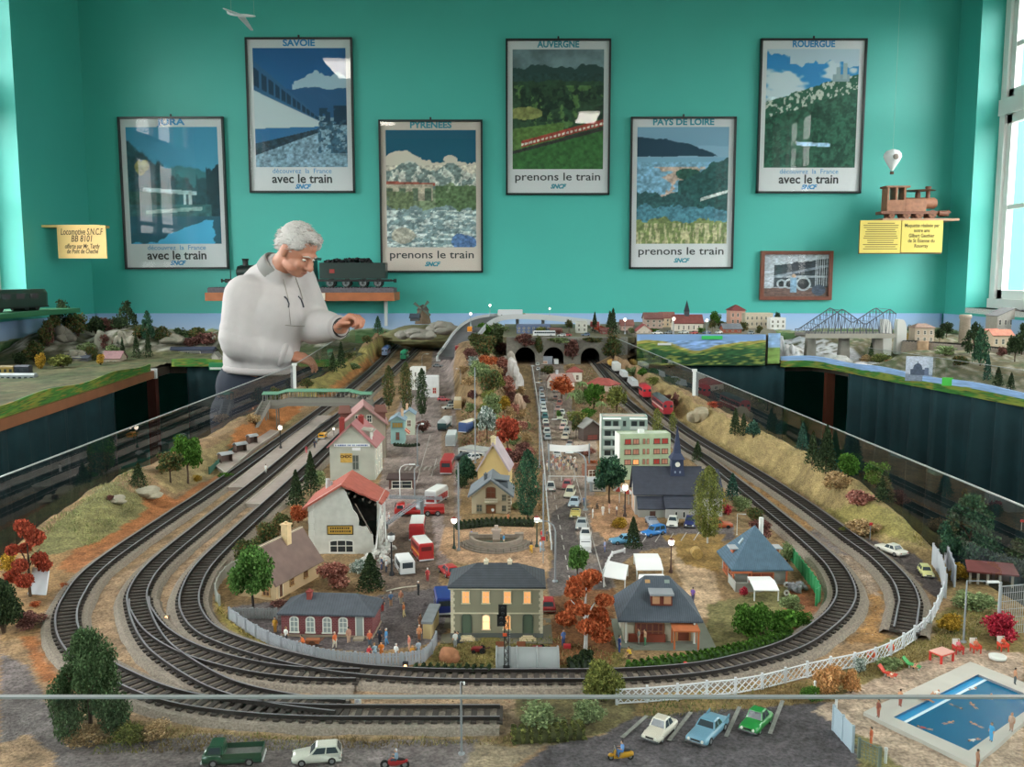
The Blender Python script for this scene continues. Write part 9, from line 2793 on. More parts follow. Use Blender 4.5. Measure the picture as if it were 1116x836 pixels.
#jumper: torso and sleeves in one knitted piece
j=MB()
def flat(m,c,rx,ry,rz):m.ball(c,(rx,ry,rz),18)
for a,b,ra,rb in((VV((waist.x,waist.y,1.15)),waist,.140,.142),(waist,chest,.142,.150),(chest,(shR+shL)/2+VV((-.01,0,-.03)),.150,.125)):cP(j,a,b,ra,rb,20)
cP(j,shR,shL,.080,.080,16);cP(j,(shR+shL)/2,neck0+VV((-.012,0,-.015)),.110,.072,16)
chain(j,[(shR,.086),(shR+(elR-shR)*.5,.082),(elR,.076),(elR+(wrR-elR)*.55,.064),(wrR+(elR-wrR)*.06,.046)],16)
chain(j,[(shL,.088),(shL+(elL-shL)*.5,.080),(elL,.074),(elL+(wrL-elL)*.55,.060),(wrL+(elL-wrL)*.10,.044)],16)
for f_,r in((.72,.078),(.86,.076),(.97,.076)):
 p=shR+(elR-shR)*f_;j.tube([p+VV((math.cos(a)*r,math.sin(a)*r*.95,.012*math.sin(2*a)))for a in[2*PI*q/18 for q in range(18)]],.008,6,closed=1)
for q,f_ in eN((.12,.30,.48)):
 p=elR+(wrR-elR)*f_;d=(wrR-elR).normalized();u=d.orthogonal().normalized();v=d.cross(u);r=.074-.022*f_
 j.tube([p+(u*math.cos(a)+v*math.sin(a))*r+d*.012*math.sin(2*a+q)for a in[2*PI*k_/18 for k_ in range(18)]],.0075,6,closed=1)
me=remesh(j,.009,3,.5);me.materials.append(JUMP);sw=link('jumper',me,man)
for v_ in me.vertices:v_.co.z=max(v_.co.z,1.085+.012*(v_.co.x-waist.x)*4)
RIB=mt('#aea8a8',.95,bump=.5,bs=500)
def ring_of(c,d,r,th,name,pr_,ry=1.):
 d=d.normalized();u=d.orthogonal().normalized();v=d.cross(u)
 m=MB();m.tube([c+u*math.cos(a)*r+v*math.sin(a)*r*ry for a in[2*PI*q/28 for q in range(28)]],th,8,closed=1);return m.bd(name,RIB,pr_)
ring_of(wrR+(elR-wrR)*.05,wrR-elR,.040,.013,'cuff',sw);ring_of(wrL+(elL-wrL)*.08,wrL-elL,.036,.011,'cuff',sw)
ring_of(VV((waist.x,waist.y,1.092)),VV((.05,0,1)),.128,.016,'hem',sw)
COLL=mt('#8b8a88',.8)
cd=VV((.66,-.36,.66)).normalized();u=cd.orthogonal().normalized();v=cd.cross(u);c0=V3(300,290,3.475)
m=MB()
m.loft([[c0+cd*h_+(u*math.cos(a)+v*math.sin(a))*r_ for a in[2*PI*q/30 for q in range(30)]]for h_,r_ in((-.03,.060),(-.01,.061),(.010,.058),(.018,.054),(.018,.047),(-.02,.046))]);m.bd('collar',COLL,man)
front=VV((.55,-.83,0)).normalized()
def chest_pt(px,py):
 ''
 d=ray(px,py);dg=None
 o_=VV((0,0,CAM_Z))-O
 hit=BV.ray_cast(o_,d.normalized())
 return hit[0]-d.normalized()*.003 if hit[0]is not None else None
from mathutils.bvhtree import BVHTree
BV=BVHTree.FromPolygons([v.co for v in sw.data.vertices],[p.vertices for p in sw.data.polygons])
def line_on(pts,r,name,col):
 q=[chest_pt(*p_)for p_ in pts];q=[a for a in q if a is not None]
 if len(q)>1:
  m=MB();m.tube(q,r,6);return m.bd(name,mt(col,.7),sw)
line_on([(309,304),(311,312),(313,320),(314.5,327)],.0022,'drawstring','#a8a49c');line_on([(322,302),(325,310),(328,318),(330,326)],.0022,'drawstring','#a8a49c')
line_on([(310,323),(313,326),(315,331),(314.5,335)],.0030,'string_end','#3a3c44');line_on([(325,323),(328,326),(330,331),(331,335)],.0030,'string_end','#3a3c44')
line_on([(315,335),(316,345),(317,354)],.0012,'printed_line','#9a968e')
line_on([(311,354.5),(317,355),(324,355.5),(332,355.5)],.0014,'printed_line','#8a867e')
d=(wrL-elL).normalized();wc=wrL+d*.004
u=d.orthogonal().normalized();v=d.cross(u)
m=MB();m.tube([wc+(u*math.cos(a)+v*math.sin(a))*.031 for a in[2*PI*q/24 for q in range(24)]],.006,8,closed=1);wt_=m.bd('watch',mt('#1c1e22',.5),man)
m=MB();cp=wc+VV((.0,-.034,.010));m.cyl(cp,cp+VV((0,-.008,.002)),.016,n=16);m.bd('watch_case',mt('#2c2e32',.3),wt_)
tr_=MB()
for s,dx in((-1,-.085),(1,.085)):
 chain(tr_,[(hipC+VV((dx*.8,0,-.02)),.125),(VV((hipC.x+dx,hipC.y,.50)),.085),(VV((hipC.x+dx,hipC.y+.02,.10)),.062)],16)
cP(tr_,hipC+VV((-.05,0,.09)),hipC+VV((.07,0,.09)),(.118),.118,16)
me=remesh(tr_,.012,3);me.materials.append(mt('#232a38',.9));link('trousers',me,man)
for dx in(-.085,.085):
 m=MB();m.ball((hipC.x+dx+.03,hipC.y-.04,.045),(.055,.12,.045),14);m.bd('shoe',mt('#22201e',.6),man)
 #THE SIDE LAYOUTS ROUND THE ROOM
 #terrain: left table hill
def side_ground(name,l_,poly,hfun,cfun,nu=90,nv=90):
 P=np.array(poly);lo,hi=P.min(0),P.max(0)
 X,Y=np.meshgrid(np.linspace(lo[0],hi[0],nu),np.linspace(lo[1],hi[1],nv))
 Z=hfun(X,Y);F=grid_faces(nu,nv)
 cx=X.ravel()[F].mean(1);cy=Y.ravel()[F].mean(1)
 F=F[inpoly(cx,cy,poly)]
 me=np_mesh(name,np.stack([X.ravel(),Y.ravel(),Z.ravel()],-1),F,cfun(X.ravel(),Y.ravel(),Z.ravel()),mat_col(.95,'side_scenery',bump=.5,bs=90,var=.2,vs=60),1)
 o=link(name,me);o['kind']='structure';o['label']=l_;return o
HILLS=[(-2.05,4.98,.30,.26,.13),(-2.42,4.85,.22,.30,.13),(-1.62,5.10,.30,.22,.10),(-1.22,5.25,.34,.2,.07),(-2.35,5.40,.35,.2,.14)]
def left_h(X,Y):
 n=vN(X,Y,5,301)-.5;n2=vN(X,Y,22,302)-.5
 z=np.full(X.shape,ZB+.012)
 for x,y,rx,ry,h in HILLS:z=np.maximum(z,ZB+.012+h*np.exp(-(((X-x)/rx)**2+((Y-y)/ry)**2)**1.3)*(1+n*.7))
 return z+n2*.014
def left_c(X,Y,Z):
 n=vN(X,Y,14,305);n2=vN(X,Y,40,306)
 c=np.tile(hexc('#7c7a58'),(X.size,1))
 c=bL(c,sstep(.45,.6,n),'#5f6c48')
 c=bL(c,(Z>ZB+.04)&(n2>.45),'#8a8678')
 c=bL(c,(Z>ZB+.04)&(n2>.62),'#c4c0b4')
 c=bL(c,(Z>ZB+.15),'#4f5c3e')
 return np.clip(c*(.5+.5*n2)[:,None],0,1)
side_ground('terrain_left','rocky modelled hills in the far left corner',[(XL+.02,2.),(TLx(2.)-.02,2.),(TLx(4.1)-.02,4.1),(TLx(4.1)-.02,4.36),(-.78,4.36),(-.78,WALL_Y-.03),(XL+.02,WALL_Y-.03)],left_h,left_c)
def lz(x,y):return float(left_h(np.array([x]),np.array([y]))[0])
def right_h(X,Y):
 n=vN(X,Y,5,401)-.5;n2=vN(X,Y,22,402)-.5
 edge=np.where(Y>4.3,np.clip((Y-4.44)/.5,0,1),np.clip((X-TRx(Y)-.02)/.5,0,1))
 z=ZB+.012+.070*sstep(.1,.75,edge)+.03*n*edge
 river=np.exp(-((X-1.62)/.16)**2)*(Y>4.2)
 z=z-.06*river*sstep(0,.4,edge)
 return np.maximum(z,ZB+.006)+n2*.010
def right_c(X,Y,Z):
 n=vN(X,Y,14,405);n2=vN(X,Y,45,406)
 c=np.tile(hexc('#6f6850'),(X.size,1))
 c=bL(c,sstep(.5,.62,n),'#596044')
 c=bL(c,vN(X,Y,90,409)>.6,'#968f82')
 c=bL(c,(np.abs(X-1.62)<.15)&(n2>.40)&(Y>4.2),'#c8c8cc')
 c=bL(c,(np.abs(X-1.45)<.10)&(n2>.35)&(Y>4.2)&(Y<4.9),'#d4d4d4')
 return np.clip(c*(.75+.5*n2)[:,None],0,1)
side_ground('terrain_right','modelled ground with rocks on the right side table',[(1.31,4.45),(1.44,4.45),(TRx(4.35)+.02,4.35),(TRx(2.)+.02,2.),(XR-.02,2.),(XR-.02,WALL_Y-.03),(1.42,WALL_Y-.03)],right_h,right_c)
def rz_(x,y):return float(right_h(np.array([x]),np.array([y]))[0])
def sP(kd,pal,px,py,hpx,wpx,Y,hf,l_,cat='tree',gp=None,n=500):
 p=GY(px,py,Y);p.z=hf(p.x,p.y)-.003
 return plant('tree' if cat=='tree' else 'shrub',cat,l_,kd,pal,px,py,hpx,wpx,gp,n=n,leaf=.04,base=p)
FL=[('tiers','dark',68,352,26,24,5.2),('bush','darkmix',50,355,26,22,4.9),('bush','plum',52,350,22,12,4.9),('bush','darkmix',85,360,24,26,5.1),('bush','dark',105,358,22,24,5.2),('bush','plum',117,352,18,18,5.3),('tiers','dark',139,358,24,20,5.2),('tiers','pine',161,366,27,14,5.1),('bush','darkmix',177,372,18,22,5.15),('bush','dark',195,378,16,24,5.2),('bush','darkmix',215,380,14,26,5.25),('bush','dark',130,366,14,20,5.2),('bush','darkmix',152,372,14,20,5.1),('bush','darkmix',38,394,22,26,4.4),('bush','dark',22,398,14,18,4.3),('bush','plum',115,386,16,16,4.7),('conifer','dark',134,392,18,6,4.6),('conifer','dark',149,392,22,8,4.6),('conifer','dark',162,391,24,8,4.6),('bush','darkmix',100,395,18,12,4.5),('bush','olive',68,410,16,28,4.15),('bush','yellow',45,414,20,10,4.1),('bush','yellow',110,405,12,10,4.3),('bush','plum',226,390,14,20,4.9),('bush','darkmix',60,378,24,24,4.7),('bush','sage',122,372,14,20,4.9),('bush','sage',96,374,16,20,4.9),('bush','darkmix',190,386,12,16,4.9),('bush','plum',210,388,12,18,4.9)]
nm={'dark':'dark green','darkmix':'mixed green','plum':'brown','pine':'deep green','olive':'olive','yellow':'yellow','sage':'grey-green'}
cnt={}
for kd,pal,x,y,h,w_,Y in sorted(FL,key=lambda r:r[2]):
 key=(kd,pal);cnt[key]=cnt.get(key,0)+1;tot=sum(1 for r in FL if(r[0],r[1])==key)
 nmx={'tiers':'tall tree','bush':'bushy tree','conifer':'narrow cypress'}[kd]
 sP(kd,pal,x,y,h*1.3,w_*1.1,Y-.28*(y<382 and Y>4.8),lz,'%s %s on the far left hills%s'%(nm[pal],nmx,'' if tot==1 else ', %s of its kind from the left'%ORD[cnt[key]-1]),gp='trees on the far left hills')
def sB(px,py,wpx,hpx,Y,hf,l_,col='#b8b4a8',sd=0):
 p=GY(px,py,Y);k=ppm(p);p.z=hf(p.x,p.y)-.004;w_=wpx/k/2;h=hpx/k
 m=MB();[m.rock((w_*dx,w_*dy,h*dz),(w_*a,w_*a*.7,h*b),sd+q)for q,(dx,dy,dz,a,b)in eN(((0,0,.42,.7,.62),(.45,-.15,.25,.55,.45),(-.5,.1,.3,.5,.5),(.1,-.4,.2,.5,.35),(-.15,-.25,.6,.4,.42)))]
 tg(m.bd('boulder',mt(col,.95,var=.2,vs=25,bump=.6,bs=80),None,p),l_,'rock')
sB(70,376,30,18,4.70,lz,'grey rounded crag on the left of the far left hills','#77746a',1)
sB(112,378,22,22,4.72,lz,'pale upright crag in the middle of the far left hills','#8c8a7c',4)
sB(136,378,24,16,4.75,lz,'pale crag right of the upright crag on the left hills','#928e80',8)
sB(185,384,44,14,4.9,lz,'low pale crag on the right of the far left hills','#8c887a',11)
sB(85,388,36,14,4.5,lz,'pale rocks below the left hills','#8a8678',14)
def sH(px0,px1,py,Y,hf,D,hpx,roof,wall,rm,l_,wins=(),z=None,rzv=.0,**k):
 a=GY(px0,py,Y);b=GY(px1,py,Y);z0=hf(a.x,a.y)if z is None else z
 zc=GY((px0+px1)/2,py,Y).z
 return hO('cottage',l_,'building',None,None,D,hpx,roof,wall,rm,wins=wins,at=(a.x,Y,zc),W=(b-a).length,rz=rzv,over=.006,**k)
sH(112,131,401,4.45,lz,.08,11,('gx',.03),'#b0a090','#8c6a6c','small house with pinkish roof and red lamp on the left layout',[('F',.3,.1,.2,.6,'dark'),('F',.7,.3,.2,.4,'dark')])
sH(66,96,402,4.45,lz,.10,12,('gx',.02),'#5c5e64','#3c4450','long dark slate engine shed on the left layout',[('F',.5,.1,.2,.6,'dark')])
sH(178,232,387,4.8,lz,.06,6,('gx',.012),'#4a4c58','#2c3448','long low dark blue station roof at the far left corner',[('F',.5,.1,.5,.6,'dark')])
sH(231,238,398,4.5,lz,.05,10,('gy',.02),'#b8b4ac','#8a8680','tiny white shed at the far left corner beside the man',[('F',.5,.1,.4,.6,'dark')])
def side_coach(px0,px1,py,Y,H,body,roof,l_,hf,name='passenger_coach',rzv=None,py1=None):
 a=GY(px0,py,Y);b=GY(px1,py if py1 is None else py1,Y);z=max(a.z,hf((a.x+b.x)/2,Y)-.01)
 L=abs(b.x-a.x);W=.032
 t=tI(name,l_,'train',((a.x+b.x)/2,Y,a.z),0 if rzv is None else rzv)
 m=MB();m.bb(-L/2,-W/2,.010,L/2,W/2,H);m.bd('body',mt(body,.4),t)
 m=MB();m.box((0,0,H),(L*.99,W,.006),0,0,(.98,.6));m.bd('roof',mt(roof,.6),t)
 n=max(2,int(L/.022));m=MB()
 for q in range(n):m.bb(-L/2+L*(q+.25)/n,-W/2-.0008,H*.55,-L/2+L*(q+.75)/n,-W/2+.0004,H*.82)
 m.bd('windows',GZ,t)
 m=MB();m.bb(-L/2,-W*.4,.006,L/2,W*.4,.010);m.bd('underframe',mt('#282624',.8),t)
 for s in(-.32,.32):
  m=MB()
  for q in(-.009,.009):m.cyl((s*L+q,-.012,.005),(s*L+q,.012,.005),.005,n=12)
  m.bd('bogie',mt('#242220',.7),t)
side_coach(-6,17,412,3.9,.048,'#9a8448','#7a6c48','yellow brown coach at the left edge of the left layout',lz)
side_coach(18,34,411,3.9,.046,'#2e3440','#3c424c','dark coach right of the yellow brown coach on the left layout',lz)
side_coach(-4,40,419,3.75,.040,'#9aa2a8','#b4bcc0','pale grey coach in front of the yellow brown coach',lz)
m=MB();p=GY(32,421,3.7)
rocks_m=MB();rnd=random.Random(9)
for i in range(60):rocks_m.ball((rnd.uniform(-.14,.22),rnd.uniform(-.03,.05),rnd.uniform(0,.012)),rnd.uniform(.006,.014),7,noise=.5,sd=i)
o=rocks_m.bd('gravel_heap',mt('#8f867c',.95,var=.25,vs=60),None,(p.x,p.y,p.z-.012));tg(o,'pale stones along the edge of the left layout','stones',kd='stuff')
m=MB();p=GY(241,399,4.33);k=ppm(p);m.bb(-12/k,-.02,-4/k,12/k,.015,3.5/k);m.bb(-11/k,-.0205,-3.2/k,8/k,-.02,-1/k,1)
tg(m.bd('control_box',[mt('#1f7a4c',.5),mt('#c8ccc8',.6)],None,p),'green control box on the far left table edge','box')
p=GY(20,341,4.55)
t=tI('wall_shelf','green edged shelf at the left edge carrying a dark engine','shelf',(XL+.20,4.45,p.z))
m=MB();m.bb(-.19,-.40,-.012,.09,.45,.012);m.bd('board',mt('#2a6a48',.6),t)
t=tI('model_locomotive','dark green model engine on the shelf at the left edge','model locomotive',(XL+.17,4.42,p.z+.012),PI/2-.15)
m=MB();m.loft([[VV((x,y*k_,z))for y,z in((-.045,.02),(.045,.02),(.045,.085),(.03,.105),(-.03,.105),(-.045,.085))]for x,k_ in((-.26,.9),(-.24,1),(.22,1),(.24,.9))],sm=0);m.bd('body',mt('#20382e',.4),t)
m=MB();m.bb(-.26,-.045,.015,.24,.045,.022)
m.bd('frame',LB2,t)
for x in(-.18,-.10,.08,.16):
 m=MB();m.cyl((x,-.04,.018),(x,.04,.018),.018,n=14);m.bd('wheel',LB2,t)
m=MB()
for x in(-.2,-.1,0,.1):m.bb(x,-.0465,.06,x+.06,.0465,.085)
m.bd('windows',GZ,t)
#windmill on the far left hill of the long table
p=GY(461,351,5.25);k=ppm(p)
gl=MB();gl.rock((0,0,-.06),(.34,.20,.075),3,24);o=gl.bd('hill',mt('#7c7a58',.95,var=.3,vs=20,bump=.6,bs=60),None,(p.x+.02,p.y+.06,p.z-.012));o['kind']='structure';o['label']='low grassy hill under the windmill'
t=tI('windmill','small dark windmill on the hill behind the left tracks','windmill',p-VV((0,0,.01)))
m=MB();m.lathe([(9/k,0),(6/k,14/k),(6.6/k,14.5/k)],n=8,sm=0);m.bd('tower',mt('#6a5a48',.85,var=.15,vs=40),t)
m=MB();m.lathe([(7/k,14.5/k),(4/k,19/k),(.5/k,21/k)],n=8,sm=0);m.bd('cap',mt('#4a4440',.85),t)
for q in range(4):
 a=PI/4+q*PI/2+.12;m=MB();d=VV((math.cos(a),0,math.sin(a)));n_=VV((-math.sin(a),0,math.cos(a)));c=VV((0,-7.5/k,16/k))
 m.slab([c+d*1.5/k-n_*.8/k,c+d*11/k-n_*1.6/k,c+d*11/k+n_*1.6/k,c+d*1.5/k+n_*.8/k],.002);m.bd('sail',mt('#4f5a50',.8),t)
sH(447,456,350,5.1,lz,.08,4,('gx',.02),'#4a4c50','#3a4450','dark roofed farmhouse left of the windmill')
for i,(x,y,w_,h,lab)in eN(((484,357,46,14,'pale grey quarry rock behind the left trains'),(455,366,50,12,'pale rock wall behind the railcar'))):
 sB(x,y,w_,h,5.-.2*i,lambda a,b:GY(484,362+3*i,5.).z,lab,'#8c8980',30+i)
 #town on the far terrace behind the tunnels and valley board
ZT=GY(760,364.5,4.41).z-.004
town=[(645,652,363,4.9,.05,8,('gx',.02),'#b8b0a8','#9a4a48','far cottage with red roof right above the right tunnel mouth'),(563,600,366,4.75,.10,11,('flat',.004),'#5c6a88','#6c7894','blue grey workshop standing on the terrace under the elevated road'),(628,640,364,4.8,.08,13,('flat',.003),'#c4c4bc','#b0b0a8','white two-storey block on the terrace above the tunnels'),(600,612,365,4.7,.06,5,('gx',.012),'#c8ccd0','#7a5a54','low white house with brown roof on the terrace above the middle tunnel'),(677,690,362,4.8,.07,8,('gx',.025),'#b89c90','#8a5a54','brown roofed house at the left end of the town'),(694,710,367,4.55,.08,7,('gy',.030),'#cfc4b8','#b05a5c','house with bright pinkish gable roof in front of the town'),(703,722,359,5.,.10,12,('gx',.030),'#c0a89c','#7c5450','wide house with brown roof behind the pinkish gable'),(720,735,357,5.1,.10,11,('gx',.028),'#d8c4a8','#8c5c54','bright cream house left of the far church'),(789,808,366,4.6,.10,8,('gx',.022),'#9c5a48','#767c84','red brick hall with grey roof on the town terrace'),(796,812,352,5.2,.10,14,('hip',.030),'#c89c8c','#7a3c3c','tall house with dark red roof behind the town terrace'),(812,842,358,5.,.08,16,('flat',.004),'#c4b8a4','#a8a49c','long beige flat block on the right of the town'),(839,856,361,4.9,.06,14,('flat',.004),'#e0e0dc','#c8c8c4','white flat block at the right end of the town'),(655,668,365,4.7,.06,5,('gx',.012),'#8a5450','#7a4844','low dark red house above the right tunnel'),]
for x0,x1,y,Y,D,h,roof,wall,rc,lab in town:
 W_=(GY(x1,y,Y)-GY(x0,y,Y)).length
 zb=ZT if x0>660 else ztop-.002
 n=max(2,int((x1-x0)/5))
 hO('town_house',lab,'building',None,None,D,max(.012,GY(x0,y-h,Y).z-zb),roof,wall,rc,wins=[('F',(q+.5)/n,z,.4/n,.22,'dark')for q in range(n)for z in((.2,.6)if h>10 else(.35,))],at=(GY(x0,y,Y).x,Y,zb),W=W_,rz=0,over=.006)
x0,x1,Y=735,766,4.75
a=GY(x0,365,Y);W_=(GY(x1,365,Y)-a).length;k=ppm(a)
t=hO('town_church','white church with red brown roof and dark spire in the far town','church',None,None,.10,9/k,('gx',.040),'#d8d0c4','#7c4440',wins=[('F',u,.2,.05,.5,'dark',dict(arch=1))for u in(.15,.32,.5,.68,.85)],at=(a.x,Y,ZT),W=W_,rz=0)
m=MB();m.box((W_*.48,.05,9/k),(5/k,5/k,12/k));m.bd('tower',mt('#4a4a50',.8),t)
m=MB();m.box((W_*.48,.05,21/k),(5.6/k,5.6/k,12/k),0,0,(.05,.05));m.bd('spire',mt('#2a3038',.8),t)
tt=[('tiers','dark',665,363,24,9,4.8),('conifer','dark',668,366,30,12,4.6),('conifer','dark',664,361,22,6,5.),('conifer','dark',648,362,22,8,4.9),('bush','red',655,363,10,14,4.8),('round','green',779,361,20,14,5.),('round','darkmix',776,366,14,10,4.7),('bush','darkmix',810,365,14,12,4.7),('round','dark',847,358,18,8,5.1),('bush','darkmix',827,368,12,8,4.55),('bush','olive',590,364,10,18,4.75),('bush','plum',608,365,8,14,4.7),('bush','sage',688,366,8,10,4.6),('bush','green',712,366,7,12,4.65),('bush','darkmix',786,357,10,14,5.1),('round','darkmix',620,362,14,10,4.9),('bush','green',764,366,8,10,4.6),('bush','mustard',757,367,5,8,4.55)]
cnt={}
for kd,pal,x,y,h,w_,Y in sorted(tt,key=lambda r:r[2]):
 key=(kd,pal);cnt[key]=cnt.get(key,0)+1;tot=sum(1 for r in tt if(r[0],r[1])==key)
 hf=(lambda a,b:ZT)if x>672 else(lambda a,b:ztop)
 kn={'tiers':'tall tree','conifer':'conifer','bush':'bush','round':'tree'}[kd];pn={'red':'red','green':'green','mustard':'mustard','plum':'brown','sage':'grey-green','olive':'olive','dark':'dark','darkmix':'mixed green'}[pal]
 sP(kd,pal,x,y,h,w_,Y,hf,'%s %s in the far town%s'%(pn,kn,'' if tot==1 else ', %s of its kind from the left'%ORD[cnt[key]-1]),gp='trees of the far town')
for i,x in eN((612,617,638,716,728,745,756,770,783,818)):
 Y=4.5+.02*(i%3);zb=ZT if x>672 else ztop
 p=GY(x,366,Y);p.z=zb
 sC(('hatch','sedan')[i%2],'tiny car parked along the edge of the far town terrace, %s from the left'%ORD[i],p,.1*i,('#c8cac8','#b04a48','#4a5a7a','#d8d8d4','#8a8e90')[i%5],'cars parked on the far town terrace')
for x,tp,lab in((681,347,'white globe lamp at the left end of the far town'),(734,346,'white globe lamp in front of the cream town house'),(770,348,'white globe lamp right of the far church')):
 p=GY(x,366,4.5);p.z=ZT;pL(lab,p,(365-tp)/ppm(p),cap='#e8e6e0',pole=GREYP)
p=GY(593,366,4.52);p.z=ztop;bX('bus','white coach on the terrace edge above the tunnels','bus',p,LEFTW,11,2.5,2.6,'#d0d2d4','#dadcdc',nz=.3)
#truss bridge and the right side layout
def truss(px0,px1,py,Y,hpx,peaks,l_):
 a=GY(px0,py,Y);b=GY(px1,py,Y);L=b.x-a.x;k=ppm(a);H=hpx/k
 t=tI('truss_bridge',l_,'bridge',a,0);M_=mt('#4a4e5a',.6)
 w_=.17;d=MB();d.bb(0,-w_/2,-.008,L,w_/2,0);d.bd('deck',mt('#7c7a76',.8),t)
 d=MB()
 for s in(-1,1):d.bb(0,s*w_/2-.003,-.020,L,s*w_/2+.003,.002)
 d.bd('girder',mt('#a09c92',.8),t)
 for s in(-1,1):
  m=MB();N=28
  def top(f):
   return H*(.12+.88*max(0,max(1-abs(f-pk)/.36 for pk in peaks)))
  for q in range(N):
   f0,f1=q/N,(q+1)/N;y=s*w_/2
   m.cyl((L*f0,y,top(f0)),(L*f1,y,top(f1)),.0026,n=5);m.cyl((L*f0,y,0),(L*f0,y,top(f0)),.0012,n=5)
   m.cyl((L*f0,y,0 if q%2 else top(f0)),(L*f1,y,top(f1)if q%2 else 0),.0011,n=5)
  m.bd('truss',M_,t)
 m=MB()
 for f in np.linspace(0,1,15):m.cyl((L*f,-w_/2,top(f)),(L*f,w_/2,top(f)),.0013,n=4)
 m.bd('cross_bracing',M_,t)
 for f in(.12,.5,.88):
  m=MB();m.box((L*f,0,min(0,ZB-a.z)),(.05,.05,abs(a.z-ZB)-.018),0,0,(.8,.8));m.bd('pier',mt('#8e8a82',.9,var=.15,vs=30),t)
truss(872,968,363,4.58,27,(.40,.92),'dark steel truss bridge with two pointed peaks over the river gorge')
sB(850,385,20,24,4.55,rz_,'white rocks left of the truss bridge','#c4c6ca',41)
sB(864,386,18,20,4.50,rz_,'white rock under the left end of the truss bridge','#cfd0d2',44)
sB(906,384,50,10,4.50,rz_,'pale rocks in the gorge under the truss bridge','#b0b2b0',47)
sB(1025,385,60,16,4.4,rz_,'pale rock slope at the right side layout','#aca898',51)
RH=[(997,1018,371,4.7,.08,14,('hip',.02),'#b8a896','#8c7468','beige house with brown roof beyond the truss bridge'),(1068,1090,374,4.6,.08,10,('gx',.025),'#b89a88','#9c5c4c','low house with red roof on the right layout'),(1082,1104,377,4.5,.08,12,('gx',.025),'#cbb8a0','#a86a54','cream house with terracotta roof on the right layout'),(1086,1122,366,4.9,.12,22,('gy',.04),'#a8a49c','#6a6a6c','big grey house with slate roof at the right edge')]
for x0,x1,y,Y,D,h,roof,wall,rc,lab in RH:
 a=GY(x0,y,Y);n=max(2,int((x1-x0)/6));zg=rz_(a.x,Y)
 zz=min(a.z,zg);hh=GY(x0,y-h,Y).z-zz
 hO('cottage',lab,'building',None,None,D,hh,roof,wall,rc,wins=[('F',(q+.5)/n,z,.4/n,.2,'dark')for q in range(n)for z in(.3,.65)],at=(a.x,Y,zz),W=(GY(x1,y,Y)-a).length,rz=0,over=.006)
p=GY(1051,366,4.8);k=ppm(p);m=MB();zz=rz_(p.x,4.8);m.lathe([(6/k,0),(5.4/k,p.z-zz+18/k),(6.4/k,p.z-zz+19/k),(6.4/k,p.z-zz+23/k),(5.4/k,p.z-zz+23/k)],n=16);tg(m.bd('stone_tower',mat_brick('#a89c8c','#8a8074',60),None,(p.x,p.y,zz)),'round stone tower on the right layout','tower')
p=GY(1006,372,4.5);k=ppm(p);zz=rz_(p.x,4.5);m=MB();m.lathe([(8/k,0),(6/k,14/k),(6/k,22/k)],n=10);tg(m.bd('ruined_keep',mt('#a88c70',.95,var=.3,vs=40,bump=.8,bs=80),None,(p.x,p.y,zz)),'brown stone ruin in front of the beige house','ruin')
for x,lab in((965,'left white sail-like shell beside the truss bridge'),(981,'right white sail-like shell beside the truss bridge')):
 p=GY(x,363,4.62);k=ppm(p);zz=rz_(p.x,4.62);h0=max(0,p.z-zz)
 m=MB();N=10
 pts=[(-5/k,h0),(5.5/k,h0)]+[(5.5/k*math.cos(PI/2*q/N),h0+15/k*math.sin(PI/2*q/N))for q in range(N+1)]+[(-5/k,h0+15/k)]
 m.side([(-5/k,0),(5.5/k,0)]+pts[2:],-.02,.02);tg(m.bd('shell_hall',mt('#d4d4d0',.7),None,(p.x,p.y,zz)),lab,'building')
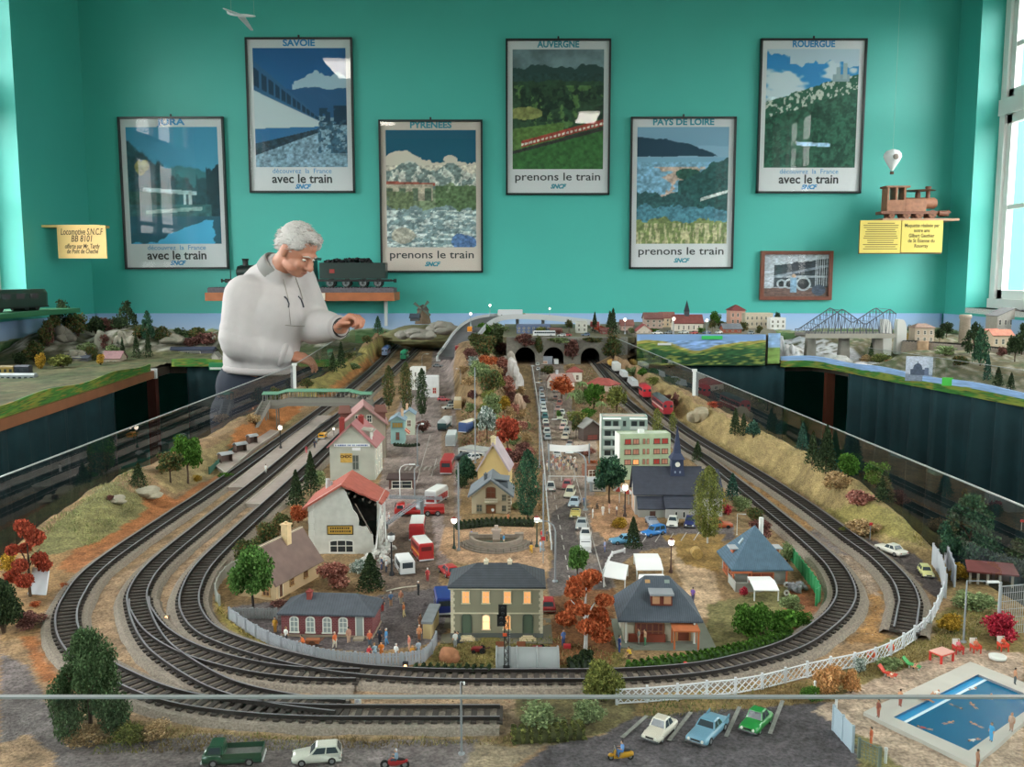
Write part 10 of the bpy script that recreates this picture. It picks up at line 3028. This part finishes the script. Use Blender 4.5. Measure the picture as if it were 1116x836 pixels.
RT=[('conifer','dark',950,372,22,8,4.5),('bush','dark',997,352,18,16,5.2),('bush','darkmix',1010,356,16,20,5.1),('bush','mustard',988,360,12,14,5.),('round','dark',1032,360,18,16,5.1),('round','dark',1024,368,16,12,4.8),('bush','darkmix',1070,362,12,14,5.1),('tiers','dark',1061,388,36,24,4.),('tiers','pine',1068,400,44,18,3.7),('bush','mustard',1092,372,20,14,4.4),('round','dark',1106,392,32,22,3.7),('tiers','dark',1114,376,36,18,4.),('bush','darkmix',1045,400,16,20,3.8),('bush','sage',1030,394,14,26,4.),('bush','plum',1092,390,14,14,3.9),('conifer','dark',1088,412,22,12,3.4),('conifer','dark',1102,416,20,10,3.3),('conifer','blue',1076,410,30,10,3.5),('bush','olive',960,388,14,26,4.4),('bush','rust',970,393,10,10,4.3),('bush','tan',945,380,12,20,4.5),('bush','darkmix',1015,380,10,20,4.4)]
cnt={}
for kd,pal,x,y,h,w_,Y in sorted(RT,key=lambda r:r[2]):
 key=(kd,pal);cnt[key]=cnt.get(key,0)+1;tot=sum(1 for r in RT if(r[0],r[1])==key)
 kn={'tiers':'tall tree','conifer':'conifer','bush':'bush','round':'tree'}[kd];pn={'rust':'rust','mustard':'mustard','plum':'brown','sage':'grey-green','olive':'olive','dark':'dark','darkmix':'mixed green','pine':'deep green','blue':'blue-green','tan':'straw coloured'}[pal]
 sP(kd,pal,x,y,h,w_,Y,rz_,'%s %s on the right side layout%s'%(pn,kn,'' if tot==1 else ', %s of its kind from the left'%ORD[cnt[key]-1]),gp='trees on the right side layout')
c=sp_([GY(x,y,Y)for x,y,Y in((985,372,4.6),(1020,374,4.5),(1060,377,4.3),(1118,383,4.05),(1160,388,3.9))],.014);o=c[0].copy()
t=tI('railway_track','track running to the right edge on the right side layout','railway track',o)
m=MB()
for i,p in eN(c):
 d=c[min(i+1,len(c)-1)]-c[max(i-1,0)];q=p-o;m.box((q.x,q.y,q.z),(.006,.036,.003),math.atan2(d.y,d.x))
q_=m.bd('sleepers',SLEEP,t);q_['kind']='stuff'
for s in(-1,1):
 m=MB();pts=[]
 for i,p in eN(c):
  d=(c[min(i+1,len(c)-1)]-c[max(i-1,0)]).normalized();pts.append(p-o+VV((-d.y,d.x,0))*s*.012+VV((0,0,.0045)))
 m.tube(pts,.0016,4);m.bd('rail',RAIL,t)
m=MB()
vs=[]
for i,p in eN(c):
 d=(c[min(i+1,len(c)-1)]-c[max(i-1,0)]).normalized();nn=VV((-d.y,d.x,0))
 for a_,h_ in((-.05,-.06),(-.028,0),(.028,0),(.05,-.06)):vs.append(p-o+nn*a_+VV((0,0,h_)))
m.add(vs,[(i*4+e,(i+1)*4+e,(i+1)*4+e+1,i*4+e+1)for i in range(len(c)-1)for e in range(3)]);m.bd('ballast',BALLAST,t)
